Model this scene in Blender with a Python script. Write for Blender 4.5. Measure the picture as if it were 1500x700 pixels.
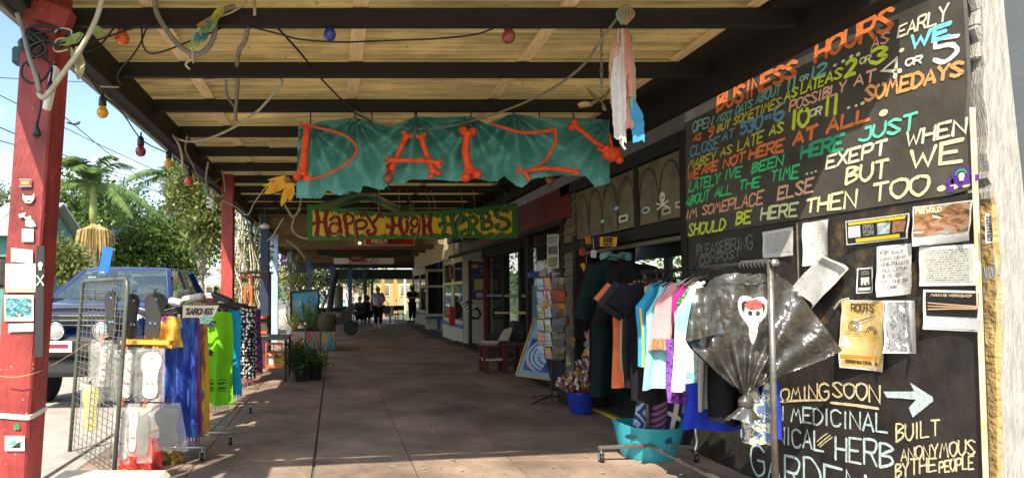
import bpy, math, random
from math import sin, cos, pi, radians, sqrt, floor, atan2, exp
from mathutils import Vector, Matrix, noise
random.seed(7)
S = bpy.context.scene
for _o in list(bpy.data.objects): bpy.data.objects.remove(_o)
COL = S.collection
# ---------------------------------------------------------------- camera
F, PX, PY, PITCH, EYE = 900.0, 490.0, 399.0, radians(2.0), 1.35
cd = bpy.data.cameras.new('camera'); cam = bpy.data.objects.new('camera', cd); COL.objects.link(cam)
cam.location = (0, 0, EYE); cam.rotation_euler = (radians(90)+PITCH, 0, 0)
cd.sensor_width = 36; cd.lens = F/1500*36; cd.shift_x = (750-PX)/1500; cd.shift_y = (PY-350)/1500
cd.clip_end = 2000; cd.clip_start = 0.05
S.camera = cam
# ---------------------------------------------------------------- world, sun, exposure
SUN = Vector((0.46, 1.0, -1.26)).normalized()
elev = math.asin(-SUN.z); rotz = atan2(-SUN.x, -SUN.y)
w = bpy.data.worlds.new('World'); S.world = w; w.use_nodes = True
nt = w.node_tree; nt.nodes.clear()
N = nt.nodes.new; L = nt.links.new
out = N('ShaderNodeOutputWorld'); bg = N('ShaderNodeBackground'); sky = N('ShaderNodeTexSky')
sky.sky_type = 'NISHITA'; sky.sun_disc = False; sky.sun_elevation = elev; sky.sun_rotation = rotz
sky.air_density = 1.2; sky.dust_density = 1.0; sky.ozone_density = 1.5
tc = N('ShaderNodeTexCoord'); mp = N('ShaderNodeMapping'); mp.inputs['Scale'].default_value = (1.3, 1.3, 4.2)
mp.inputs['Location'].default_value = (.35, .2, .1)
nz = N('ShaderNodeTexNoise'); nz.inputs['Scale'].default_value = 1.9; nz.inputs['Detail'].default_value = 9; nz.inputs['Roughness'].default_value = .55
L(tc.outputs['Generated'], mp.inputs['Vector']); L(mp.outputs[0], nz.inputs['Vector'])
cr = N('ShaderNodeValToRGB'); cr.color_ramp.elements[0].position = .50; cr.color_ramp.elements[1].position = .74
L(nz.outputs[0], cr.inputs[0])
mx = N('ShaderNodeMixRGB'); mx.inputs[2].default_value = (10.5, 10.8, 11.2, 1)
L(cr.outputs[0], mx.inputs[0]); L(sky.outputs[0], mx.inputs[1]); L(mx.outputs[0], bg.inputs[0])
bg.inputs[1].default_value = 0.125
L(bg.outputs[0], out.inputs[0])
sl = bpy.data.lights.new('sun', 'SUN'); sl.energy = 4.1; sl.angle = radians(.5); sl.color = (1, .90, .74)
so = bpy.data.objects.new('sun', sl); COL.objects.link(so); so.rotation_euler = SUN.to_track_quat('-Z', 'Y').to_euler()
so.location = (-5, -12, 20)
S.view_settings.view_transform = 'Standard'; S.view_settings.look = 'None'; S.view_settings.exposure = 1.25
S.render.engine = 'CYCLES'
S.cycles.max_bounces = 8; S.cycles.diffuse_bounces = 5; S.cycles.transparent_max_bounces = 12
S.cycles.sample_clamp_indirect = 6
# ---------------------------------------------------------------- helpers
def at(px, py, Y=None, X=None, Z=None):
    "pixel of the 1500x700 photograph -> world point at depth Y, on the plane X or at height Z"
    a, b = (px-PX)/F, (PY-py)/F
    d = Vector((a, cos(PITCH)-b*sin(PITCH), sin(PITCH)+b*cos(PITCH)))
    if Y is not None: t = Y/d.y
    elif X is not None: t = X/d.x
    else: t = (Z-EYE)/d.z
    return Vector((0, 0, EYE)) + d*t
MATS = {}
def mat(name, col, rough=.6, metal=0, var=.18, vs=6, bump=.15, bs=40, spec=.5, stretch=None, col2=None, trans=0, emit=None, alpha=1, coat=0, thr=None, transl=0):
    if name in MATS: return MATS[name]
    m = bpy.data.materials.new(name); MATS[name] = m; m.use_nodes = True
    t = m.node_tree; b = t.nodes['Principled BSDF']; n = t.nodes.new; l = t.links.new
    col = tuple(col)
    b.inputs['Roughness'].default_value = rough; b.inputs['Metallic'].default_value = metal
    b.inputs['Specular IOR Level'].default_value = spec
    b.inputs['Alpha'].default_value = alpha
    b.inputs['Transmission Weight'].default_value = trans
    b.inputs['Coat Weight'].default_value = coat
    c = n('ShaderNodeTexCoord'); mpp = n('ShaderNodeMapping'); l(c.outputs['Object'], mpp.inputs[0])
    if stretch: mpp.inputs['Scale'].default_value = stretch
    z = n('ShaderNodeTexNoise'); z.inputs['Scale'].default_value = vs; z.inputs['Detail'].default_value = 6; z.inputs['Roughness'].default_value = .65
    l(mpp.outputs[0], z.inputs['Vector'])
    r = n('ShaderNodeValToRGB'); lo, hi = thr or (.3, .7)
    r.color_ramp.elements[0].position = lo; r.color_ramp.elements[1].position = hi
    if col2 is None: c0 = tuple(max(0, x*(1-var)) for x in col); c1 = tuple(min(1, x*(1+var)) for x in col)
    else: c0, c1 = col, col2
    r.color_ramp.elements[0].color = (*c0, 1); r.color_ramp.elements[1].color = (*c1, 1)
    l(z.outputs[0], r.inputs[0]); l(r.outputs[0], b.inputs['Base Color'])
    if bump:
        z2 = n('ShaderNodeTexNoise'); z2.inputs['Scale'].default_value = bs; z2.inputs['Detail'].default_value = 4
        l(mpp.outputs[0], z2.inputs['Vector'])
        bp = n('ShaderNodeBump'); bp.inputs['Strength'].default_value = bump; bp.inputs['Distance'].default_value = .02
        l(z2.outputs[0], bp.inputs['Height']); l(bp.outputs[0], b.inputs['Normal'])
    if emit: b.inputs['Emission Color'].default_value = (*emit[:3], 1); b.inputs['Emission Strength'].default_value = emit[3]
    if transl:
        tr = n('ShaderNodeBsdfTranslucent'); l(r.outputs[0], tr.inputs[0])
        ms = n('ShaderNodeMixShader'); ms.inputs[0].default_value = transl
        l(b.outputs[0], ms.inputs[1]); l(tr.outputs[0], ms.inputs[2]); l(ms.outputs[0], t.nodes['Material Output'].inputs[0])
    return m
def spots(m, scale=9, thr=.10, col=(.03,.027,.025), amt=.7, big=None):
    "trodden gum spots and wear stains mixed over a material"
    t = m.node_tree; b = t.nodes['Principled BSDF']; n = t.nodes.new; l = t.links.new
    src = b.inputs['Base Color'].links[0].from_socket; g = n('ShaderNodeNewGeometry')
    z = n('ShaderNodeTexVoronoi'); z.inputs['Scale'].default_value = scale; l(g.outputs['Position'], z.inputs['Vector'])
    k = n('ShaderNodeMath'); k.operation = 'LESS_THAN'; k.inputs[1].default_value = thr; l(z.outputs['Distance'], k.inputs[0])
    k2 = n('ShaderNodeMath'); k2.operation = 'MULTIPLY'; k2.inputs[1].default_value = amt; l(k.outputs[0], k2.inputs[0])
    mx_ = n('ShaderNodeMixRGB'); l(k2.outputs[0], mx_.inputs[0]); l(src, mx_.inputs[1]); mx_.inputs[2].default_value = (*col, 1)
    z3 = n('ShaderNodeTexNoise'); z3.inputs['Scale'].default_value = .9; z3.inputs['Detail'].default_value = 9; z3.inputs['Roughness'].default_value = .7; l(g.outputs['Position'], z3.inputs['Vector'])
    r = n('ShaderNodeValToRGB'); r.color_ramp.elements[0].position = .38; r.color_ramp.elements[1].position = .66; r.color_ramp.elements[0].color = (.55,.55,.55,1); r.color_ramp.elements[1].color = (1.25,1.22,1.18,1); l(z3.outputs[0], r.inputs[0])
    m2 = n('ShaderNodeMixRGB'); m2.blend_type = 'MULTIPLY'; m2.inputs[0].default_value = 1; l(mx_.outputs[0], m2.inputs[1]); l(r.outputs[0], m2.inputs[2]); l(m2.outputs[0], b.inputs['Base Color'])
def flat(name, col, rough=.6, **k):
    k.setdefault('bump', 0); k.setdefault('var', .08); return mat(name, col, rough, **k)
def print_mat(name, paper, ink, lines=12, seed=0, fill=.55, gap=.45, freq=22):
    "rows of small writing on paper, from UV"
    if name in MATS: return MATS[name]
    m = bpy.data.materials.new(name); MATS[name] = m; m.use_nodes = True
    t = m.node_tree; b = t.nodes['Principled BSDF']; n = t.nodes.new; l = t.links.new
    b.inputs['Roughness'].default_value = .6
    uv = n('ShaderNodeUVMap'); sx = n('ShaderNodeSeparateXYZ'); l(uv.outputs[0], sx.inputs[0])
    def ma(op, a, bb):
        q = n('ShaderNodeMath'); q.operation = op
        for i, v in enumerate((a, bb)):
            if isinstance(v, (int, float)): q.inputs[i].default_value = v
            elif v is not None: l(v, q.inputs[i])
        return q.outputs[0]
    vv = ma('MULTIPLY', sx.outputs[1], lines); fr = ma('FRACT', vv, 0); row = ma('FLOOR', vv, 0)
    cmb = n('ShaderNodeCombineXYZ'); l(ma('MULTIPLY', sx.outputs[0], freq), cmb.inputs[0]); l(ma('MULTIPLY', row, 7.3), cmb.inputs[1]); cmb.inputs[2].default_value = seed
    z = n('ShaderNodeTexNoise'); z.inputs['Scale'].default_value = 1.7; z.inputs['Detail'].default_value = 3; l(cmb.outputs[0], z.inputs['Vector'])
    a1 = ma('LESS_THAN', fr, gap); a2 = ma('LESS_THAN', z.outputs[0], fill)
    a3 = ma('MULTIPLY', ma('GREATER_THAN', sx.outputs[0], .08), ma('LESS_THAN', sx.outputs[0], .92))
    a = ma('MULTIPLY', ma('MULTIPLY', a1, a2), a3)
    mm = n('ShaderNodeMixRGB'); mm.inputs[1].default_value = (*paper, 1); mm.inputs[2].default_value = (*ink, 1); l(a, mm.inputs[0])
    l(mm.outputs[0], b.inputs['Base Color'])
    return m
def art_mat(name, cols, scale=4, dist=.6, kind='noise', seed=0):
    "blotchy many-coloured print (UV)"
    if name in MATS: return MATS[name]
    m = bpy.data.materials.new(name); MATS[name] = m; m.use_nodes = True
    t = m.node_tree; b = t.nodes['Principled BSDF']; n = t.nodes.new; l = t.links.new
    b.inputs['Roughness'].default_value = .5
    uv = n('ShaderNodeUVMap'); mp2 = n('ShaderNodeMapping'); mp2.inputs['Location'].default_value = (seed*3.1, seed*1.7, seed); l(uv.outputs[0], mp2.inputs[0])
    if kind == 'voronoi':
        z = n('ShaderNodeTexVoronoi'); z.inputs['Scale'].default_value = scale; l(mp2.outputs[0], z.inputs['Vector'])
        sp = n('ShaderNodeSeparateXYZ'); l(z.outputs['Color'], sp.inputs[0]); v = sp.outputs[0]
    else:
        z = n('ShaderNodeTexNoise'); z.inputs['Scale'].default_value = scale; z.inputs['Detail'].default_value = 5; z.inputs['Distortion'].default_value = dist
        l(mp2.outputs[0], z.inputs['Vector']); v = z.outputs[0]
    r = n('ShaderNodeValToRGB'); r.color_ramp.interpolation = 'CONSTANT' if kind == 'voronoi' else 'LINEAR'
    k = len(cols); e = r.color_ramp.elements
    while len(e) < k: e.new(.5)
    lo, hi = (0, 1) if kind == 'voronoi' else (.3, .72)
    for i, c in enumerate(cols): e[i].position = lo+(hi-lo)*i/(k if kind == 'voronoi' else k-1); e[i].color = (*c, 1)
    l(v, r.inputs[0]); l(r.outputs[0], b.inputs['Base Color'])
    return m
def root_loc(o):
    while o.parent: o = o.parent
    return o.location
class MB:
    def __init__(s): s.v = []; s.f = []; s.mi = []; s.uv = {}
    def add(s, vs, fs, mi=0, uvs=None):
        n = len(s.v); s.v.extend([tuple(p) for p in vs])
        for k, f in enumerate(fs):
            if uvs: s.uv[len(s.f)] = [uvs[i] for i in f]
            s.f.append([i+n for i in f]); s.mi.append(mi)
        return s
    def box(s, c, d, rot=None, mi=0):
        c = Vector(c); x, y, z = d[0]/2, d[1]/2, d[2]/2
        P = [Vector(p) for p in ((-x,-y,-z),(x,-y,-z),(x,y,-z),(-x,y,-z),(-x,-y,z),(x,-y,z),(x,y,z),(-x,y,z))]
        if rot is not None: P = [rot @ p for p in P]
        return s.add([p+c for p in P], [(0,3,2,1),(4,5,6,7),(0,1,5,4),(1,2,6,5),(2,3,7,6),(3,0,4,7)], mi)
    def bbox(s, c, d, b=.01, rot=None, mi=0):
        "box with chamfered edges"
        c = Vector(c); h = [q/2 for q in d]; b = min(b, min(h)*.9); vs = []; idx = {}
        for sx in (-1,1):
            for sy in (-1,1):
                for sz in (-1,1):
                    for ax in range(3):
                        p = [sx*(h[0]-b), sy*(h[1]-b), sz*(h[2]-b)]; p[ax] = (sx,sy,sz)[ax]*h[ax]
                        idx[(sx,sy,sz,ax)] = len(vs); q = Vector(p)
                        if rot is not None: q = rot @ q
                        vs.append(q+c)
        fs = []
        def q4(a): fs.append(a)
        for ax in range(3):
            o1, o2 = [(1,2),(2,0),(0,1)][ax]
            for sg in (-1,1):
                ring = []
                for (a1,a2) in ((-1,-1),(1,-1),(1,1),(-1,1)):
                    k = [0,0,0]; k[ax] = sg; k[o1] = a1; k[o2] = a2; ring.append(idx[(*k,ax)])
                q4(ring if sg > 0 else ring[::-1])
        for ax in range(3):
            o1, o2 = [(1,2),(2,0),(0,1)][ax]
            for a1 in (-1,1):
                for a2 in (-1,1):
                    def K(s0, axx):
                        k = [0,0,0]; k[ax] = s0; k[o1] = a1; k[o2] = a2; return idx[(*k,axx)]
                    f = [K(-1,o1), K(1,o1), K(1,o2), K(-1,o2)]
                    q4(f if a1*a2 < 0 else f[::-1])
        for sx in (-1,1):
            for sy in (-1,1):
                for sz in (-1,1):
                    f = [idx[(sx,sy,sz,a)] for a in range(3)]
                    q4(f if sx*sy*sz > 0 else f[::-1])
        return s.add(vs, fs, mi)
    def beam(s, p0, p1, wd, ht, mi=0, b=0, roll=0):
        p0, p1 = Vector(p0), Vector(p1); d = p1-p0; q = d.to_track_quat('Y', 'Z').to_matrix()
        if roll: q = q @ Matrix.Rotation(roll, 3, 'Y')
        D = (wd, d.length, ht)
        return s.bbox((p0+p1)/2, D, b, q, mi) if b else s.box((p0+p1)/2, D, q, mi)
    def tube(s, pts, r, n=8, mi=0, caps=True):
        pts = [Vector(p) for p in pts]; rr = r if isinstance(r, (list, tuple)) else [r]*len(pts)
        vs = []; up = None
        for i, p in enumerate(pts):
            d = (pts[min(i+1, len(pts)-1)]-pts[max(i-1, 0)])
            if d.length < 1e-9: d = Vector((0,0,1))
            d.normalize()
            if up is None: up = d.orthogonal().normalized()
            up = (up - d*up.dot(d)); up = up.normalized() if up.length > 1e-6 else d.orthogonal().normalized()
            sd = d.cross(up)
            for k in range(n):
                a = 2*pi*k/n; vs.append(p+(up*cos(a)+sd*sin(a))*rr[i])
        fs = [(i*n+k, i*n+(k+1)%n, (i+1)*n+(k+1)%n, (i+1)*n+k) for i in range(len(pts)-1) for k in range(n)]
        if caps: fs.append(tuple(range(n))[::-1]); fs.append(tuple((len(pts)-1)*n+k for k in range(n)))
        return s.add(vs, fs, mi)
    def lathe(s, c, prof, n=20, mi=0, rot=None, sx=1, sy=1):
        c = Vector(c); vs = []
        for (r, z) in prof:
            for k in range(n):
                a = 2*pi*k/n; p = Vector((r*cos(a)*sx, r*sin(a)*sy, z))
                if rot is not None: p = rot @ p
                vs.append(p+c)
        m = len(prof)
        fs = [(i*n+k, i*n+(k+1)%n, (i+1)*n+(k+1)%n, (i+1)*n+k) for i in range(m-1) for k in range(n)]
        fs.append(tuple(range(n))[::-1]); fs.append(tuple((m-1)*n+k for k in range(n)))
        return s.add(vs, fs, mi)
    def ball(s, c, r, n=12, mi=0, sc=(1,1,1)):
        m = n//2+1; pr = [(max(1e-4, r*sin(pi*i/m)), -r*cos(pi*i/m)*sc[2]) for i in range(m+1)]
        return s.lathe(c, pr, n, mi, sx=sc[0], sy=sc[1])
    def prism(s, outline, d, mi=0):
        "outline: list of 3D points (planar), d: extrusion vector"
        P = [Vector(p) for p in outline]; d = Vector(d); n = len(P)
        return s.add(P+[p+d for p in P], [tuple(range(n)), tuple(range(n, 2*n))[::-1]]+[(i, i+n, (i+1) % n+n, (i+1) % n) for i in range(n)], mi)
    def grid(s, fn, nu, nv, mi=0, closeu=False):
        vs = []; uv = []
        for j in range(nv+1):
            for i in range(nu+1):
                vs.append(fn(i/nu, j/nv)); uv.append((i/nu, j/nv))
        fs = [(j*(nu+1)+i, j*(nu+1)+i+1, (j+1)*(nu+1)+i+1, (j+1)*(nu+1)+i) for j in range(nv) for i in range(nu)]
        return s.add(vs, fs, mi, uv)
    def build(s, name, mats, parent=None, smooth=False, **tags):
        me = bpy.data.meshes.new(name); o = bpy.data.objects.new(name, me); COL.objects.link(o)
        off = Vector((0,0,0))
        if parent is not None: off = root_loc(parent); o.parent = parent
        else:
            if s.v:
                xs = [p[0] for p in s.v]; ys = [p[1] for p in s.v]; zs = [p[2] for p in s.v]
                off = Vector(((min(xs)+max(xs))/2, (min(ys)+max(ys))/2, min(zs))); o.location = off
        me.from_pydata([(p[0]-off[0], p[1]-off[1], p[2]-off[2]) for p in s.v], [], s.f)
        if not isinstance(mats, (list, tuple)): mats = [mats]
        for m in mats: me.materials.append(m)
        me.polygons.foreach_set('material_index', s.mi)
        if s.uv:
            ul = me.uv_layers.new(name='UVMap')
            for fi, us in s.uv.items():
                st = me.polygons[fi].loop_start
                for k, q in enumerate(us): ul.data[st+k].uv = q
        if smooth:
            me.polygons.foreach_set('use_smooth', [True]*len(me.polygons))
            if smooth != 'all':
                try: me.set_sharp_from_angle(angle=radians(40))
                except Exception: pass
        me.update()
        tag(o, **tags)
        return o
def tag(o, label=None, cat=None, group=None, kind=None):
    if label: o['label'] = label
    if cat: o['category'] = cat
    if group: o['group'] = group
    if kind: o['kind'] = kind
    return o
def thing(name, label, cat, loc=(0,0,0), group=None):
    o = bpy.data.objects.new(name, None); COL.objects.link(o); o.location = loc; o.empty_display_size = .1
    return tag(o, label, cat, group)
def copy_tree(o, parent=None):
    c = o.copy(); COL.objects.link(c)
    if parent: c.parent = parent
    for ch in list(o.children): copy_tree(ch, c)
    return c
def bez(pts, n=8):
    "Catmull-Rom through points"
    P = [Vector(p) for p in pts]
    if len(P) < 3: return P
    P = [P[0]*2-P[1]]+P+[P[-1]*2-P[-2]]; o = []
    for i in range(1, len(P)-2):
        for k in range(n):
            t = k/n; a, b, c, d = P[i-1:i+3]
            o.append(.5*((2*b)+(c-a)*t+(2*a-5*b+4*c-d)*t*t+(3*b-a-3*c+d)*t**3))
    o.append(P[-2]); return o
def nz3(x, y, z=0): return noise.noise(Vector((x, y, z)))
# ---------------------------------------------------------------- painted lettering: stroke alphabet on a 4 x 6 grid ('~' = curved stroke)
GL = {'A':'00 26 40;12 32','B':'00 06;~06 26 45 24 03;~03 33 42 31 00','C':'~45 26 05 02 10 30 41','D':'00 06;~06 26 44 42 20 00',
'E':'46 06 00 40;03 33','F':'46 06 00;03 33','G':'~45 26 05 02 20 41 43;43 23','H':'00 06;40 46;03 43','I':'20 26','J':'~46 41 20 01;26 46','K':'00 06;46 03 40',
'L':'06 00 40','M':'00 16 23 36 40','N':'00 06 40 46','O':'~26 05 02 20 42 45 26','P':'00 06;~06 36 45 33 03','Q':'~26 05 02 20 42 45 26;31 50','R':'00 06;~06 36 45 33 03;23 40',
'S':'~45 26 05 14 32 41 20 01','T':'06 46;26 20','U':'~06 02 20 42 46','V':'06 20 46','W':'06 10 24 30 46','X':'06 40;00 46','Y':'06 23 46;23 20','Z':'06 46 00 40',
'0':'~26 05 02 20 42 45 26','1':'20 26','2':'~05 26 45 33 00;00 40','3':'~05 26 45 23;~23 42 20 01','4':'30 36 02 42','5':'46 06 04;~04 34 42 20 01','6':'~46 15 02 20 42 33 02',
'9':'~43 14 25 46 42 20','.':'~21 20 30 21','-':'03 43','a':'~34 04 01 20 33;34 30','t':'25 20 40;04 44','$':'~45 26 05 14 32 41 20 01;27 20',
'7':'06 46 10','8':'~26 05 33 41 20 01 13 45 26','\'':'26 25',':':'~25 24 34;~21 20 30','&':'40 05 26 34 01 20 42','!':'26 22;~21 20 30'}
def glyph_strokes(ch):
    g = GL.get(ch) or GL.get(ch.upper())
    if not g: return []
    res = []
    for st in g.split(';'):
        cv = st[0] == '~'; p = [(int(q[0])/4, int(q[1])/6) for q in st.strip('~').split()]
        if cv and len(p) > 2: p = [(v.x, v.y) for v in bez([(a, b, 0) for a, b in p], 5)]
        res.append(p)
    return res
def ribbon(mb, pts, wd, nrm, lift=0, mi=0, taper=True):
    pts = [Vector(p) for p in pts]; L_, R_ = [], []
    n = len(pts)
    for i, p in enumerate(pts):
        d = pts[min(i+1, n-1)]-pts[max(i-1, 0)]
        if 0 < i < n-1:
            a = (pts[i]-pts[i-1]).normalized(); b = (pts[i+1]-pts[i]).normalized(); m = a+b
            if m.length < .2: m = a
            d = m; k = min(1.35, 1/max(.55, abs(m.normalized().dot(a))))
        else: k = 1
        if d.length < 1e-9: d = Vector((0,0,1))
        sd = nrm.cross(d.normalized())*wd*.5*k*(1+.18*random.uniform(-1, 1))
        L_.append(p+sd+nrm*lift); R_.append(p-sd+nrm*lift)
    a = (pts[0]-pts[1]).normalized()*wd*.35; b = (pts[-1]-pts[-2]).normalized()*wd*.35
    L_ = [L_[0]*.75+R_[0]*.25+a]+L_+[L_[-1]*.75+R_[-1]*.25+b]; R_ = [R_[0]*.75+L_[0]*.25+a]+R_+[R_[-1]*.75+L_[-1]*.25+b]
    m = len(L_)
    mb.add(L_+R_, [(i, i+1, m+i+1, m+i) for i in range(m-1)], mi)
def lettering(mb, text, fn, wd, nrm, jit=.03, lift0=0, mi=0, space=.28, widths=None):
    "fn(u, v) -> world point, u along the word 0..1, v up 0..1"
    ws = []
    for ch in text: ws.append(.45 if ch in '1I. ' else (1.25 if ch in 'MW' else 1.0))
    tot = sum(ws)+space*(len(text)-1); u = 0; k = 0
    for ch, w_ in zip(text, ws):
        dy, sc = random.uniform(-jit, jit), 1+random.uniform(-jit, jit)
        for st in glyph_strokes(ch):
            if ch in '1I': st = [(a-.5+.22, b) for a, b in st]; xs = 1
            else: xs = w_
            P = [fn((u+a*xs)/tot, .05+.9*(b*sc+dy)) for a, b in st]
            if len(st) == 2: P = [P[0], (P[0]*.5+P[1]*.5)+Vector((0, 0, random.uniform(-1, 1)*wd*.12)), P[1]]
            k += 1; ribbon(mb, P, wd, nrm, lift0+.00025*(k % 7), mi)
        u += w_+space
def quadfn(c00, c10, c11, c01):
    c00, c10, c11, c01 = map(Vector, (c00, c10, c11, c01))
    return lambda u, v: (c00*(1-u)+c10*u)*(1-v)+(c01*(1-u)+c11*u)*v

def pattern_mat(name, c1, c2, kind='dots', scale=20, thr=.35, rot=0, transl=0):
    "two-colour cloth print in object space; kinds: dots, stripes, diamonds, blotch"
    if name in MATS: return MATS[name]
    m = bpy.data.materials.new(name); MATS[name] = m; m.use_nodes = True
    t = m.node_tree; b = t.nodes['Principled BSDF']; n = t.nodes.new; l = t.links.new
    b.inputs['Roughness'].default_value = .85; b.inputs['Specular IOR Level'].default_value = .2
    c = n('ShaderNodeTexCoord'); mp_ = n('ShaderNodeMapping'); mp_.inputs['Rotation'].default_value = (0, rot, 0); l(c.outputs['Object'], mp_.inputs[0])
    def ma(op, a, bb=0):
        q = n('ShaderNodeMath'); q.operation = op
        for i, v in enumerate((a, bb)):
            if isinstance(v, (int, float)): q.inputs[i].default_value = v
            else: l(v, q.inputs[i])
        return q.outputs[0]
    if kind == 'dots':
        z = n('ShaderNodeTexVoronoi'); z.inputs['Scale'].default_value = scale; z.inputs['Randomness'].default_value = .6; l(mp_.outputs[0], z.inputs['Vector']); f = ma('LESS_THAN', z.outputs['Distance'], thr)
    elif kind == 'blotch':
        z = n('ShaderNodeTexNoise'); z.inputs['Scale'].default_value = scale; z.inputs['Detail'].default_value = 2; z.inputs['Distortion'].default_value = 1; l(mp_.outputs[0], z.inputs['Vector']); f = ma('GREATER_THAN', z.outputs[0], thr)
    elif kind == 'stripes':
        s_ = n('ShaderNodeSeparateXYZ'); l(mp_.outputs[0], s_.inputs[0]); f = ma('GREATER_THAN', ma('SINE', ma('MULTIPLY', s_.outputs[2], scale)), thr)
    else:
        s_ = n('ShaderNodeSeparateXYZ'); l(mp_.outputs[0], s_.inputs[0])
        f = ma('GREATER_THAN', ma('SINE', ma('MULTIPLY', ma('ADD', ma('PINGPONG', ma('MULTIPLY', s_.outputs[0], scale), 1), ma('PINGPONG', ma('MULTIPLY', s_.outputs[2], scale*.7), 1)), 8)), thr)
    mm = n('ShaderNodeMixRGB'); mm.inputs[1].default_value = (*c1, 1); mm.inputs[2].default_value = (*c2, 1); l(f, mm.inputs[0]); l(mm.outputs[0], b.inputs['Base Color'])
    if transl:
        tr = n('ShaderNodeBsdfTranslucent'); l(mm.outputs[0], tr.inputs[0]); ms = n('ShaderNodeMixShader'); ms.inputs[0].default_value = transl
        l(b.outputs[0], ms.inputs[1]); l(tr.outputs[0], ms.inputs[2]); l(ms.outputs[0], t.nodes['Material Output'].inputs[0])
    return m
def leaf(b, p, q, wd, nrm=Vector((0,-1,0)), bend=.15, mi=0, n=6):
    p, q = Vector(p), Vector(q); d = q-p; sd = d.cross(nrm); sd = sd.normalized() if sd.length > 1e-6 else Vector((1,0,0)); vs = []
    for i in range(n+1):
        t = i/n; c = p+d*t+nrm*(-bend*d.length*sin(pi*t)); w_ = wd*sin(pi*min(1,(t*.9+.06)))**.8
        vs += [c-sd*w_*.5, c+nrm*(-w_*.12), c+sd*w_*.5]
    b.add(vs, [f for i in range(n) for f in ((3*i,3*i+1,3*i+4,3*i+3),(3*i+1,3*i+2,3*i+5,3*i+4))], mi)
# ================================================================ SETTING
WX = 3.10                       # shop wall plane
JZ = 2.97                       # underside of the awning joists
M_asph = mat('asphalt', (.17,.16,.145), .9, var=.25, vs=2, bump=.5, bs=120)
M_slab = mat('paving_slab_red_grey', (.27,.198,.150), .75, var=.40, vs=1.3, bump=.25, bs=60)
M_slab2 = mat('paving_slab_pale', (.29,.215,.165), .75, var=.40, vs=1.3, bump=.25, bs=60)
spots(M_slab); spots(M_slab2)
M_joint = mat('paving_joint', (.10,.085,.07), .9)
M_kerb = mat('kerb_concrete', (.3,.28,.25), .9, var=.2)
M_sheet = mat('roof_sheet_underside', (.50,.38,.16), .8, var=.6, vs=3, bump=.25, bs=30, stretch=(.35,6,1), transl=.10, thr=(.25,.75))
spots(M_sheet, 4, .06, (.10,.06,.02), .55)
M_joist = mat('dark_stained_timber', (.012,.010,.008), .75, var=.4, vs=10, bump=.3, stretch=(.5,6,6))
M_jb = mat('brown_timber', (.20,.14,.08), .8, var=.35, vs=8, bump=.3, stretch=(.4,5,5))
M_bat = mat('pale_batten', (.80,.60,.33), .8, var=.25, vs=9, bump=.2, stretch=(5,.5,5))
M_fas = mat('grey_fascia_timber', (.22,.22,.21), .75, var=.35, vs=8, bump=.35, stretch=(6,.5,6))
M_black = flat('black_paint', (.012,.012,.012), .5)
M_blackp = flat('black_plastic', (.015,.015,.016), .35)
M_white = flat('white_plastic', (.75,.73,.68), .4)
M_red = mat('red_post_paint', (.20,.018,.020), .55, col2=(.38,.05,.04), vs=4, bump=.35, bs=25, thr=(.30,.62), stretch=(3,3,.8))
spots(M_red, 14, .09, (.45,.36,.32), .55)
M_redd = mat('dark_red_paint', (.13,.012,.014), .55, var=.3, vs=4, bump=.15)
M_blue = mat('pale_blue_paint', (.36,.53,.74), .55, var=.15, vs=6)
M_blue2 = mat('strong_blue_paint', (.06,.15,.45), .5, var=.2, vs=6)
M_cream = mat('cream_frame_paint', (.74,.62,.40), .5, var=.15)
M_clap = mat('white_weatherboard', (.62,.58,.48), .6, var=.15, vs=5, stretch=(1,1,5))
M_glass = mat('window_glass', (.02,.025,.03), .04, bump=0, spec=.9, alpha=.42)
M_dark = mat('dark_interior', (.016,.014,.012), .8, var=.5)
M_brown = mat('brown_weatherboard', (.16,.14,.10), .7, var=.35, vs=6, stretch=(1,1,6), bump=.3)
M_metal = mat('scuffed_grey_steel', (.22,.21,.19), .4, metal=.7, var=.3, vs=14)
M_galv = mat('bare_steel', (.5,.5,.5), .3, metal=.9, var=.2)
M_grass = mat('grass', (.06,.10,.025), .9, var=.4, vs=3)
M_conc = mat('pale_concrete', (.34,.31,.27), .9, var=.2, vs=3)

mb = MB(); mb.box((40,150,-.17),(500,420,.02)); g = mb.build('ground', M_grass, kind='structure')
mb = MB(); mb.box((-7.6,60,-.1325),(11.0,190,.035)); mb.build('road', M_asph, kind='structure')
# a pale concrete parking strip along the kerb
mb = MB(); mb.box((-3.6,30,-.1115),(3.0,110,.005)); mb.build('parking_strip', M_conc, kind='structure')
mb = MB(); mb.box((-2.2,30,-.06),(.16,110,.16))
mb.bbox((-2.05,30,-.055),(.15,110,.11),.02); mb.build('kerb', M_kerb, kind='structure')
mb = MB(); mb.box((.9,30,-.055),(5.75,110,.08)); b.box((-.15,9,-.0147),(.03,16,.001)) if 0 else None; foot = mb.build('footpath', M_joint, kind='structure')
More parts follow.
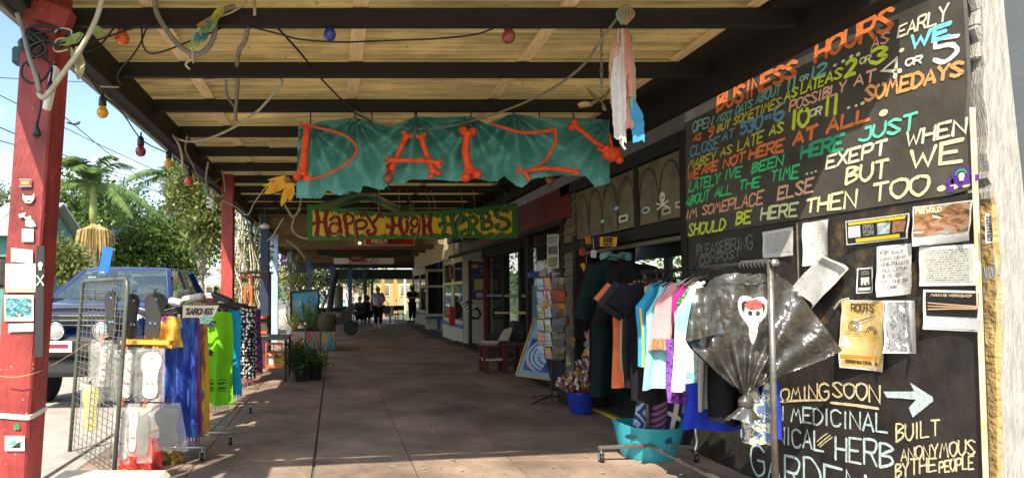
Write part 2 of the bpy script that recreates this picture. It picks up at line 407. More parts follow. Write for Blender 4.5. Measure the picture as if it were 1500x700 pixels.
# paving slabs, each its own piece as far as the joints can be made out
xs = [-1.97,-1.10,-.155,.62,1.44,2.2,3.08]
ys = [-3,-1.6,-.2,1.05,2.3,3.6,5.04,6.30,7.5,8.8,10.1,11.4,12.7,14,15.4]
meshes = {}
for i in range(len(xs)-1):
    for j in range(len(ys)-1):
        cx, cy = (xs[i]+xs[i+1])/2, (ys[j]+ys[j+1])/2; wx, wy = xs[i+1]-xs[i], ys[j+1]-ys[j]
        gp = .022 if i == 1 else .007
        key = i*100+j
        b = MB(); b.bbox((cx-(gp-.007)/2, cy, -.009), (wx-gp, wy-.007, .022), .004)
        o = b.build('paving_slab', M_slab if (i+j*3) % 4 else M_slab2, foot)
        o.location.z = random.uniform(-.0015, .0015)
b = MB(); b.box((.55,42,-.0115),(5.0,53.1,.017)); b.build('far_paving', M_slab, foot)
b = MB(); b.box((3.9,13,-.03),(1.9,6.2,.05)); b.build('recess_floor', M_slab2, foot)

# ---------------------------------------------------------------- awning
aw = thing('awning', 'long corrugated awning with pale underside on dark joists over the footpath', 'awning', (0,3.1,2.97))
def corrug(x0, x1, y0, y1, z, amp=.015, pitch=.076):
    b = MB(); n = int((y1-y0)/pitch*6); vs = []; 
    for k in range(n+1):
        y = y0+(y1-y0)*k/n; zz = z+amp*cos(2*pi*y/pitch)
        vs += [(x0,y,zz),(x1,y,zz)]
    b.add(vs, [(2*k,2*k+1,2*k+3,2*k+2) for k in range(n)]); return b
b = MB(); vs = []   # oblique near end of the roof sheet
n_ = 60
for i in range(n_+1):
    x = -1.76+4.66*i/n_; ya = 2.38+.16*(x+1.76); 
    for j in range(41): yy = ya+(3.16-ya)*j/40; vs.append((x, yy, 3.15+.015*cos(2*pi*(yy-3.13)/.076)))
b.add(vs, [(i*41+j,(i+1)*41+j,(i+1)*41+j+1,i*41+j+1) for i in range(n_) for j in range(40)]); b.f = [f for f in b.f if f[0] % 41 not in (8,)]; b.mi = [0]*len(b.f)
b.build('roof_sheet', M_sheet, aw, smooth='all')
b = MB(); b.beam((-1.62,2.50,JZ+.06),(2.84,3.22,JZ+.06),.06,.11,b=.004); b.build('joist', M_joist, aw)
y = 3.13; k = 0
while y < 17.5:
    y1 = y+1.76
    corrug(-1.76, 2.90, y+.0, y1+.03, 3.15+.004*(k % 2)).build('roof_sheet', M_sheet, aw, smooth='all'); y = y1; k += 1
for k in range(17):
    Y = 3.69+.88*k if k else 3.70
    b = MB(); b.bbox((.60, Y, JZ+.055+.006), (4.42, .05, .11), .004)
    b.build('joist', M_joist if k < 6 else M_jb if k > 10 else M_joist, aw)
# battens running along the street between joist and sheet
for X, w_ in ((-1.12,.10),(.16,.10),(1.42,.09),(2.55,.07)):
    b = MB(); b.bbox((X, 10.3, JZ+.1335), (w_, 14.2, .022), .003); b.build('batten', M_bat, aw)
# outer beam and fascia; inner bearer against the wall
b = MB(); b.bbox((-1.66, 9.85, JZ-.0), (.10, 15.7, .22), .006); b.build('outer_bearer', M_joist, aw)
b = MB(); b.bbox((-1.74, 9.8, JZ-.005), (.045, 15.8, .26), .005); b.build('fascia_board', M_fas, aw)
b = MB(); b.bbox((-1.86, 9.7, 3.055), (.16, 15.9, .07), .02); b.build('gutter', M_fas, aw)
b = MB(); b.bbox((2.93, 10.2, JZ+.03), (.12, 14.2, .22), .006); b.build('inner_bearer', M_joist, aw)
b = MB(); b.bbox((2.80, 10.2, JZ+.16), (.30, 14.2, .10), .006); b.build('inner_bearer', M_joist, aw)
# far, lower continuation of the awning
aw2 = thing('awning', 'far lower awning with brown timber ceiling beyond the herb shop sign', 'awning', (0,17.6,2.8))
corrug(-1.9, 4.2, 17.7, 31, 2.98, pitch=.15).build('roof_sheet', M_bat, aw2)
for k in range(8):
    b = MB(); b.bbox((1.1, 17.8+1.8*k, 2.86), (6, .08, .16), .006); b.build('joist', M_jb, aw2)
b = MB(); b.bbox((-1.75, 24.3, 2.80), (.08, 13.4, .28), .006); b.build('fascia_board', M_jb, aw2)
# near end of wall and upper wall
def wallbox(name, x0, x1, y0, y1, z0, z1, m, parent=None, **t):
    b = MB(); b.box(((x0+x1)/2,(y0+y1)/2,(z0+z1)/2),(x1-x0,y1-y0,z1-z0)); return b.build(name, m, parent, **t)
# ---------------------------------------------------------------- posts
def post(x, y, z1, wd, m, label, lean=0, z0=0, dp=None, group=None, mdark=None):
    t = thing('veranda_post', label, 'post', (x,y,z0), group)
    b = MB(); dp = dp or wd; h = wd/2
    b.beam((x+lean*0, y, z0), (x+lean, y, z1), wd, dp, b=.008); b.build('timber_post', m, t)
    return t
P1 = thing('veranda_post', 'near red timber post plastered with stickers, at the left edge', 'post', (-1.71,3.3,-.1))
b = MB(); b.beam((-1.715,3.3,-.1),(-1.555,3.3,3.0),.185,.185,b=.010); b.build('timber_post', M_red, P1)
post(-1.52, 8.75, 3.05, .17, M_red, 'second red timber post behind the sarong rack, white writing low on it')
post(-1.58, 16.2, 2.95, .19, M_blue, 'pale blue timber post beside the agave planter, third along the kerb')
# ================================================================ RIGHT: WALL, BOARD, SHOPFRONTS
M_board = mat('board_black_paint', (.085,.078,.067), .5, spec=.25, var=.35, vs=3, bump=.12, bs=30)
M_board2 = mat('chalkboard_worn', (.035,.032,.028), .5, col2=(.17,.11,.05), vs=9, bump=.2, bs=60, thr=(.50,.72))
M_board3 = mat('chalkboard_black', (.032,.028,.024), .5, var=.6, vs=4, bump=.15, bs=40)
hw = thing('herb_shop', 'near shop wall in dark timber with painted notice boards and open doorway', 'shop', (3.2,0,0))
def whole(name, x0, x1, y0, y1, z0, z1, m, par=hw, ch=.004):
    b = MB(); b.bbox(((x0+x1)/2,(y0+y1)/2,(z0+z1)/2),(x1-x0,y1-y0,z1-z0), ch); return b.build(name, m, par)
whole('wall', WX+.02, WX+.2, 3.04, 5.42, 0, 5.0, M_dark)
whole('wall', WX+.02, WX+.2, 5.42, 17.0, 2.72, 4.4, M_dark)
whole('lintel', WX-.02, WX+.16, 5.42, 8.32, 1.90, 2.02, M_joist)
whole('lintel', WX-.03, WX+.16, 5.42, 8.32, 2.66, 2.80, M_joist)
whole('door_rail', WX+.05, WX+.1, 5.44, 7.9, 1.84, 1.885, M_brown)
# sign band of two panels with pointed arches above the doorway
M_gp = mat('weathered_olive_panel', (.15,.135,.095), .6, var=.45, vs=5, bump=.2)
M_gl = flat('dark_arch_line', (.012,.012,.01), .6)
for (ya, yb, n_) in ((5.44,6.22,2),(6.30,7.84,4)):
    p = whole('arch_panel', WX-.005, WX+.03, ya, yb, 2.04, 2.64, M_gp)
    b = MB(); wv = (yb-ya)/n_
    for i in range(n_):
        yc = ya+(i+.5)*wv
        for sg in (-1, 1):
            P = [(WX-.0075, yc+sg*wv*.46*cos(a), 2.22+.36*sin(a)**.8 if a > 0 else 2.22) for a in [q*pi/2/8 for q in range(9)]]
            ribbon(b, [(WX-.0075, yc+sg*wv*.46, 2.06)]+P, .016, Vector((-1,0,0)), 0.0005*(sg+1))
    b.build('arch_line', M_gl, p)
whole('mullion', WX-.02, WX+.05, 6.22, 6.30, 2.02, 2.66, M_joist)
whole('mullion', WX-.03, WX+.12, 5.36, 5.44, 0, 2.8, M_joist)
# weatherboard pier
pier = whole('pier', WX+.03, WX+.2, 7.86, 8.30, 0, 2.7, M_joist)
for k in range(24):
    b = MB(); b.add([(WX-.012,7.90,.05+k*.11),(WX-.012,8.28,.05+k*.11),(WX+.012,8.28,.157+k*.11),(WX+.012,7.90,.157+k*.11),
                     (WX+.03,7.90,.05+k*.11),(WX+.03,8.28,.05+k*.11),(WX+.03,8.28,.157+k*.11),(WX+.03,7.90,.157+k*.11)],
                    [(0,1,2,3)[::-1],(4,5,6,7),(0,4,5,1),(3,2,6,7),(0,3,7,4),(1,5,6,2)]); b.build('weatherboard', M_brown, pier)
whole('door_frame', WX-.03, WX+.12, 7.82, 7.92, 0, 2.1, M_joist)
# threshold
M_yel = mat('yellow_edge_paint', (.62,.47,.05), .6, var=.3, vs=12)
whole('step_edge', 3.0, 3.06, 5.5, 7.7, 0.0, .03, M_yel); whole('door_step', 3.06, 3.3, 5.44, 7.84, 0.0, .06, M_dark)
# interior rooms
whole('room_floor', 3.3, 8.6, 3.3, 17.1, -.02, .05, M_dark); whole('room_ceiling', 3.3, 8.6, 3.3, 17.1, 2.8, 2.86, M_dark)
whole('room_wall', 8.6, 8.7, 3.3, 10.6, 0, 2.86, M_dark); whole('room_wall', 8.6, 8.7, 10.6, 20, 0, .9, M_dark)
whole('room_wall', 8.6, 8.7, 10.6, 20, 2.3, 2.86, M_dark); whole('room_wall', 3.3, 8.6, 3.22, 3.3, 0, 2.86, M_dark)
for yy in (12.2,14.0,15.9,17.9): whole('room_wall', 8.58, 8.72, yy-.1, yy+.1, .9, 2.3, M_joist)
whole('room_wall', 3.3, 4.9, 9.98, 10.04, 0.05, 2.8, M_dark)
# show window Y 8.4 - 9.9
win = whole('window', WX+.0, WX+.1, 8.33, 8.43, .5, 2.5, M_joist)
for (y0,y1,z0,z1) in ((9.86,9.98,0,2.5),(8.43,9.86,.42,.52),(8.43,9.86,2.4,2.5),(8.43,9.86,1.36,1.39)):
    whole('window_frame', WX, WX+.1, y0, y1, z0, z1, M_joist, win)
whole('pane', WX+.05, WX+.058, 8.43, 9.86, .52, 1.36, M_glass, win); whole('pane', WX+.05, WX+.058, 8.43, 9.86, 1.39, 2.4, M_glass, win)
whole('stall_riser', WX+.01, WX+.1, 8.30, 9.98, 0, .42, M_dark)
whole('red_wall', WX-.03, WX+.02, 8.0, 13, 2.36, 2.80, M_redd); whole('red_wall', WX-.06, WX+.03, 8.2, 16.4, 2.28, 2.35, M_joist)
# shelves with goods inside the show window
M_books = art_mat('book_spines', [(.05,.08,.12),(.25,.2,.12),(.3,.05,.04),(.5,.48,.4),(.04,.12,.08),(.1,.06,.1)], 30, kind='voronoi')
sh = thing('display_shelf', 'dark display shelf of books and ornaments behind the show window', 'shelf', (3.5,9.2,.5))
for z in (.95,1.33,1.78,2.15):
    b = MB(); b.box((3.5,9.15,z),(.3,1.4,.03)); b.build('shelf_board', M_white if z == 1.78 else M_jb, sh)
    b = MB(); yy = 8.5
    while yy < 9.75:
        w_ = random.uniform(.02,.06); h = random.uniform(.12,.26); b.box((3.44+random.uniform(-.03,.03),yy+w_/2,z+.016+h/2),(.12,w_*.9,h), mi=random.randrange(5)); yy += w_+random.choice((0,0,.01,.1))
    b.build('goods', [flat('goods_blue',(.05,.09,.2)),flat('goods_red',(.3,.05,.04)),flat('goods_cream',(.45,.4,.3)),flat('goods_green',(.06,.14,.08)),flat('goods_ochre',(.3,.2,.08))], sh)
# recessed glazed entry beyond
ent = thing('glazed_entry', 'recessed glazed shop entry with red brown door post behind the bench', 'shopfront', (4.0,14,0))
for (y0,y1,m_) in ((10.04,10.2,M_joist),(11.6,11.75,M_joist),(13.0,13.16,M_joist),(14.3,14.42,M_joist),(16.05,16.25,M_redd)):
    whole('door_post', 3.93, 4.08, y0, y1, 0, 2.6, m_, ent)
whole('transom', 3.95, 4.05, 10.1, 16.1, 1.28, 1.34, mat('dull_grey_paint',(.2,.19,.16),.5), ent); whole('bottom_rail', 3.95, 4.05, 10.1, 16.1, 0, .35, M_dark, ent)
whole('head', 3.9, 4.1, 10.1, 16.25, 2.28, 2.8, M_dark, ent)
for (y0,y1) in ((10.2,11.6),(11.75,13.0),(13.16,14.3),(14.42,16.05)): whole('pane', 4.0, 4.008, y0, y1, .35, 2.28, M_glass, ent)
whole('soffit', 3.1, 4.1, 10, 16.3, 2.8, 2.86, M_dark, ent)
# blue singlet dummy goods and lamp inside
M_lamp = mat('warm_lamp', (1,.8,.5), bump=0, emit=(1,.7,.35,6))
lp = thing('hanging_lamp', 'small warm lit lamp hanging inside the recessed glazed shop', 'lamp', (4.6,15.0,2.4))
b = MB(); b.ball((4.6,15.0,2.3),.045,8); b.build('bulb', M_lamp, lp); b = MB(); b.tube([(4.6,15,2.34),(4.6,15,2.79)],.006,5); b.build('cord', M_black, lp)
# ---------------------------------------------------------------- beyond: white weatherboard shop with blue bays
ws = thing('bay_window_shop', 'white weatherboard shop with cream windowed bays and blue trim', 'shop', (3.5,16.4,0))
for k in range(26):
    z = k*.118
    b = MB(); b.add([(3.42,16.30,z),(4.2,16.30,z),(4.2,16.33,z+.114),(3.42,16.33,z+.114),(3.42,16.36,z),(4.2,16.36,z),(4.2,16.36,z+.114),(3.42,16.36,z+.114)],
       [(0,1,2,3),(4,5,6,7)[::-1],(0,4,5,1)[::-1],(3,2,6,7),(0,3,7,4)[::-1],(1,5,6,2)[::-1]]); b.build('weatherboard', M_clap, ws)
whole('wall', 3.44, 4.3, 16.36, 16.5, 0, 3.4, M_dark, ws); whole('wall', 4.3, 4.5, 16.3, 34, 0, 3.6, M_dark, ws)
def bay(x, y0, y1, nw, zs=.42, zt=2.34, ret=.45):
    whole('bay_base', x, x+.6, y0, y1, 0, zs-.0, M_clap, ws)
    for k in range(4):
        b = MB(); b.bbox((x-.008,(y0+y1)/2,.05+k*.1),(.02,y1-y0,.085),.006); b.build('weatherboard', M_clap, ws)
    whole('sill', x-.05, x+.65, y0-.03, y1+.03, zs, zs+.09, M_blue2, ws)
    whole('bay_head', x-.02, x+.6, y0, y1, zt+.002, zt+.5, M_clap, ws)
    wy = (y1-y0)/nw
    for i in range(nw):
        a, c = y0+i*wy, y0+(i+1)*wy
        f = whole('window', x, x+.07, a, a+.09, zs+.09, zt, M_cream, ws)
        for (p,q,z0,z1) in ((c-.09,c,zs+.09,zt),(a+.09,c-.09,zs+.09,zs+.2),(a+.09,c-.09,zt-.1,zt),(a+.09,c-.09,1.62,1.70)):
            whole('frame', x, x+.07, p, q, z0, z1, M_cream, f)
        whole('pane', x+.03, x+.036, a+.09, c-.09, zs+.2, 1.62, M_glass, f); whole('pane', x+.03, x+.036, a+.09, c-.09, 1.70, zt-.1, M_glass, f)
    for yy in (y0,):   # the narrow side of the bay that faces us
        whole('corner_board', x-.02, x+.1, y0-.06, y0-.002, 0, zt+.3, M_blue2, ws)
bay(3.46, 16.55, 19.6, 2); bay(3.95, 23.6, 31.0, 3)
# window that faces us in the recess
f = whole('window', 3.5, 3.58, 23.5, 23.56, .5, 2.3, M_cream, ws)
for (a,c,z0,z1) in ((4.22,4.3,.5,2.3),(3.58,4.22,.5,.6),(3.58,4.22,2.2,2.3),(3.58,4.22,1.6,1.68)): whole('frame', a, c, 23.5, 23.56, z0, z1, M_cream, f)
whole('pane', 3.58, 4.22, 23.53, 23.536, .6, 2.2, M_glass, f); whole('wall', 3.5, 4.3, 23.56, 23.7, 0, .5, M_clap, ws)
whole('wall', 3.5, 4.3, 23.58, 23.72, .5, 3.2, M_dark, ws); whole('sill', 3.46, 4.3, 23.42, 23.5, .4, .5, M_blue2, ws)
gb = MB(); 
for k in range(9):
    z = 2.36+.07*k; gb.bbox((3.2,20.4,z),(.05,8.0,.062),.004)
gb.build('boarded_head', M_cream, ws)
# ---------------------------------------------------------------- things fixed on the shopfronts
def wq(*pix, X=WX, lift=0):
    return [at(px, py, X=X)-Vector((lift,0,0)) for px, py in pix]
def sheet(name, label, cat, c, m, n=6, curl=.012, group=None, prints=(), nrm=Vector((-1,0,0)), lift=.008, seed=0, thick=.0015):
    "thin sheet of paper/card from four corner points TL TR BR BL; prints = (u0,v0,u1,v1,material) with v down"
    TL, TR, BR, BL = c
    def fn(u, v):
        p = (TL*(1-u)+TR*u)*(1-v)+(BL*(1-u)+BR*u)*v
        k = curl*(abs(u-.5)**2*4*(.3+.7*v)+.5*nz3(u*2+seed, v*2, seed))
        return p+nrm*(lift+k)
    o = MB(); o.grid(fn, n, n); o.grid(lambda u, v: fn(u, v)-nrm*thick, n, n)
    t = thing(name, label, cat, (BL+BR)/2, group)
    o.build('paper', m, t, smooth='all')
    for i, (u0,v0,u1,v1,pm) in enumerate(prints):
        pb = MB(); pb.grid(lambda u, v: fn(u0+(u1-u0)*u, v0+(v1-v0)*v)+nrm*(.0012+.0006*i), max(2,n//2+1), max(2,n//2+1)); pb.build('print', pm, t, smooth='all')
    return t, fn
M_paper = mat('white_paper', (.74,.73,.70), .6, var=.08, vs=12, bump=.25, bs=25)
M_w1 = print_mat('small_writing_dark', (.72,.72,.70), (.12,.12,.14), 14, 1)
M_w2 = print_mat('small_writing_red', (.60,.64,.62), (.35,.08,.12), 13, 3, fill=.5, freq=30)
M_w3 = print_mat('small_writing_grey', (.70,.70,.69), (.3,.3,.3), 22, 5, fill=.42)
M_w4 = print_mat('pale_on_black', (.02,.02,.02), (.7,.7,.66), 9, 7, fill=.47, gap=.6)
M_yp = mat('yellow_print', (.72,.58,.03), .5, var=.05, bump=0)
M_kp = flat('black_print', (.02,.02,.02), .5)
M_rew = art_mat('rewild_picture', [(.02,.04,.03),(.10,.09,.04),(.35,.16,.07),(.5,.25,.14),(.25,.3,.27),(.55,.58,.55)], 3.2, 1.5)
M_grey = art_mat('grey_engraving', [(.02,.02,.02),(.30,.31,.33),(.36,.37,.38),(.05,.05,.05),(.7,.7,.7)], 7, 1.2)
M_ochre = mat('ochre_parchment', (.66,.42,.10), .6, col2=(.80,.66,.36), vs=7, bump=.1, thr=(.35,.65))
# ---- the big board
brd = thing('notice_board', 'large dark board painted BUSINESS HOURS in many colours, fixed high on the wall', 'sign board', (WX,4.2,1.8))
bc = [at(1007,161,X=WX), at(1415,-22,X=WX), at(1430,281,X=WX), at(1008,348,X=WX)]
P = [bc[0], bc[1]]
for (a,c) in ((1419,40),(1423,120),(1419,175),(1424,240),(1428,262),(1424,278),(1395,286)): P.append(at(a,c,X=WX))
P.append(bc[3]); b = MB(); b.prism([p-Vector((.018,0,0)) for p in P], (.018,0,0)); b.build('panel', M_board, brd)
C0 = dict(o=(.80,.17,.04), p=(.70,.33,.20), t=(.12,.40,.32), pt=(.22,.45,.40), ol=(.46,.42,.05), y=(.50,.62,.04), b=(.09,.27,.42), b2=(.18,.55,.75), g=(.03,.50,.19), dg=(.02,.30,.15),
         aq=(.12,.58,.42), cr=(.72,.62,.46), yc=(.62,.68,.36), lg=(.36,.55,.06), w=(.72,.70,.62), sg=(.10,.20,.16), pk=(.72,.38,.24), oc=(.85,.30,.10))
C = {k: tuple(min(.92, x*1.35+.01) for x in v) for k, v in C0.items()}
def paintm(k): return mat('board_paint_'+k, C[k], .55, var=.16, vs=18, bump=.25, bs=60)
WORDS = '''BUSINESS o 1051 139 166 1167 86 112 16|HOURS o 1195 66 92 1308 7 45 18|OPEN pt 1015 178 196 1045 170 185 8|MOST t 1051 168 180 1073 161 175 7|DAYS t 1078 155 169 1103 144 157 7|ABOUT t 1108 138 153 1144 123 139 7
11 t 1153 116 132 1167 111 128 14|OR pt 1172 112 120 1185 108 117 7|12 t 1188 98 116 1211 91 109 12|AS p 1277 57 74 1303 45 62 8|EARLY cr 1316 39 56 1389 5 31 10|AS o 1017 197 207 1028 194 205 8|9 o 1036 186 203 1045 185 202 11
BUT ol 1051 183 195 1070 175 188 8|SOMETIMES ol 1075 171 184 1145 141 157 8|AS y 1150 132 149 1169 127 141 9|LATE y 1174 120 138 1208 110 126 9|AS y 1210 106 123 1234 98 114 10|2 y 1239 88 115 1254 85 109 16|OR yc 1260 85 95 1276 80 91 7|3 y 1276 71 96 1299 67 90 15
WE b2 1335 52 72 1392 33 54 17|CLOSE b 1012 214 230 1054 199 218 9|AT b 1059 193 207 1076 188 202 8|530 b 1085 180 198 1117 167 190 12|at b 1121 168 176 1131 165 173 8|6 b 1134 151 180 1149 149 177 14|POSSIBLY pk 1157 148 165 1240 117 134 9|AT pk 1252 111 127 1283 101 120 10
4 cr 1292 90 112 1320 83 116 17|OR w 1327 87 98 1351 81 93 9|5 w 1369 56 97 1403 51 90 18|MABEY ol 1009 235 248 1049 221 239 8|AS ol 1056 216 230 1073 211 225 8|LATE ol 1081 206 222 1119 190 209 9|AS y 1128 184 199 1148 178 194 9|10 y 1160 161 191 1185 158 186 17|OR cr 1187 160 172 1204 155 168 8|11 y 1208 143 171 1229 138 168 16
SOMEDAYS oc 1268 127 150 1411 88 110 14|WE o 1007 250 265 1025 246 261 10|ARE o 1029 242 255 1052 235 250 10|NOT o 1060 233 247 1092 222 238 11|HERE o 1098 219 234 1149 202 222 12|AT o 1163 196 213 1197 182 203 15|ALL o 1212 174 196 1275 158 176 15
LATELY g 1010 265 282 1055 253 270 9|IVE g 1062 249 264 1087 243 259 9|BEEN g 1102 240 255 1148 225 242 10|HERE dg 1174 214 233 1236 195 220 14|JUST aq 1259 189 208 1343 164 190 12|ABOUT g 1005 289 303 1040 277 294 8|ALL g 1048 275 289 1073 269 284 9|THE g 1083 265 279 1114 258 274 9|TIME g 1130 250 266 1171 240 262 10
EXEPT cr 1211 228 248 1299 203 226 12|WHEN cr 1328 193 216 1416 171 195 12|IM p 1005 309 322 1022 304 318 9|SOMEPLACE p 1029 301 316 1119 278 299 9|ELSE pk 1140 274 293 1192 260 282 11|BUT yc 1240 246 271 1301 232 260 13|WE yc 1334 220 247 1410 203 238 16
SHOULD y 1009 328 347 1063 320 337 9|BE y 1079 311 330 1101 308 327 11|HERE yc 1115 304 323 1169 296 317 11|THEN yc 1181 292 312 1255 276 304 12|TOO yc 1279 270 296 1360 253 286 13'''
NW = Vector((-1,0,0))
for wd in WORDS.replace('\n','|').split('|'):
    q = wd.split(' '); tx, c = q[0], q[1]; x0,t0,b0,x1,t1,b1,sw = map(float, q[2:])
    fn = quadfn(*[at(a, b_, X=WX-.0205) for a, b_ in ((x0-1,b0),(x1-2,b1),(x1+.5,t1),(x0+1.5,t0))])
    xm = (x0+x1)/2; pix = (WX/(xm-PX))           # metres per pixel here
    b = MB(); lettering(b, tx, fn, sw*.335*pix*(1.06 if sw > 11 else 1.0), NW, jit=.025)
    b.build('painted_word', paintm(c), brd)
b = MB()
for (px,py,r) in ((1223,96,2.3),(1235,90,2.3),(1247,83,2.5),(1257,80,2.8),(1320.5,74,3),(1243,158,2),(1254,155,2),(1263.5,151.5,2.5),(1294,165.5,5),(1182,254.7,1.5),(1189,253,1.5),(1195,251,1.5),(1379,276,4.5),(1397.5,273,4.5),(1415,270,4.5)):
    p = at(px,py,X=WX-.0205); rr = r*WX/(px-PX)
    b.add([p]+[p+Vector((0,cos(a)*rr*1.5,sin(a)*rr)) for a in [2*pi*k/10 for k in range(10)]], [(0,1+(k+1)%10,1+k) for k in range(10)])
b.build('painted_dots', paintm('yc'), brd, kind='stuff')
M_purple = flat('purple_sticker', (.13,.04,.30), .4)
b = MB(); p = at(1409,258,X=WX-.021)
b.add([p]+[p+Vector((0,cos(a)*.05*(1+.25*(k%2)),sin(a)*.045*(1+.3*(k%2)))) for k,a in enumerate([2*pi*k/14 for k in range(14)])], [(0,1+(k+1)%14,1+k) for k in range(14)])
for (dy,dz) in ((.06,-.02),(.06,-.055),(-.06,-.02)): b.add([p+Vector((0,dy+c*.02,dz+s*.015)) for c,s in ((1,1),(-1,1),(-1,-1),(1,-1))], [(0,1,2,3)])
st = thing('skull_sticker', 'small purple skull sticker at the lower right corner of the painted hours board', 'sticker', p); b.build('badge', M_purple, st)
b = MB(); b.ball(p-Vector((.003,0,0)),.016,8,sc=(.2,1,1.1)); b.box(p-Vector((.003,0,.018)),(.004,.016,.01)); b.build('skull', M_white, st)
b = MB(); b.add([p+Vector((-.004,cos(a)*.03,.008+sin(a)*.03)) for a in [pi*k/6 for k in range(7)]]+[p+Vector((-.004,cos(a)*.02,.008+sin(a)*.017)) for a in [pi*k/6 for k in range(7)]], [(k,k+1,8+k,7+k) for k in range(6)]); b.build('green_band', flat('sticker_green',(.05,.4,.12)), st)
# ---- lower chalk board
ch = thing('chalk_board', 'worn black chalk board under the painted hours, chalked COMING SOON', 'chalk board', (WX,4,0))
b = MB(); ya = at(1175,500,X=WX).y; yn = at(1437,400,X=WX).y
b.box((WX-.002,(5.36+ya)/2,.92),(.02,5.36-ya-.006,1.84)); b.build('board_panel', M_board3, ch)
b = MB(); b.box((WX-.002,(ya+yn)/2,1.50),(.02,ya-yn,.68)); b.build('board_panel', M_board2, ch)
b = MB(); b.box((WX-.002,(ya+yn)/2,.58),(.02,ya-yn,1.16)); b.build('board_panel', M_board3, ch)
b = MB(); b.bbox((WX-.012,ya,1.45),(.012,.008,.75),.002); b.build('joint_strip', M_brown, ch)
M_gold = mat('worn_gold_edge', (.62,.38,.15), .5, col2=(.75,.62,.40), vs=9)
b = MB(); b.bbox((WX-.016,yn-.003,1.15),(.026,.009,2.2),.003); b.build('edge_strip', M_gold, ch)
ckm = {'c': mat('chalk_cream', (.70,.60,.36), .9, var=.25, vs=50, bump=.3), 'w': mat('chalk_blue_white', (.52,.66,.64), .9, var=.2, vs=50, bump=.3), 'd': mat('chalk_dim', (.20,.23,.19), .9, var=.3, vs=50)}
CH = '''COMING c 1131 572 589 1214 558 586 4|SOON c 1220 559 582 1289 562 590 4.5|IN w 1132 592 614 1147 594 616 3.5|MEDICINAL w 1159 595 617 1300 604 635 4.5|BOTANICAL w 1086 619 640 1206 630 662 4.5|HERB w 1224 636 673 1308 647 689 5.5
GARDEN w 1101 648 698 1268 693 745 5.5|BUILT c 1313 619 648 1376 614 638 4|ANONYMOUS c 1320 656 675 1428 641 666 3.6|BY c 1312 680 702 1331 674 698 3.8|THE c 1334 672 697 1372 670 689 4|PEOPLE c 1376 675 692 1426 665 687 4|PLEASE d 1021 359 375 1061 353 369 3|BRING d 1063 351 368 1102 344 367 3|COMPOST d 1025 377 389 1084 363 377 3'''
for wd in CH.replace('\n','|').split('|'):
    q = wd.split(' '); tx, c = q[0], q[1]; x0,t0,b0,x1,t1,b1,sw = map(float, q[2:])
    fn = quadfn(*[at(a, b_, X=WX-.0145) for a, b_ in ((x0,b0),(x1,b1),(x1,t1),(x0,t0))]); pix = WX/((x0+x1)/2-PX)
    b = MB(); lettering(b, tx, fn, sw*.70*pix, NW, jit=.05); b.build('chalk_word', ckm[c], ch)
b = MB()
for (x0,y0,x1,y1,w_) in ((1142,588,1209,585.5,3),(1217,589.5,1286,598,4),(1198,652,1216,637,1.5),(1201,654,1219,640,1.5),(1197,646,1212,634,1.5)):
    A, B = at(x0,y0,X=WX-.015), at(x1,y1,X=WX-.015); ribbon(b, bez([A,A*.5+B*.5+Vector((0,0,.003)),B],4), w_*WX/(x0-PX), NW)
b.build('underline', ckm['c'], ch)
def tri_fan_poly(b, pts): b.add(pts, [tuple(range(len(pts)))])
AR = [(1294,573),(1299,582),(1320,583),(1342,585),(1331,597),(1337,611),(1367,587),(1366,581),(1333,560),(1339,573)]
b = MB(); tri_fan_poly(b, [at(x_,y_,X=WX-.0152) for x_,y_ in AR][::-1]); b.build('chalk_arrow', ckm['w'], ch)
# ---- papers
def pq(*c): return [at(x_,y_,X=WX-.014) for x_,y_ in c]
sheet('paper_notice', 'small handwritten notice in a pale sleeve beside the compost chalking', 'notice', pq((1119,340),(1164,332),(1166,374),(1122,378)), M_paper, prints=[(.06,.12,.95,.85,M_w2)], seed=1)
sheet('paper_notice', 'crumpled white typed notice directly left of the tilted white page', 'notice', pq((1180,327),(1217,321),(1220,385),(1184,390)), M_paper, prints=[(.1,.12,.9,.8,print_mat('typed_sparse',(.72,.71,.69),(.3,.28,.3),9,9,fill=.45,gap=.3))], seed=2, curl=.03)
sheet('paper_notice', 'tilted white page with grey header curling off the board above the rubbish bag shirt', 'notice', pq((1214,373),(1254,394),(1207,452),(1172,425)), M_paper, prints=[(.1,.22,.9,.95,M_w3),(.08,.04,.92,.18,flat('grey_print',(.22,.22,.22)))], seed=3, curl=.05, lift=.03)
t, fn = sheet('comic_flyer', 'wide yellow and black flyer with four little pictures', 'flyer', pq((1241,324),(1335,312),(1335,349),(1245,359)), M_paper, seed=4,
   prints=[(.02,.05,.98,.95,M_kp),(.05,.08,.95,.2,M_yp),(.16,.78,.88,.93,M_yp),(.05,.25,.25,.72,M_paper),(.28,.25,.48,.72,M_w4),(.52,.25,.72,.72,art_mat('flyer_pic',[(.7,.7,.68),(.3,.4,.4),(.05,.05,.05)],2)),(.76,.25,.96,.72,art_mat('flyer_pic2',[(.05,.03,.02),(.5,.2,.1),(.05,.05,.05),(.5,.5,.1)],5))])
t, fn = sheet('picture_flyer', 'glossy picture flyer headed REWILD with rocks and orange figure', 'flyer', pq((1342,303),(1430,293),(1431,352),(1347,361)), M_paper, prints=[(.02,.03,.98,.76,M_rew),(.02,.8,.98,.97,M_w3)], seed=5, curl=.03)
b = MB(); lettering(b, 'REWILD', lambda u,v: fn(.06+u*.42,.19-v*.12)+NW*.004, .008, NW); b.build('lettering', paintm('yc'), t)
t, fn = sheet('paper_notice', 'handwritten FOR SALE sheet torn at the lower corner', 'notice', pq((1289,361),(1340,356),(1344,430),(1294,435)), M_paper, seed=6, curl=.03)
b = MB()
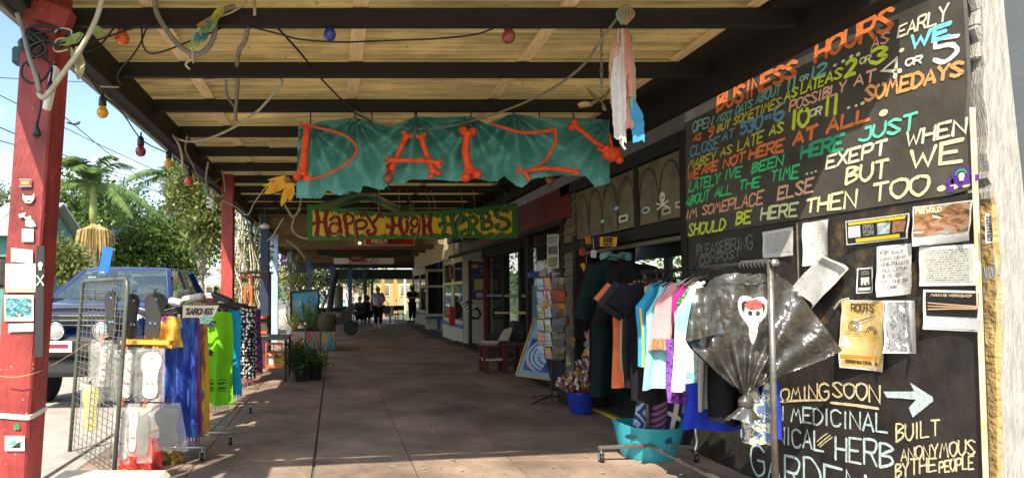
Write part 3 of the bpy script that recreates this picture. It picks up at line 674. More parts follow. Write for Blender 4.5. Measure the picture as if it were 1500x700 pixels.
for i, s_ in enumerate(('FOR SALE','LAWN MENU','ONE PULLETS','ALL LAYING','$15.00','ON ONE 156','MORE')):
    lettering(b, s_, lambda u,v: fn(.14+u*(.062*len(s_)+.1),.17-v*.065+i*.115)+NW*.003, .0028, NW, jit=.12)
b.build('handwriting', flat('ink',(.04,.04,.07)), t)
sheet('small_card', 'small black card with a white emblem between the tilted page and FOR SALE sheet', 'card', pq((1258,393),(1281,391),(1283,428),(1259,430)), M_paper, prints=[(.08,.06,.92,.95,M_kp),(.25,.38,.75,.68,M_white),(.2,.12,.8,.3,M_w4),(.15,.78,.85,.9,M_white)], seed=7)
sheet('paper_notice', 'pale multicoloured handwritten notice in a sleeve, above the star vine card', 'notice', pq((1350,362),(1434,357),(1436,418),(1352,419)), M_paper, prints=[(.06,.1,.95,.9,print_mat('writing_coloured',(.58,.64,.55),(.22,.12,.14),14,11,fill=.52,freq=30))], seed=8)
t, fn = sheet('workshop_card', 'black card with three sticks, headed WORKSHOP', 'flyer', pq((1356,424),(1442,426),(1442,486),(1358,482)), M_paper, prints=[(.05,.06,.95,.66,M_kp),(.05,.7,.95,.95,M_w3)], seed=9, curl=.015)
b = MB(); lettering(b, 'MAKING WORKSHOP', lambda u,v: fn(.15+u*.7,.16-v*.06)+NW*.004, .004, NW, jit=.0)
for k in range(3): ribbon(b, [fn(.1,.33+.08*k)+NW*.005, fn(.5,.36+.05*k)+NW*.005, fn(.93,.38+.03*k)+NW*.005], .006, NW, .0004*k)
b.build('drawing', flat('tan_print',(.62,.42,.24)), t)
t, fn = sheet('parchment_poster', 'tall ochre poster with bicycle wheel drawing hanging by a ribbon', 'poster', pq((1236,439),(1300,440),(1302,545),(1239,538)), M_paper, prints=[(.02,.02,.98,.97,M_ochre),(.1,.45,.9,.52,print_mat('ochre_writing',(.66,.48,.18),(.25,.15,.05),2,3)),(.06,.87,.94,.94,print_mat('ochre_writing2',(.66,.40,.08),(.1,.06,.03),1,4,fill=.6,gap=.8)),(.04,.8,.94,.85,flat('orange_print',(.70,.27,.03)))], seed=10, curl=.03)
b = MB(); lettering(b, 'ROOTS', lambda u,v: fn(.22+u*.56,.17-v*.12)+NW*.005, .009, NW)
for (cu,cv,r) in ((.3,.37,.11),(.3,.37,.06),(.7,.46,.14),(.7,.46,.09)):
    ribbon(b, [fn(cu+r*cos(a),cv-r*.6*sin(a))+NW*.0045 for a in [2*pi*k/16 for k in range(17 if cu < .5 else 9)]], .005, NW)
ribbon(b, [fn(.35,.32)+NW*.005, fn(.8,.22)+NW*.005], .006, NW)
b.build('drawing', flat('sepia_ink',(.12,.08,.03)), t)
b = MB(); b.tube(bez([at(1243,437,X=WX-.02),at(1231,441,X=WX-.03),at(1222,452,X=WX-.03)],4),.006,5); b.tube(bez([at(1240,438,X=WX-.02),at(1234,460,X=WX-.03),at(1232,489,X=WX-.03)],4),.006,5); b.build('ribbon', flat('cream_ribbon',(.6,.55,.4)), t)
t, fn = sheet('engraved_flyer', 'grey engraved flyer half folded over to its white back', 'flyer', pq((1302,440),(1346,440),(1358,518),(1308,517)), M_paper, prints=[(.04,.03,.7,.96,M_grey)], seed=11, curl=.05)
sheet('sticker_strip', 'narrow black sticker with white border on the outer edge of the wall', 'sticker', [at(x_,y_,X=WX-.03) for x_,y_ in ((1447,313),(1456,314),(1460,356),(1450,356))], M_paper, prints=[(.1,.05,.8,.93,M_w4)], seed=12)
# window stickers on the arch panels
for nm, lb, cc, mm, shp in (('round_sticker','round blue sticker on the left arch panel',(903,305,5,5),(.05,.15,.35),1),('round_sticker','round green sticker low on the left arch panel',(883,324,4,4),(.04,.25,.1),1),('round_sticker','round white and blue sticker on the right arch panel',(946,308,6,5),(.5,.6,.6),1),
   ('rectangular_sticker','white rectangular sticker on the left arch panel',(913,320,7,6),(.7,.7,.66),0),('rectangular_sticker','cream rectangular sticker under the skull sticker',(976,309,7,6),(.55,.5,.3),0),('rectangular_sticker','white and red sticker at the right end of the arch panels',(997,299,8,6),(.65,.55,.5),0)):
    p = at(cc[0],cc[1],X=WX-.009); k_ = WX/(cc[0]-PX); ry, rz = cc[2]*k_*p.y/(p.x)*1.0, cc[3]*k_
    b = MB(); n_ = 14 if shp else 4; a0 = 0 if shp else pi/4
    ring = [p+Vector((0,cos(a0+2*pi*k/n_)*ry*(1 if shp else 1.3),sin(a0+2*pi*k/n_)*rz*(1 if shp else 1.2))) for k in range(n_)]
    b.prism(ring, (-.001,0,0)); tt = b.build(nm, flat('st_'+str(cc[0]),mm), label=lb, cat='sticker')
    b = MB(); b.prism([p+Vector((-.002,(q.y-p.y)*.62,(q.z-p.z)*.42)) for q in ring], (-.0008,0,0)); b.build('print', M_kp if sum(mm) > 1 else M_white, tt)
sk = thing('skull_sticker', 'white skull and crossbones sticker on the right arch panel', 'sticker', at(970,296,X=WX-.01)); p = at(970,289,X=WX-.01); b = MB()
b.lathe(p, [(.001,-.002),(.05,-.001),(.05,.001),(.001,.002)], 14, rot=Matrix.Rotation(pi/2,3,'Y')); b.box(p-Vector((0,0,.055)),(.004,.05,.035))
for s_ in (-1,1): b.beam(p+Vector((-.002*s_,-.1,-.075-.03*s_)),p+Vector((-.002*s_,.1,-.075+.03*s_)),.004,.016)
b.build('skull', M_white, sk); b = MB()
for s_ in (-1,1): b.ball(p+Vector((-.003,.018*s_,-.005)),.011,8,sc=(.2,1,1))
b.build('eye_socket', M_black, sk)
# CDs for sale sign and red/white danger sign
c = [at(880,347,X=WX-.1),at(906,347,X=WX-.1),at(904,361,X=WX-.1),at(880,361,X=WX-.1)]
t, fn = sheet('sale_sign', 'small orange sign reading CDS FOR SALE over the open doorway', 'sign', c, flat('orange_card',(.75,.36,.02)), curl=0, seed=3, lift=.01)
b = MB()
for i, s_ in enumerate(('CDS','FOR','SALE')): lettering(b, s_, lambda u,v: fn(.25+u*.5,.3-v*.2+i*.3)+NW*.004, .012, NW)
b.build('lettering', M_kp, t)
# ---- pale weathered post at the right edge, grey neighbour wall
M_pale = mat('weathered_white_timber', (.22,.205,.18), .85, col2=(.42,.40,.36), vs=9, bump=.6, bs=30, stretch=(6,6,.7), thr=(.3,.6))
M_foam = mat('yellow_foam_edge', (.40,.27,.10), .9, var=.4, vs=18, bump=.8)
pp = thing('weathered_post', 'rough pale timber post with flaking edge at the right edge of the wall', 'post', (3.15,2.935,0))
Yp = 2.935; rows = [(-40,1437,1468),(0,1438,1470),(120,1442,1482),(250,1447,1496),(300,1455,1501),(420,1462,1512),(560,1462,1525),(720,1464,1538),(830,1466,1545)]
vs = []
rr2 = []
for i in range(len(rows)-1):
    for k in range(5):
        f_ = k/5; a_, b_ = rows[i], rows[i+1]; rr2.append([a_[j]+(b_[j]-a_[j])*f_ for j in range(3)])
rr2.append(rows[-1])
for (py_, xl, xr) in rr2:
    j = random.uniform(-2.5,2.5); A = at(xl+j,py_,Y=Yp); B = at(xr,py_,Y=Yp); vs += [A, B, B+Vector((0,.12,0)), A+Vector((0.0,.12,0))]
b = MB(); n_ = len(rr2); b.add(vs, [(4*i+a,4*i+(a+1)%4,4*i+4+(a+1)%4,4*i+4+a)[::-1] for i in range(n_-1) for a in range(4)]); b.build('timber', M_pale, pp)
vs = []
for i,(py_, xl, xr) in enumerate(rr2):
    A = at(xl-1+random.uniform(-2,2)-(py_ > 280)*2.5,py_,Y=Yp+.004); B = at(xl+4+random.uniform(-2,2),py_,Y=Yp-.006); vs += [A,B,B+Vector((0,.06,0)),A+Vector((0,.06,0))]
vs = vs[72:]; b = MB(); b.add(vs, [(4*i+a,4*i+(a+1)%4,4*i+4+(a+1)%4,4*i+4+a)[::-1] for i in range(n_-19) for a in range(4)]); b.build('flaking_edge', M_foam, pp)
b = MB()
for i in range(0, 9): 
    q = at(rr2[i][1],rr2[i][0],Y=Yp); b.bbox(q+Vector((.0,.03,0)),(.03,.05,.09),.01,Matrix.Rotation(random.uniform(-.4,.4),3,'Y'))
b.build('splintered_wood', M_pale, pp)
nb = wallbox('neighbour_wall', 3.16, 7, 3.02, 3.2, 0, 6.5, mat('slate_grey_wall', (.072,.080,.085), .7, var=.12, vs=2)); tag(nb, 'plain slate grey wall end at the far right edge', 'wall')
# ================================================================ OVERHEAD
M_cable = flat('black_cable', (.012,.012,.012), .5)
M_hose = mat('grey_hose', (.22,.20,.16), .55, var=.3, vs=12)
M_hose2 = mat('dirty_white_conduit', (.42,.38,.28), .55, var=.3, vs=12)
def run(name, label, cat, pts, r, m, group=None, n=7, seg=8):
    P = bez([p if isinstance(p, Vector) else at(p[0],p[1],Y=p[2]) for p in pts], seg)
    b = MB(); b.tube(P, r, n); return b.build(name, m, smooth='all', label=label, cat=cat, group=group)
def bulb(px, py, Y, r, col, label, up=.05, trans=False, glow=0):
    p = at(px,py,Y=Y); t = thing('light_bulb', label, 'light bulb', p+Vector((0,0,up+r)), 'coloured festoon bulbs')
    b = MB(); b.lathe(p, [(.002,-r),(r*.45,-r*.9),(r*.8,-r*.62),(r,-r*.1),(r*.93,r*.35),(r*.62,r*.85),(r*.42,r*1.15),(r*.4,r*1.3)], 16)
    b.build('glass_globe', mat('bulb_'+label.split(' ')[0], col, .15, var=.1, bump=0, coat=.6, trans=.25), t, smooth='all')
    b = MB(); b.lathe(p, [(r*.42,r*1.15),(r*.62,r*1.1),(r*.66,r*1.3),(r*.62,r*2.3),(r*.5,r*2.6),(r*.3,r*2.8)], 12); b.tube([p+Vector((0,0,r*2.7)),p+Vector((.003,0,r*3.6))],r*.18,6)
    b.build('socket', M_blackp, t, smooth='all')
    return t
bulb(179,56,3.72,.044,(.85,.16,.01),'orange bulb hanging near the top of the near red post')
bulb(483,51,3.72,.040,(.02,.06,.42),'blue bulb hanging under the first joist')
bulb(745,54,3.72,.042,(.30,.05,.045),'dusky red bulb under the first joist left of the streamers')
bulb(150,165,4.3,.042,(.80,.42,.01),'yellow bulb, nearest on the outer edge of the awning')
bulb(206,222,5.4,.048,(.28,.01,.04),'crimson bulb on a loose wire below the awning edge')
bulb(247,240,6.1,.046,(.72,.36,.02),'amber bulb small against the palm leaves at the awning edge')
bulb(277,266,6.9,.052,(.62,.06,.03),'bright red bulb between hanging hoses on the awning edge')
bulb(303,281,7.5,.035,(.01,.22,.10),'green bulb holder just above the white spiral lamp')
bulb(388,334,9.6,.045,(.75,.75,.72),'white round bulb hanging on a long cord beyond the second red post') if False else None
# spiral compact lamp
p = at(308,296,Y=7.55); t = thing('spiral_lamp','white spiral energy saving lamp hanging beside the second red post','light bulb',p+Vector((0,0,.1)),'coloured festoon bulbs')
b = MB(); b.tube([p+Vector((.038*cos(a),.038*sin(a),.08-a*.0085)) for a in [k*.45 for k in range(45)]],.011,6); b.build('spiral_tube', flat('lamp_white',(.8,.8,.78),.3), t, smooth='all')
b = MB(); b.lathe(p+Vector((0,0,.08)),[(.02,0),(.04,.01),(.04,.06),(.02,.07)],12); b.build('base', M_white, t)
p = at(388,333,Y=9.3); t = thing('disc_bulb','white round bulb on a long cord before the dark blue column','light bulb',p)
b = MB(); b.lathe(p,[(.01,-.02),(.06,-.015),(.085,.01),(.06,.035),(.015,.06)],16); b.build('globe', flat('lamp_white',(.8,.8,.78)), t, smooth='all'); b = MB(); b.tube([p+Vector((0,0,.05)),at(387,270,Y=9.3)],.006,5); b.build('cord', M_cable, t)
# festoon cables
run('festoon_cable','black cable sagging under the first joist from the near post to the red bulb','cable',[(95,75,3.6),(140,72,3.66),(178,30,3.70),(205,33,3.70),(210,68,3.66),(230,78,3.66),(300,52,3.7),(343,37,3.7),(400,48,3.67),(440,58,3.67),(500,62,3.67),(560,60,3.67),(640,57,3.67),(700,50,3.68),(740,34,3.70)],.0055,M_cable)
run('festoon_cable','black cable looping from the first joist down past the orange bulb','cable',[(110,70,3.62),(215,36,3.66),(213,45,3.66),(205,65,3.7),(192,85,3.75),(178,100,3.8),(172,115,3.85),(178,124,3.85)],.0055,M_cable)
run('festoon_cable','black cable along the outer edge of the awning joining the bulbs','cable',[(118,98,3.7),(150,140,4.3),(175,160,4.7),(203,200,5.4),(220,213,5.7),(247,226,6.1),(277,250,6.9),(303,270,7.5),(330,285,8.4)],.006,M_cable)
run('festoon_cable','thin straight cable slanting down from the first joist towards the green cloth','cable',[(402,36,3.66),(440,78,4.2),(470,115,4.9),(500,146,5.2),(520,165,5.3),(545,180,5.3)],.0075,M_cable)
run('conduit','grey conduit slanting from the streamers down across the green cloth','conduit',[(915,12,3.62),(880,60,3.7),(850,100,4.0),(800,135,4.5),(745,160,5.0),(690,178,5.3),(640,188,5.33),(600,188,5.33),(560,182,5.33),(520,163,5.28)],.009,M_hose)
# hoses
run('hose','thick grey hose looping low under the first joist with leaves beside it','hose',[(226,-8,3.5),(230,20,3.6),(248,50,3.62),(268,72,3.62),(288,80,3.62),(305,70,3.62),(314,52,3.62),(316,30,3.64),(330,14,3.64),(345,10,3.64)],.016,M_hose)
run('hose','bent pale hose crossing in front of the near post top','hose',[(152,-10,3.0),(140,30,3.02),(118,72,3.04),(98,100,3.05),(80,125,3.06),(66,142,3.06),(60,142,3.06),(57,136,3.08)],.013,M_hose2)
run('hose','grey hose running down the inner side of the near post','hose',[(25,20,3.1),(34,45,3.1),(42,80,3.08),(52,110,3.06),(58,135,3.06)],.013,M_hose)
run('hose','short kinked hose stub hanging between the first and second joists','hose',[(364,36,3.7),(358,62,3.85),(350,75,4.0),(347,96,4.5)],.016,M_hose)
run('hose','short forked hose hanging between the second and third joists','hose',[(348,115,4.6),(347,140,4.9),(345,160,5.2),(345,176,5.3)],.017,M_hose)
run('hose','thin hose branch joining the forked hose under the second joist','hose',[(331,118,4.6),(332,138,4.8),(342,155,5.1)],.011,M_hose)
run('hose','long pale hose drooping from the second joist across to the awning edge','hose',[(300,118,4.6),(350,114,4.6),(395,113,4.6),(413,120,4.7),(400,138,4.9),(375,165,5.2),(340,188,5.6),(305,203,6.0),(275,207,6.1),(250,198,6.1),(238,180,6.0)],.012,M_hose2)
run('hose','pale hose dropping vertically by the awning edge behind the crimson bulb','hose',[(242,190,6.0),(258,205,6.1),(266,225,6.2),(268,250,6.5)],.013,M_hose2)
run('hose','looping hose by the awning edge above the spiral lamp','hose',[(274,200,6.0),(272,220,6.4),(282,240,6.8),(290,255,7.1),(310,268,7.6),(322,262,7.9)],.012,M_hose)
run('hose','vertical hose loop near the top of the second red post','hose',[(305,238,6.6),(302,260,7.0),(306,285,7.4),(318,295,8),(330,282,8.4),(326,250,8)],.013,M_hose)
run('cord','white cord sagging from the second red post to the orange paper flower','cord',[(322,292,8.2),(345,303,8.3),(362,315,8.2),(372,298,7.6),(385,280,6.8),(400,262,5.6)],.007,M_hose2)
run('hose','pale hose hanging in a loop left of the herb sign','hose',[(417,300,9.3),(430,318,9.3),(440,300,9.3),(441,270,9.0)],.016,M_hose2)
run('hose','second pale hose loop touching the left end of the herb sign','hose',[(452,350,9.4),(438,346,9.4),(428,335,9.4),(432,318,9.4),(440,306,9.3)],.016,M_hose2)
run('hose','slanting pale hose behind the dark column','hose',[(415,320,10),(400,345,10.5),(393,352,10.8)],.014,M_hose2)
run('wire','bare wire hook under the first joist beside the coloured rag','wire',[(312,28,3.62),(340,18,3.62),(358,6,3.64),(362,-4,3.64)],.006,M_hose2)
run('pipe_stub','short pale pipe stub on the face of the first joist','pipe',[(373,2,3.64),(373,23,3.64)],.010,M_hose2)
run('nail_rod','pale rod sticking out below the second joist near the post','rod',[(147,127,4.3),(174,128,4.3)],.006,M_hose2)
# fluorescent fitting
t = thing('tube_light','old cream fluorescent fitting under the fifth joist with a loose white lead','light fitting',at(418,212,Y=6.9))
b = MB(); b.bbox(at(420,211,Y=6.9),(.42,.12,.06),.012); b.build('fitting', mat('cream_enamel',(.5,.42,.28),.5), t)
b = MB(); b.tube(bez([at(388,206,Y=6.9),at(375,210,Y=6.9),at(360,211,Y=6.9),at(358,206,Y=6.9),at(372,204,Y=6.9)],6),.008,6); b.build('lead', M_hose2, t)
# power board and plugs on the near post
pb = thing('power_board','white multi socket power board fixed to the inner face of the near red post','power board',at(76,165,Y=3.22))
A, B = at(68,162,Y=3.2), at(82,98,Y=3.2); b = MB(); b.beam(A,B,.055,.03,b=.008); b.build('housing', M_white, pb)
b = MB()
for k in range(3):
    q = A.lerp(B,.2+.28*k)+Vector((0,-.0155,0))
    for (dx,dz,rr) in ((-.008,.008,.5),(.008,.008,-.5),(0,-.010,0)): b.box(q+Vector((dx,0,dz)),(.003,.003,.011),Matrix.Rotation(rr,3,'Y'))
b.build('socket_hole', M_black, pb, kind='stuff')
def plug(px, py, Y, pts, label, r=.016):
    p = at(px,py,Y=Y); t = thing('plug', label, 'plug', p)
    b = MB(); b.lathe(p,[(.001,-.035),(r*1.3,-.033),(r*1.3,-.015),(r,.0),(r*.5,.02),(.005,.035)],12); b.box(p+Vector((.006,0,-.042)),(.004,.006,.016)); b.box(p+Vector((-.006,0,-.042)),(.004,.006,.016)); b.build('plug_body', M_blackp, t, smooth='all')
    b = MB(); b.tube(bez([p+Vector((0,0,.03))]+[at(*q[:2],Y=q[2]) for q in pts],6),.006,6); b.build('lead', M_cable, t, smooth='all')
plug(54,190,3.15,[(58,165,3.1),(60,140,3.1),(56,110,3.12),(40,95,3.12)],'black plug dangling lowest against the near red post')
plug(74,124,3.15,[(76,100,3.12),(70,90,3.12),(60,82,3.12)],'black plug hanging over the white power board')
run('tangled_lead','tangle of black leads looped in front of the near post top','cable',[(75,100,3.1),(62,118,3.1),(45,122,3.1),(32,112,3.1),(34,95,3.1),(46,88,3.1),(60,72,3.08),(50,60,3.08),(38,52,3.08),(46,40,3.1),(75,40,3.1),(100,50,3.1),(104,58,3.1),(80,66,3.08),(60,60,3.08),(55,80,3.08),(68,82,3.08),(64,66,3.08),(50,72,3.08),(44,60,3.1),(60,48,3.1),(90,46,3.12)],.007,M_cable,seg=6)
run('tangled_lead','second black lead coiled tightly over the post top','cable',[(40,50,3.12),(55,55,3.07),(68,72,3.06),(52,84,3.07),(44,70,3.07),(58,62,3.06),(72,60,3.07),(90,70,3.1),(96,48,3.12),(70,36,3.12)],.006,M_cable,seg=6)
run('twine','pale twine looped round the leads by the eucalyptus leaves','twine',[(80,48,3.1),(88,42,3.1),(104,45,3.1),(102,56,3.1),(85,58,3.1),(78,70,3.1),(84,76,3.1),(100,73,3.1)],.005,M_hose2)
b = MB(); q = at(28,83,Y=3.25); b.bbox(q,(.06,.06,.095),.012); b.build('junction_box', mat('teal_black_box',(.02,.05,.07),.5), label='small dark weatherproof box on the street side of the near post', cat='switch box')
b = MB(); q = at(52,62,Y=3.2); b.bbox(q,(.11,.08,.12),.02,Matrix.Rotation(.3,3,'Y')); b.ball(q+Vector((-.02,-.06,-.04)),.04,10); b.build('transformer_box', M_blackp, label='black transformer box amid the tangled leads at the post top', cat='transformer')
b = MB(); q = at(80,25,Y=3.2); b.bbox(q,(.18,.10,.11),.01,Matrix.Rotation(.35,3,'Y')); b.build('red_bracket', M_red, label='stubby red timber bracket at the top of the near post', cat='bracket')
# dry leaves and rags
M_dry = mat('dry_leaf_green', (.30,.36,.10), .6, var=.4, vs=30, transl=.35)
M_dryb = mat('dry_leaf_brown', (.42,.36,.20), .7, var=.4, vs=30, transl=.3)
t = thing('leaf_sprig','dried eucalyptus leaves tucked into the leads at the post top','leaves',at(105,60,Y=3.15))
for a in (((95,60),(122,50),.05),((86,65),(118,48),.045),((112,68),(115,117),.055),((135,36),(150,55),.05),((104,70),(108,95),.03)):
    b = MB(); leaf(b, at(*a[0],Y=3.08), at(*a[1],Y=3.05), a[2]); b.build('leaf', M_dry if a[2] < .055 else M_dryb, t, smooth='all')
t = thing('coloured_rag','rainbow rag twisted round the hose under the first joist','rag',at(300,20,Y=3.58))
cols = [(.45,.50,.08),(.60,.22,.10),(.25,.45,.15),(.08,.28,.40),(.45,.60,.30),(.2,.3,.25)]
for i,(a,c,w_) in enumerate((((326,8),(310,28),.05),((328,14),(288,38),.05),((318,24),(292,48),.06),((305,30),(284,60),.07),((292,40),(280,72),.06),((300,34),(297,62),.05))):
    b = MB(); leaf(b, at(*a,Y=3.56+.004*i), at(*c,Y=3.54+.006*i), w_, bend=.2); b.build('strip', mat('rag_%d'%i, cols[i], .7, var=.4, vs=25, transl=.3), t, smooth='all')
b = MB(); b.tube(bez([at(281,70,Y=3.54),at(282,86,Y=3.54),at(276,90,Y=3.54),at(272,95,Y=3.54),at(278,102,Y=3.54)],5),.006,5); b.tube([at(282,86,Y=3.54),at(283,93,Y=3.54)],.005,5); b.build('string_end', M_hose2, t)
t = thing('paper_flower','drooping orange and yellow petal ornament left of the green cloth','ornament',at(418,258,Y=5.3))
M_or = mat('orange_petal', (.80,.33,.02), .5, col2=(.85,.55,.05), vs=15, transl=.3)
for a,c,w_ in (((421,263),(384,272),.035),((419,260),(388,284),.09),((420,262),(402,281),.07),((424,266),(420,285),.06),((423,268),(412,302),.06),((428,268),(424,295),.06),((418,258),(392,264),.03)):
    b = MB(); leaf(b, at(*a,Y=5.28), at(*c,Y=5.25), w_, bend=.15); b.build('petal', M_or, t, smooth='all')
b = MB(); b.ball(at(421,263,Y=5.27),.03,8); b.tube([at(421,260,Y=5.27),at(430,266,Y=5.3),at(441,266,Y=5.33)],.007,5); b.build('stalk', mat('brown_stalk',(.2,.1,.04),.6), t)
# streamers
M_sc = [mat('streamer_'+n_, c_, .75, var=.12, vs=20, bump=.2, transl=.35) for n_, c_ in (('white',(.78,.72,.66)),('pink',(.72,.30,.22)),('green',(.25,.52,.35)),('blue',(.06,.35,.62)),('peach',(.72,.42,.26)))]
t = thing('ribbon_streamers','bunch of white, pink, green and blue cloth streamers hanging from the first joist','streamers',at(916,38,Y=3.55))
SP = [(906,42,902,125,905,200,0,13),(912,42,910,120,912,208,0,12),(902,48,896,100,898,152,4,10),(917,42,921,100,921,185,1,13),(921,45,926,95,926,140,1,9),(925,50,928,110,926,185,2,7),(927,140,933,170,935,205,3,17),(908,42,906,90,905,160,1,8)]
for i,(x0,y0,x1,y1,x2,y2,ci,w_) in enumerate(SP):
    P = bez([at(x0,y0,Y=3.55),at((x0+x1)/2,(y0+y1)/2,Y=3.54),at(x1,y1,Y=3.535+.01*(i%3)),at((x1+x2)/2,(y1+y2)/2,Y=3.53+.012*(i%4)),at(x2,y2,Y=3.53+.01*(i%3))],6); n_ = len(P)
    b = MB(); vs = []
    for k,q in enumerate(P):
        f_ = k/(n_-1); ww = w_*.004*(.25+.75*min(1,f_*2.2)); rg = random.uniform(-.0035,.0035)
        for s_ in range(5):
            vs.append(q+Vector(((s_/4-.5)*ww+rg, .008*sin(s_*2.1+i+f_*4), random.uniform(-.02,.0) if k == n_-1 else 0)))
    b.add(vs, [(5*k+s_,5*k+s_+1,5*k+s_+6,5*k+s_+5) for k in range(n_-1) for s_ in range(4)]); b.build('streamer', M_sc[ci], t, smooth='all')
b = MB()
for k in range(6):
    a = at(916,8,Y=3.55); c = at(914,36,Y=3.55); x_ = (k-2.5)*.012
    b.tube(bez([a+Vector((x_*.3,0,0)),a.lerp(c,.5)+Vector((x_*1.6,-.01,0)),c+Vector((x_*.3,0,0))],5),.009,6,mi=k%2)
b.build('knot', [M_sc[2],M_sc[1]], t, smooth='all')
b = MB(); q0 = at(914,206,Y=3.53); b.tube(bez([q0+Vector((0,0,.02)),at(912,212,Y=3.53),at(916,219,Y=3.53)],4),.007,5); b.build('loose_end', M_sc[0], t)
# chain
t = thing('chain','rusty chain hanging from the first joist above the right end of the green cloth','chain',at(882,40,Y=3.8))
for k in range(17):
    q = at(881,22+k*6.9,Y=3.8); b = MB(); rt = Matrix.Rotation(pi/2*(k%2),3,'Z')
    b.tube([q+rt@Vector((.0085*cos(a),0,.019*sin(a))) for a in [2*pi*j/10 for j in range(11)]],.003,5,caps=False); b.build('link', M_metal, t)
t = thing('dried_stick_bundle','brown dried twig and seed pod bundle hanging below the chain','ornament',at(870,150,Y=3.9))
b = MB(); 
for (x0,y0,x1,y1) in ((885,140,848,158),(880,146,860,130),(878,150,895,128),(875,144,858,156),(882,150,888,162)):
    b.tube(bez([at(x0,y0,Y=3.9),at((x0+x1)/2,(y0+y1)/2+3,Y=3.88),at(x1,y1,Y=3.9)],5),[.004+.008*sin(pi*j/10) for j in range(11)],6)
b.build('twigs', mat('twig_brown',(.16,.10,.05),.7,var=.4), t, kind='stuff'); b = MB(); b.ball(at(856,153,Y=3.88),.03,8,sc=(1.5,1,.6)); b.build('seed_pod', mat('pod_tan',(.35,.24,.10),.6), t, smooth='all')
# ---------------------------------------------------------------- green cloth with bone letters
M_net = mat('green_shade_cloth', (.04,.22,.19), .36, col2=(.20,.62,.60), vs=60, bump=.35, bs=260, thr=(.2,.85), transl=.2)
cl = thing('shade_cloth_banner','ragged green shade cloth banner hung under the joists carrying orange bones','banner',at(670,170,Y=5.35))
TOPE = [(437,184),(455,184),(470,178),(520,172),(545,180),(580,183),(608,170),(640,172),(690,170),(712,182),(735,172),(752,166),(790,172),(840,172),(893,176)]
BOTE = [(441,290),(470,291),(480,279),(497,287),(515,280),(528,283),(532,271),(560,279),(572,268),(592,270),(600,263),(640,263),(668,266),(700,262),(716,266),(728,266),(738,258),(756,272),(765,275),(780,262),(808,258),(835,257),(858,258),(872,274),(893,268)]
def pl(L_, x):
    for i in range(len(L_)-1):
        if x <= L_[i+1][0]: return L_[i][1]+(L_[i+1][1]-L_[i][1])*(x-L_[i][0])/(L_[i+1][0]-L_[i][0])
    return L_[-1][1]
KN = [(455,184),(520,172),(610,170),(690,172),(752,166),(893,176)]
def clothY(x, y):
    d = 0
    for i,(kx,ky) in enumerate(KN):
        r_ = sqrt((x-kx)**2+(y-ky)**2)+12; a = atan2(y-ky, x-kx); d += .095*sin(a*15+i*2)*exp(-r_/80)
    d += .035*sin(x*.055+y*.02)+.05*nz3(x*.03,y*.03)+.022*nz3(x*.09,y*.06,3)+.008*nz3(x*.25,y*.2,5)
    return 5.36+d
def clothP(u, v):
    x = 437+456*u; yt, yb = pl(TOPE,x), pl(BOTE,x)+1.5*nz3(x*.3,0); y = yt+(yb-yt)*v
    return at(x-(3 if u < .02 else 0)*v, y, Y=clothY(x,y)-.05*v)
b = MB(); b.grid(clothP, 150, 30); b.build('cloth', M_net, cl, smooth='all')
b = MB()
for kx,ky in KN+[(608,170),(545,180),(790,172),(840,172)]:
    q = at(kx,ky,Y=5.36); b.tube([q+Vector((0,-.01,-.01)),q+Vector((0,0,.03)),Vector((q.x,5.40,JZ+.02))],.006,5)
b.build('tie', M_cable, cl, kind='stuff')
M_bone = mat('orange_painted_bone', (.55,.025,.005), .5, col2=(.85,.09,.012), vs=16, bump=.6, bs=26, thr=(.3,.55))
def bone(px, rads, label, k0=1.0, k1=1.0, Y=5.24, name='painted_bone', sd=0):
    P = bez([at(x,y,Y=Y) for x,y in px],8); n_ = len(P); R_ = []
    s_ = Y/900
    for i in range(n_):
        f_ = i/(n_-1); r = (rads[0]*(1-f_)+rads[1]*f_)
        R_.append(r*.76*s_*(1+.22*nz3(i*1.3,sd,1)+.55*k0*exp(-(f_/.10)**2)+.55*k1*exp(-((1-f_)/.10)**2)))
    b = MB(); b.tube(P,R_,10); d0 = (P[0]-P[1]).normalized(); d1 = (P[-1]-P[-2]).normalized()
    for (q,d,k,r) in ((P[0],d0,k0,rads[0]),(P[-1],d1,k1,rads[1])):
        if k > .3:
            sd_ = d.cross(Vector((0,1,0)))
            for g in (-1,1): b.ball(q+sd_*g*r*s_*.95+d*r*s_*.25,r*s_*1.0*k,10,sc=(1,1,.9))
    return b.build(name, M_bone, smooth='all', label=label, cat='bone letter', group='orange bones wired to the green cloth as letters')
bone([(450,184),(447,215),(443,258)],(6.5,8),'upright orange bone forming the stem of the letter D',.2,.8,sd=1)
bone([(438,180),(460,186),(490,193),(512,203),(522,216),(518,230),(500,245),(470,259),(445,265)],(2.2,2.2),'thin curved orange rib forming the bow of the letter D',0,0,Y=5.22)
bone([(596,198),(588,215),(572,250)],(5.5,5),'left slanting orange bone of the letter A',.7,.7,sd=3)
bone([(617,200),(624,225),(636,254)],(5,6),'right slanting orange bone of the letter A',.7,.8,sd=4)
bone([(568,235),(600,235),(628,236),(644,240)],(4,4.5),'horizontal orange bone crossing the letter A',.7,.8,Y=5.19,sd=5)
bone([(685,194),(682,215),(684,235),(690,255)],(7,9),'thick upright orange bone forming the letter I',1.0,.9,sd=6)
bone([(720,181),(740,188),(765,194),(795,193),(813,189)],(2.5,3.5),'top curved orange rib of the letter Z',0,.3,Y=5.22)
bone([(813,190),(814,205),(805,226),(790,243),(772,250)],(3,2.8),'thin curved orange rib dropping through the letter Z',0,0,Y=5.20)
bone([(772,250),(800,247),(830,249),(847,253)],(3.4,5),'bottom flat orange rib of the letter Z',0,0,Y=5.17)
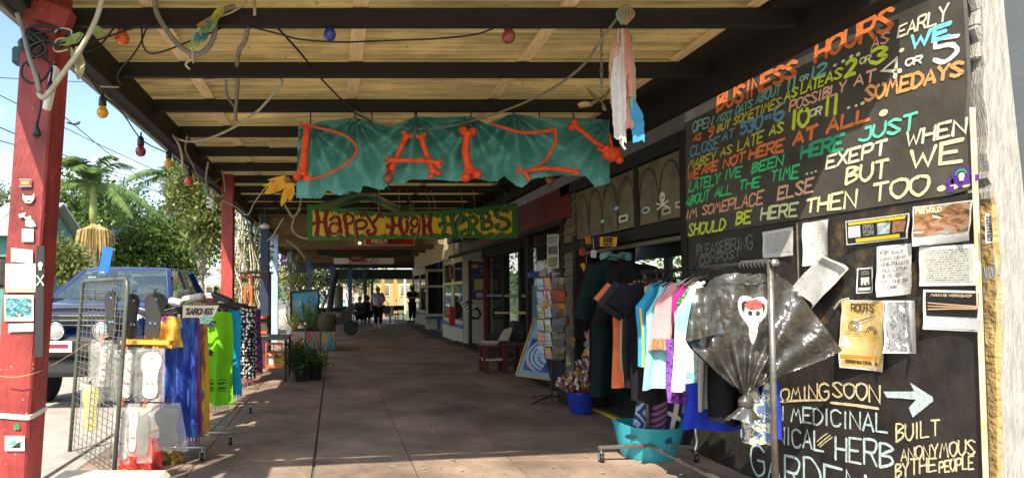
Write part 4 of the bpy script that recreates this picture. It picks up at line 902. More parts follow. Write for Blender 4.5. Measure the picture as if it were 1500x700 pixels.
bone([(760,248),(768,252),(775,262)],(4,3),'small stubby orange bone at the foot of the letter Z',.6,.6,Y=5.17)
bone([(840,184),(852,192),(870,207),(886,217)],(4.5,4),'slanting knobbly orange bone of the letter Y',1.2,.4,sd=8)
b = MB(); q = at(897,226,Y=5.2); b.ball(q,.075,12,sc=(1.1,.8,.85)); b.ball(q+Vector((.06,0,-.05)),.035,8); b.ball(q+Vector((-.05,0,.05)),.03,8)
b.tube([q+Vector((-.12,0,.05)),q],.02,6); b.tube([at(893,196,Y=5.25),q+Vector((0,0,.05))],.012,6); b.build('painted_skull', M_bone, smooth='all', label='small orange animal skull at the far right of the cloth', cat='bone letter', group='orange bones wired to the green cloth as letters')
for nm,(px_,py_,yy),lb in (('hanging_disc',(569,261,5.2),'small rusty bell disc hanging below the letter A'),('hanging_disc',(806,263,5.5),'pinkish round disc hanging below the right half of the cloth')):
    q = at(px_,py_,Y=yy); t = thing(nm,lb,'ornament',q); b = MB(); b.lathe(q,[(.004,-.03),(.035,-.02),(.045,0),(.035,.02),(.004,.03)],14,rot=Matrix.Rotation(pi/2,3,'X')); b.build('disc', mat('rust_disc',(.28,.10,.06),.4,var=.4,vs=30,metal=.3), t, smooth='all'); b = MB(); b.tube([q-Vector((0,0,.03)),q-Vector((0,0,.1))],.006,5); b.tube([q+Vector((0,0,.03)),q+Vector((0,.02,.2))],.004,5); b.build('string', M_cable, t)
# ---------------------------------------------------------------- HAPPY HIGH HERBS
SY = 9.5
hs = thing('shop_sign','long green and yellow hanging sign reading Happy High Herbs','sign',at(604,350,Y=SY))
M_sgn = mat('sign_green', (.035,.20,.035), .5, var=.2, vs=8); M_sy = mat('sign_yellow', (.85,.58,.03), .5, col2=(.85,.36,.02), vs=5, thr=(.50,.8)); M_sm = mat('sign_maroon', (.22,.005,.015), .5, var=.25, vs=12)
topf = lambda x: 300+12.5*sin(pi*(x-450)/308)**.9 if 450 < x < 758 else 300
XS = [450+308*i/30 for i in range(31)]
out_ = [at(x,topf(x)-(1 if x < 600 else 3),Y=SY) for x in XS]+[at(x,353-.0135*(x-450)*1.0-(1.5*sin(pi*(x-450)/308)),Y=SY) for x in XS[::-1]]
b = MB()
n_ = 31
b.prism(out_,(0,.03,0)); b.build('board', M_sgn, hs)
b = MB(); vs = []
XI = [458+292*i/90 for i in range(91)]
for i,x in enumerate(XI): vs += [at(x,topf(x)+5.5+2.2*sin(i*1.7)+1.2*sin(i*.61),Y=SY-.004), at(x,345.5-.0135*(x-450)+1.6*sin(i*1.3+1),Y=SY-.004)]
b.add(vs,[(2*i,2*i+1,2*i+3,2*i+2) for i in range(90)]); b.build('yellow_field', M_sy, hs)
NS = Vector((0,-1,0))
def P2(x,y,k=0): return at(x,y,Y=SY-.006-k)
HH = {  # strokes in photograph pixels: heavy brushed letters with curls
 'm': [([(464,309),(466,325),(464,344)],5.5),([(479,309),(476,325),(481,346)],5.5),([(460,327),(466,325),(479,326)],2.5),([(460,330),(458,327),(462,325)],1.6),
  ([(484,322),(491,317),(497,321),(498,332),(500,341)],4),([(497,329),(488,327),(483,333),(485,341),(493,342),(498,336)],3),
  ([(504,316),(507,330),(509,346)],5),([(505,315),(513,314),(518,320),(514,327),(507,328)],3.2),([(520,324),(521,336),(523,347)],5),([(521,325),(530,322),(537,327),(533,334),(523,335)],3.5),
  ([(530,317),(528,313),(534,312),(539,318),(545,327)],3.2),([(561,318),(556,314),(552,320),(546,328),(550,336),(547,342),(540,343),(538,339),(541,337)],4),([(556,314),(561,314),(560,318)],2),
  ([(574,317),(576,330),(573,343)],5),([(587,317),(586,330),(591,344)],5),([(567,332),(571,333),(577,330),(588,331)],3),([(567,332),(567,329),(570,329)],1.6),
  ([(596,324),(597,333),(595,340)],4),([(595,318),(598,320)],3.2),([(614,322),(607,319),(602,325),(604,331),(610,331),(613,324),(614,335),(611,342),(604,342),(602,338),(605,336)],3.2),
  ([(619,315),(621,330),(621,344)],5.2),([(632,314),(629,330),(632,344)],5.2),([(620,330),(630,329)],3)],
 'g': [([(649,317),(652,330),(649,345)],4.5),([(662,313),(663,330),(667,345)],4.5),([(651,329),(663,328)],3),
  ([(669,328),(677,325),(682,320),(676,318),(670,324),(669,334),(674,341),(684,336)],3.5),
  ([(686,320),(689,332),(688,343)],4.5),([(687,319),(695,318),(699,323),(695,329),(690,330)],3),([(692,330),(698,340),(706,345)],4),
  ([(705,314),(707,325),(707,336)],4.5),([(706,313),(714,313),(717,318),(713,323),(708,324)],3),([(708,324),(718,325),(721,331),(716,335),(707,336)],3.2),
  ([(744,310),(737,307),(729,309),(726,314),(732,319),(742,322),(746,329),(741,335),(732,336),(727,331),(731,329)],3.6),([(643,329),(647,327),(645,332)],2.5)]}
px2m = SY/900
for key, mm in (('m',M_sm),('g',mat('sign_letter_green',(.03,.22,.05),.5,var=.2,vs=12))):
    b0 = MB(); b1 = MB()
    for k,(pts,w_) in enumerate(HH[key]):
        A = bez([P2(x,y) for x,y in pts],6); ribbon(b0,A,(w_+(2.0 if key == 'g' else .9))*px2m,NS,.0004*(k%4))
        ribbon(b1,A,w_*px2m*(1 if key == 'm' else .8),NS,.003+.0004*(k%4))
    b0.build('letter_outline', flat('sign_outline',(.012,.02,.03),.5), hs, kind='stuff'); b1.build('lettering', mm, hs, kind='stuff')
b = MB()
for i in range(34):
    x = 462+284*i/33; y = (topf(x)+4.5) if i % 2 else 346.5-.0135*(x-450); dr = 1 if i % 2 else -1
    ribbon(b,bez([P2(x-4,y,.001),P2(x,y+dr*2.5,.001),P2(x+4,y+dr*.5,.001),P2(x+3,y-dr*1.2,.001)],4),.9*px2m,NS,.0003*(i%3))
b.build('scroll_border', flat('sign_outline',(.012,.02,.03),.5), hs, kind='stuff')
b = MB()
for x0,x1 in ((585,582),(598,602),(625,630),(633,638),(676,676),(694,694),(742,738)):
    ty = topf(x0)-1; b.tube([at(x1,ty+1,Y=SY-.01),at((x0+x1)/2+2,ty-9,Y=SY),Vector((at(x0,280,Y=SY).x,SY+.1,JZ))],.006,5)
for x in (555,): b.tube([at(x,topf(x)-1,Y=SY),Vector((at(x,280,Y=SY).x,SY,JZ))],.012,5)
b.build('hanging_wire', M_metal, hs, kind='stuff')
wl = [(492,312),(491,325),(493,340),(495,352)],[(520,313),(519,330),(521,345),(520,356)],[(562,314),(565,330),(560,348)],[(612,314),(613,330),(608,350)],[(680,310),(673,325),(672,340),(678,352)],[(741,300),(731,315),(733,332),(720,350)]
b = MB()
for q in wl: b.tube(bez([at(x,y,Y=SY-.03) for x,y in q],4),.005,5)
b.build('fairy_light_wire', M_hose2, hs, kind='stuff')
# rainbow canopy wing above the sign
M_wing = art_mat('rainbow_cloth', [(.03,.04,.18),(.04,.20,.22),(.10,.25,.08),(.50,.32,.04),(.45,.10,.04),(.15,.04,.18)], 2.2, .3)
t = thing('rainbow_wing','dim rainbow coloured cloth wing strung behind the top of the herb sign','ornament',at(540,295,Y=10.2))
b = MB(); b.grid(lambda u,v: at(462+145*u, 297+4*sin(u*9)+(16-8*abs(u-.4))*v-14*sin(pi*min(1,u*1.2)), Y=10.1+.15*v+.05*sin(u*14)), 24, 5); b.build('cloth', M_wing, t, smooth='all')
b = MB(); b.tube([at(552,283,Y=10.2),at(552,300,Y=10.1)],.02,6); b.build('body', mat('teal_body',(.03,.15,.12),.5), t)
# ================================================================ RIGHT: GOODS OUTSIDE THE SHOPS
def fab(name, col, **k):
    k.setdefault('var', .15); k.setdefault('vs', 9); k.setdefault('bump', .2); k.setdefault('bs', 120)
    return mat('fabric_'+name, col, .85, spec=.2, **k)
def garment(name, label, cat, x, Y, zt, w_, ln, m, sleeve=None, sl_len=.2, flare=0, msl=None, seed=0, yaw=0, folds=1, neck=.3, group=None, hanger=True, drop=.05, parts=()):
    t = thing(name, label, cat, (x,Y,zt), group); R = Matrix.Rotation(yaw,3,'Z'); c = Vector((x,Y,zt))
    tank = sleeve == 'tank'
    def hw_(v):
        a = w_/2*(1+flare*v)
        if tank: a *= .55+.45*min(1,v/.28)**1.5
        return a*(1+.03*sin(v*7+seed))
    def fn(u, v, sd):
        x_ = u*hw_(v); z = -ln*v*(1+.015*sin(u*5+seed)) - (1-v)**3*(drop*abs(u)**1.3)-(1-v)**6*(.07*max(0,1-(u/neck)**2))
        y = sd*(.032*sqrt(max(0,1-u*u))+.003)+folds*(.004+.022*v)*sin(u*7.5+seed*1.7+1.5*v)+folds*.008*sin(u*17+seed)*v+.01*nz3(u*3+seed,v*4,seed)
        return c+R@Vector((x_,y,z))
    b = MB(); b.grid(lambda u,v: fn(u*2-1,v,-1),22,18); b.grid(lambda u,v: fn(1-u*2,v,1),22,18); b.build('body', m, t, smooth='all')
    if sleeve in ('short','long'):
        for s_ in (-1,1):
            A = c+R@Vector((s_*w_*.40,0,-drop*.55)); dv = Vector((s_*.62,0,-.85)).normalized() if sleeve == 'short' else Vector((s_*.30,0,-1)).normalized()
            bb = MB(); vs = []; n_ = 7
            for i in range(n_+1):
                f_ = i/n_; ce = A+R@(dv*sl_len*f_+Vector((0,0,-.05*(1-f_)))); r = (.115 if sleeve == 'short' else .10)*(1-.12*f_)*(w_/.5)
                pd = Vector((dv.z,0,-dv.x))
                for k in range(12):
                    a = 2*pi*k/12; vs.append(ce+R@(pd*cos(a)*r+Vector((0,sin(a)*.032*(1+.4*sin(a*3+i+seed)),0))))
            bb.add(vs,[(i*12+k,i*12+(k+1)%12,(i+1)*12+(k+1)%12,(i+1)*12+k) for i in range(n_) for k in range(12)]); bb.build('sleeve', msl or m, t, smooth='all')
    if sleeve in ('short',):
        bb = MB(); bb.tube(bez([fn(u,0,-1)+Vector((0,-.006,.004)) for u in (-neck,-.15,0,.15,neck)]+[fn(-u,0,-1)+Vector((0,.03,.012)) for u in (-neck,0,neck)],4),.009,6); bb.build('collar', msl or m, t, smooth='all')
    if hanger:
        bb = MB(); bb.tube(bez([c+R@Vector((-w_*.38,0,-drop)),c+Vector((0,0,.015)),c+R@Vector((w_*.38,0,-drop))],6),.006,6)
        bb.tube([c+Vector((0,0,.015)),c+Vector((0,0,.05))]+[c+Vector((.018*cos(a)-.0,0,.07+.02*sin(a))) for a in [pi*1.5-k*.55 for k in range(8)]],.003,5); bb.build('hanger', M_blackp, t)
    for (u0,u1,v0,v1,pm,nm) in parts:
        bb = MB(); bb.grid(lambda u,v: fn((u0+(u1-u0)*u),v0+(v1-v0)*v,-1)+Vector((0,-.003,0)),10,8); bb.build(nm, pm, t, smooth='all')
    return t
RX = 2.50; RZ = 1.555
def rail_x(Y): return RX
rk = thing('clothes_rack','wheeled dark steel clothes rack crowded with shirts in front of the chalk board','clothes rack',(RX,4.3,0))
b = MB(); b.tube([at(1128,381,Y=3.50),Vector((at(1128,381,Y=3.5).x-.0,3.50,-.0+.15))],.0165,14); b.build('upright', M_metal, rk, smooth='all')
nx = at(1128,381,Y=3.5).x; RX = nx+.0; RZ = at(1128,385,Y=3.5).z
fx = at(948,560,Y=4.98).x
b = MB(); b.tube([(fx,4.98,.15),(fx,4.98,RZ)],.014,12); b.build('upright', M_metal, rk, smooth='all')
b = MB(); b.tube([(nx,3.46,RZ),(fx,5.02,RZ)],.0155,12); b.build('rail', M_black, rk, smooth='all')
b = MB(); b.tube([(nx,3.455,RZ),(nx,3.47,RZ)],.021,14); b.build('rail_end', M_galv, rk, smooth='all')
def castor(p, par):
    b = MB(); b.lathe(p+Vector((0,0,.035)),[(.006,-.014),(.03,-.013),(.036,-.007),(.036,.007),(.03,.013),(.006,.014)],14,rot=Matrix.Rotation(pi/2,3,'Y')); o = b.build('castor', M_blackp, par, smooth='all')
    b = MB(); b.box(p+Vector((-.019,0,.05)),(.004,.03,.05)); b.box(p+Vector((.019,0,.05)),(.004,.03,.05)); b.box(p+Vector((0,0,.077)),(.042,.03,.004)); b.tube([p+Vector((0,0,.079)),p+Vector((0,0,.115))],.007,6); b.build('fork', M_galv, o)
for (Yb, xb) in ((4.98,fx),(3.5,nx)):
    for s_ in (-1,1):
        b = MB(); e = Vector((xb+s_*.40,Yb-.0,.118)); b.beam((xb,Yb,.14),e,.032,.028,b=.004); b.build('foot_bar', M_metal, rk); castor(Vector((e.x-s_*.02,e.y,0)), rk)
b = MB(); b.beam((fx,4.98,.145),(nx,3.5,.145),.03,.028,b=.004); b.build('base_bar', M_metal, rk)
b = MB()
for k in range(7): 
    yy = 3.52+k*.035; xx = nx+(fx-nx)*(yy-3.46)/1.56; b.tube([Vector((xx+.022*cos(a),yy+.004*a,RZ+.022*sin(a))) for a in [j*.6 for j in range(8)]],.003,5)
b.build('hanger_hook', M_galv, label='cluster of shiny wire hanger hooks at the near end of the rail', cat='hanger hooks', kind=None)
def rxy(Y): return nx+(fx-nx)*(Y-3.46)/1.56
M_tee = {k: fab(k, c) for k, c in dict(orange=(.62,.16,.06), tan=(.42,.33,.20), charcoal=(.025,.026,.031), black=(.009,.009,.012), yellow=(.80,.50,.03), bluetank=(.03,.30,.50), aqua=(.30,.66,.66), paleaqua=(.50,.75,.72), pink=(.62,.30,.32), magenta=(.62,.02,.22), greyw=(.35,.33,.30), royal=(.015,.04,.42), teal=(.004,.018,.018), maroon=(.03,.004,.008), coral=(.70,.25,.14)).items()}
M_gfl = pattern_mat('green_floral_print', (.10,.42,.14), (.02,.10,.03), 'blotch', 40, .52)
M_pfl = pattern_mat('purple_floral_print', (.25,.08,.42), (.08,.02,.15), 'blotch', 45, .55)
M_aqw = pattern_mat('aqua_white_wash', (.25,.62,.62), (.72,.82,.78), 'blotch', 7, .42)
M_gold = mat('gold_sequins', (.45,.22,.10), .35, var=.6, vs=70, metal=.5)
zt = RZ-.075
G = [  # name,label,cat,Y,w,len,mat,sleeve,kw
 ('t_shirt','orange short sleeved shirt at the far end of the rack','shirt',5.02,.50,.86,'orange','short',dict(seed=1,sl_len=.21)),
 ('t_shirt','tan shirt tucked just in front of the farthest orange shirt','shirt',4.95,.46,.72,'tan','short',dict(seed=2,sl_len=.19)),
 ('t_shirt','coral orange shirt between the tan and charcoal shirts','shirt',4.90,.44,.80,'coral','short',dict(seed=12,sl_len=.18)),
 ('polo_shirt','charcoal shirt with long drooping sleeve, leftmost dark one on the rack','shirt',4.80,.56,.84,'charcoal','short',dict(seed=3,sl_len=.27)),
 ('polo_shirt','black shirt with a white shoulder stripe next to the yellow edge','shirt',4.70,.52,.92,'black','short',dict(seed=4,sl_len=.25,parts=((-.62,-.5,.02,.2,M_white,'stripe'),))),
 ('singlet','bright yellow singlet mostly hidden behind the blue one','singlet',4.60,.30,.62,'yellow','tank',dict(seed=5,dx=-.09)),
 ('singlet','sky blue singlet with thin yellow edging','singlet',4.50,.40,.62,'bluetank','tank',dict(seed=6,dx=-.10,parts=((-.93,-.88,.3,1,fab('yellow',(.8,.5,.03)),'edging'),))),
 ('slip_dress','pale aqua slip between the blue singlet and pink top','dress',4.42,.40,.78,'aqua','tank',dict(seed=7,dx=-.06,flare=.2)),
 ('frilled_top','dusty pink top with a gold sequin hem','top',4.36,.34,.50,'pink','tank',dict(seed=8,dx=-.05,flare=.3,parts=((-.95,.95,.84,.995,M_gold,'sequin_hem'),))),
 ('purple_skirt','purple floral skirt below the pink top','skirt',4.30,.30,.46,M_pfl,None,dict(seed=9,dx=-.04,dz=-.40,hanger=False,drop=.02)),
 ('strappy_top','magenta strappy top glimpsed beside the green floral one','top',4.24,.30,.34,'magenta','tank',dict(seed=10,dx=-.03)),
 ('floral_top','small green floral top left of the long aqua dress','top',4.20,.33,.46,M_gfl,'tank',dict(seed=11)),
 ('long_dress','long pale aqua tie dyed dress, lightest garment on the rack','dress',4.12,.40,.74,M_aqw,'tank',dict(seed=13,flare=.25)),
 ('singlet','grey singlet showing under the rubbish bag shirt','singlet',3.92,.40,.84,'greyw','tank',dict(seed=14)),
 ('black_top','black top hanging low under the rubbish bag shirt','top',3.82,.36,.90,'black','tank',dict(seed=15)),
]
for (nm,lb,ct,Y,w_,ln,mm,sv,kw) in G:
    xg, dz = rxy(Y)+kw.pop('dx',0), kw.pop('dz',0); gt = garment(nm,lb,ct,xg,Y,zt+dz,w_,ln,M_tee[mm] if isinstance(mm,str) else mm,sv,**kw)
    if dz:
        b = MB(); b.tube([(xg-.11,Y,zt+dz),(xg-.02,Y,RZ-.015)],.003,4); b.tube([(xg+.11,Y,zt+dz),(xg+.02,Y,RZ-.015)],.003,4); b.build('loop_strap', M_black, gt)
# skirts and lower cloths under the bag shirt
garment('blue_skirt','royal blue skirt hanging lowest under the rubbish bag shirt','skirt',at(1062,560,Y=4.02).x,4.02,at(1050,560,Y=4.02).z,.50,.30,M_tee['royal'],None,seed=21,flare=.15,drop=.01,hanger=False,folds=.7)
M_scarf = pattern_mat('floral_scarf_print', (.55,.48,.30), (.10,.16,.30), 'blotch', 28, .50)
garment('printed_scarf','floral printed scarf with blue border below the knotted shirt','scarf',at(1108,560,Y=3.66).x,3.66,at(1108,560,Y=3.66).z,.17,.36,M_scarf,None,seed=22,drop=0,hanger=False,folds=.5)
garment('blue_cloth','bright blue cloth edge right of the printed scarf','cloth',at(1118,560,Y=3.72).x,3.72,at(1118,560,Y=3.72).z,.20,.33,M_tee['royal'],None,seed=23,drop=0,hanger=False,folds=.5)
# ---- rubbish-bag shirt
M_bag = mat('black_bin_bag_plastic', (.048,.045,.039), .27, var=.3, vs=5, bump=.5, bs=22, spec=.8, coat=.3)
BY = 3.58
top_ = [(1010,470),(1020,440),(1040,410),(1060,402),(1080,399),(1098,404),(1112,400),(1135,402),(1155,412),(1175,435),(1200,468),(1218,492),(1233,512)]
bot_ = [(1006,497),(1014,510),(1030,525),(1050,545),(1070,560),(1085,572),(1092,582),(1100,575),(1122,560),(1150,548),(1185,535),(1210,525),(1233,514)]
def interp(L_, t):
    q = t*(len(L_)-1); i = min(len(L_)-2, int(q)); f_ = q-i; return (L_[i][0]*(1-f_)+L_[i+1][0]*f_, L_[i][1]*(1-f_)+L_[i+1][1]*f_)
KX, KY = 1092, 588
def bagd(x, y):
    r = sqrt((x-KX)**2+(y-KY)**2); a = atan2(y-KY, x-KX)
    d = -.055*exp(-((x-1098)/75)**2)*min(1,max(0,(600-y)/120)); d += .016*sin(a*19+.6*sin(r*.03))*exp(-r/150)*min(1,r/25)*2.0
    d += .022*nz3(x*.03,y*.02)+.013*nz3(x*.07,y*.05,2)+.008*abs(nz3(x*.16,y*.14,5))
    for sx in (1050,1150): d += .02*sin((x-sx)*.09+(y-400)*.05)*exp(-((x-sx)/30)**2)
    return d
def bagP(x, y, off=0): return at(x, y, Y=BY+bagd(x,y)-off)
bt = thing('bag_shirt','crinkled black rubbish bag shirt with skull in a white heart, knotted at the waist','shirt',at(1095,600,Y=BY))
def bagf(u, v, back=0):
    a, c = interp(top_,u), interp(bot_,u); x = a[0]+(c[0]-a[0])*v; y = a[1]+(c[1]-a[1])*v
    p = bagP(x,y); 
    if back: e = min(1, 6*min(u,1-u,v+.02,1.02-v)); p = p+Vector((0,.015+.06*e,0))
    return p
b = MB(); b.grid(bagf,110,70); b.grid(lambda u,v: bagf(1-u,v,1),60,30); b.build('body', M_bag, bt, smooth='all')
# loose sleeve flap at left
flap = [(1015,430),(1040,425),(1056,470),(1058,488),(1030,498),(1008,502),(1010,470)]
def fl(u, v):
    a = interp([(1022,422),(1014,455),(1007,500)],v); c = interp([(1046,418),(1052,450),(1060,487)],v); x = a[0]+(c[0]-a[0])*u; y = a[1]+(c[1]-a[1])*u
    return at(x,y,Y=BY-.05-.03*sin(pi*u)-.012*nz3(x*.1,y*.08,7)-.01*sin(x*.25))
b = MB(); b.grid(fl,24,30); b.grid(lambda u,v: fl(1-u,v)+Vector((0,.015,0)),24,30); b.build('sleeve', M_bag, bt, smooth='all')
# collar opening: dark inner neck + rolled rim
b = MB(); b.tube(bez([at(1058,403,Y=BY-.01),at(1080,412,Y=BY-.045),at(1100,417,Y=BY-.06),at(1120,411,Y=BY-.045),at(1138,403,Y=BY-.01)],6),[.009+.004*sin(k*1.9) for k in range(25)],7); b.tube(bez([at(1046,408,Y=BY+.0),at(1070,404,Y=BY-.0),at(1100,402,Y=BY+.02)],6),.008,6); b.build('collar', M_bag, bt, smooth='all')
# knot and tail
b = MB(); q = at(1093,590,Y=BY-.03)
def ballbump(c, rx, rz, sd):
    vs = []; n_ = 16; m_ = 12
    for j in range(m_+1):
        for i in range(n_):
            a = 2*pi*i/n_; ph = pi*j/m_; k = 1+.22*nz3(cos(a)*2+sd,sin(a)*2,ph*2)
            vs.append(c+Vector((cos(a)*sin(ph)*rx*k, sin(a)*sin(ph)*rx*.7*k, cos(ph)*rz*k)))
    b.add(vs,[(j*n_+i,(j+1)*n_+i,(j+1)*n_+(i+1)%n_,j*n_+(i+1)%n_) for j in range(m_) for i in range(n_)])
ballbump(q,.045,.045,1)
vs = []; n_ = 20
for j in range(9):
    f_ = j/8; c_ = at(1093-6*f_,594+20*f_,Y=BY-.03); r = .03+.055*f_
    for i in range(n_):
        a = 2*pi*i/n_; k = 1+.3*sin(a*5+j*.3)*f_; vs.append(c_+Vector((cos(a)*r*k, sin(a)*r*.6*k, -.012*sin(a*3)*f_)))
b.add(vs,[(j*n_+i,j*n_+(i+1)%n_,(j+1)*n_+(i+1)%n_,(j+1)*n_+i) for j in range(8) for i in range(n_)]); b.build('knotted_tail', M_bag, bt, smooth='all')
# heart and skull print following the plastic
def inpoly(x, y, P):
    r = False; j = len(P)-1
    for i in range(len(P)):
        if (P[i][1] > y) != (P[j][1] > y) and x < (P[j][0]-P[i][0])*(y-P[i][1])/(P[j][1]-P[i][1])+P[i][0]: r = not r
        j = i
    return r
def decal(nm, P, m, off, st=1.0):
    xs_ = [p[0] for p in P]; ys_ = [p[1] for p in P]; b = MB(); y = min(ys_)
    while y < max(ys_):
        x = min(xs_)
        while x < max(xs_):
            if inpoly(x+st/2,y+st/2,P): b.add([bagP(x,y,off),bagP(x+st,y,off),bagP(x+st,y+st,off),bagP(x,y+st,off)],[(0,3,2,1)])
            x += st
        y += st
    return b.build(nm, m, bt, smooth='all')
HP = [(v.x,v.y) for v in bez([(1103,438,0),(1096,434,0),(1086,434,0),(1081,442,0),(1083,457,0),(1091,470,0),(1097,478,0),(1097,490,0),(1102,503,0),(1106,498,0),(1110,486,0),(1111,474,0),(1119,466,0),(1125,455,0),(1125,442,0),(1117,435,0),(1108,436,0),(1103,438,0)],3)]
M_pw = mat('white_fabric_paint', (.78,.76,.72), .7, var=.1)
decal('painted_heart', HP, M_pw, .002)
HI = [(1103+(x-1103)*.76,452+(y-452)*.62) for x,y in HP if y < 480]; decal('heart_inside', HI, M_kp, .004)
decal('skull', [(1091,446),(1095,441),(1103,439),(1112,441),(1117,447),(1117,458),(1112,464),(1111,470),(1098,470),(1096,464),(1091,459)], M_pw, .006)
decal('red_cap', [(1091,449),(1092,443),(1098,439),(1108,438),(1116,442),(1118,450),(1112,453),(1100,454)], flat('red_brown_paint',(.30,.05,.04),.7), .008)
for ex in (1099,1110): decal('eye_socket', [(ex-3,456),(ex,454.5),(ex+3,456),(ex+3,461),(ex,463),(ex-3,461)], M_kp, .009, .7)
decal('teeth', [(1099,471),(1111,471),(1108,480),(1104,489),(1101,480)], M_pw, .006)
# ---- turquoise tub with rolls of printed cloth
tx, ty = at(952,640,Y=5.12).x, 5.15
tb = thing('flexible_tub','turquoise flexible tub holding rolled cloth behind the rack foot','tub',(tx,ty,0))
M_tub = mat('turquoise_rubber', (.05,.42,.50), .35, var=.06, bump=.05, transl=.15)
n_ = 36; vs = []
prof = [(.19,0),(.205,.02),(.235,.14),(.262,.25),(.27,.275)]
def tubring(r, z, th=0):
    o = []
    for k in range(n_):
        a = 2*pi*k/n_; lift = .035*abs(cos(a))**6*(z > .2)
        o.append(Vector((tx+(r-th)*cos(a)*1.05, ty+(r-th)*sin(a)*.85, z+lift)))
    return o
for (r,z) in prof: vs += tubring(r,z)
for (r,z) in prof[::-1][:-1]: vs += tubring(r,z,.008)
m_ = len(prof)*2-1; b = MB(); b.add(vs,[(j*n_+i,j*n_+(i+1)%n_,(j+1)*n_+(i+1)%n_,(j+1)*n_+i) for j in range(m_-1) for i in range(n_)]); b.add(tubring(.19,.012),[tuple(range(n_))]); b.build('tub_body', M_tub, tb, smooth=True)
for (px_,py_,nm,mm,ww) in ((924,639,'handle_hole_shade',flat('dark_handle_shadow',(.01,.04,.06)),.045),):  # uncut handle opening: a dark disc painted in for the shade inside it
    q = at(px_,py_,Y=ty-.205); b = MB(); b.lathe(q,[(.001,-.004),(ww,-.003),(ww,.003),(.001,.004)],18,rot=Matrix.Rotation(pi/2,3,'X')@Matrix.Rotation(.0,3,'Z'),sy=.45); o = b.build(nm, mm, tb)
q = at(979,645,Y=ty-.205); b = MB(); b.bbox(q,(.055,.006,.05),.002,Matrix.Rotation(-.1,3,'Y')); b.build('tub_label', flat('navy_label',(.015,.03,.10)), tb)
R1 = pattern_mat('blue_diamond_weave', (.03,.07,.22), (.45,.52,.60), 'diamonds', 16, .35); R2 = pattern_mat('purple_stripe_weave', (.28,.12,.24), (.06,.03,.10), 'stripes', 150, .2, rot=.5); R3 = pattern_mat('navy_cream_geometric', (.025,.03,.09), (.58,.54,.46), 'diamonds', 9, .1, rot=.4)
for i,(x0,y0,x1,y1,r,mm,lb) in enumerate(((930,665,948,560,.052,R1,'rolled cloth with blue and white diamonds, leftmost in the tub'),(958,665,968,565,.068,R2,'rolled purple striped cloth in the middle of the tub'),(970,665,996,562,.074,R3,'rolled navy and cream patterned cloth, rightmost in the tub'))):
    A = at(x0,y0,Y=ty+.0+.03*i); A.z = .02; B = at(x1,y1,Y=ty+.06); d = (B-A).normalized(); b = MB(); b.tube([A,A.lerp(B,.5),B+d*.08],[r*.95,r*1.02,r],16); b.tube([A+Vector((.02,-.01,0)),B+d*.085+Vector((.012,-.005,0))],[r*.7,r*.72],12)
    b.build('cloth_roll', mm, smooth=True, label=lb, cat='cloth roll', group='rolls of cloth in the turquoise tub')
run('chain_length','short steel chain hanging beneath the blue skirt','chain',[(1020,618,4.6),(1019,632,4.6),(1021,646,4.6),(1018,660,4.6)],.010,M_galv,n=5)
# ---- doorway: dark robes, goods
for i,(px_,Y,w_,ln,mm,lb) in enumerate(((897,6.5,.46,1.30,'maroon','long dark maroon robe hanging farthest left in the doorway'),(905,6.2,.50,1.35,'teal','long black green robe hanging in front of the maroon one'),(930,6.0,.44,1.2,'black','black coat hanging beside the orange shirt in the doorway'))):
    garment('hanging_robe',lb,'robe',at(px_,385,Y=Y).x,Y,at(px_,378+3*i,Y=Y).z,w_,ln,M_tee[mm],'long',sl_len=.6,seed=30+i,flare=.15)
garment('teal_top','pale teal folded top showing above the dark robes','top',at(903,372,Y=6.6).x,6.62,at(903,368,Y=6.62).z,.34,.1,fab('tealpale',(.16,.35,.33)),None,seed=35,drop=.02)
for i,(px_,py_,cc,lb) in enumerate(((862,352,(.5,.2,.03),'small orange paper toy hung at the doorway head'),(870,372,(.7,.7,.65),'small white tag card hung at the doorway head'),(853,369,(.35,.05,.03),'small dark red pouch hung at the doorway corner'),(860,400,(.8,.28,.05),'orange ribbon strip hanging at the left of the doorway'))):
    q = at(px_,py_,Y=7.2); b = MB(); b.bbox(q,(.07 if i < 3 else .05,.02,.09 if i < 3 else .26),.01,Matrix.Rotation((-.2,.1,.3,-.45)[i],3,'Y')); b.tube([q+Vector((0,0,.04)),q+Vector((0,.02,.2))],.003,4); b.build(('paper_toy','tag_card','pouch','ribbon_strip')[i], mat('door_trinket_%d'%i,cc,.7), label=lb, cat='trinket')
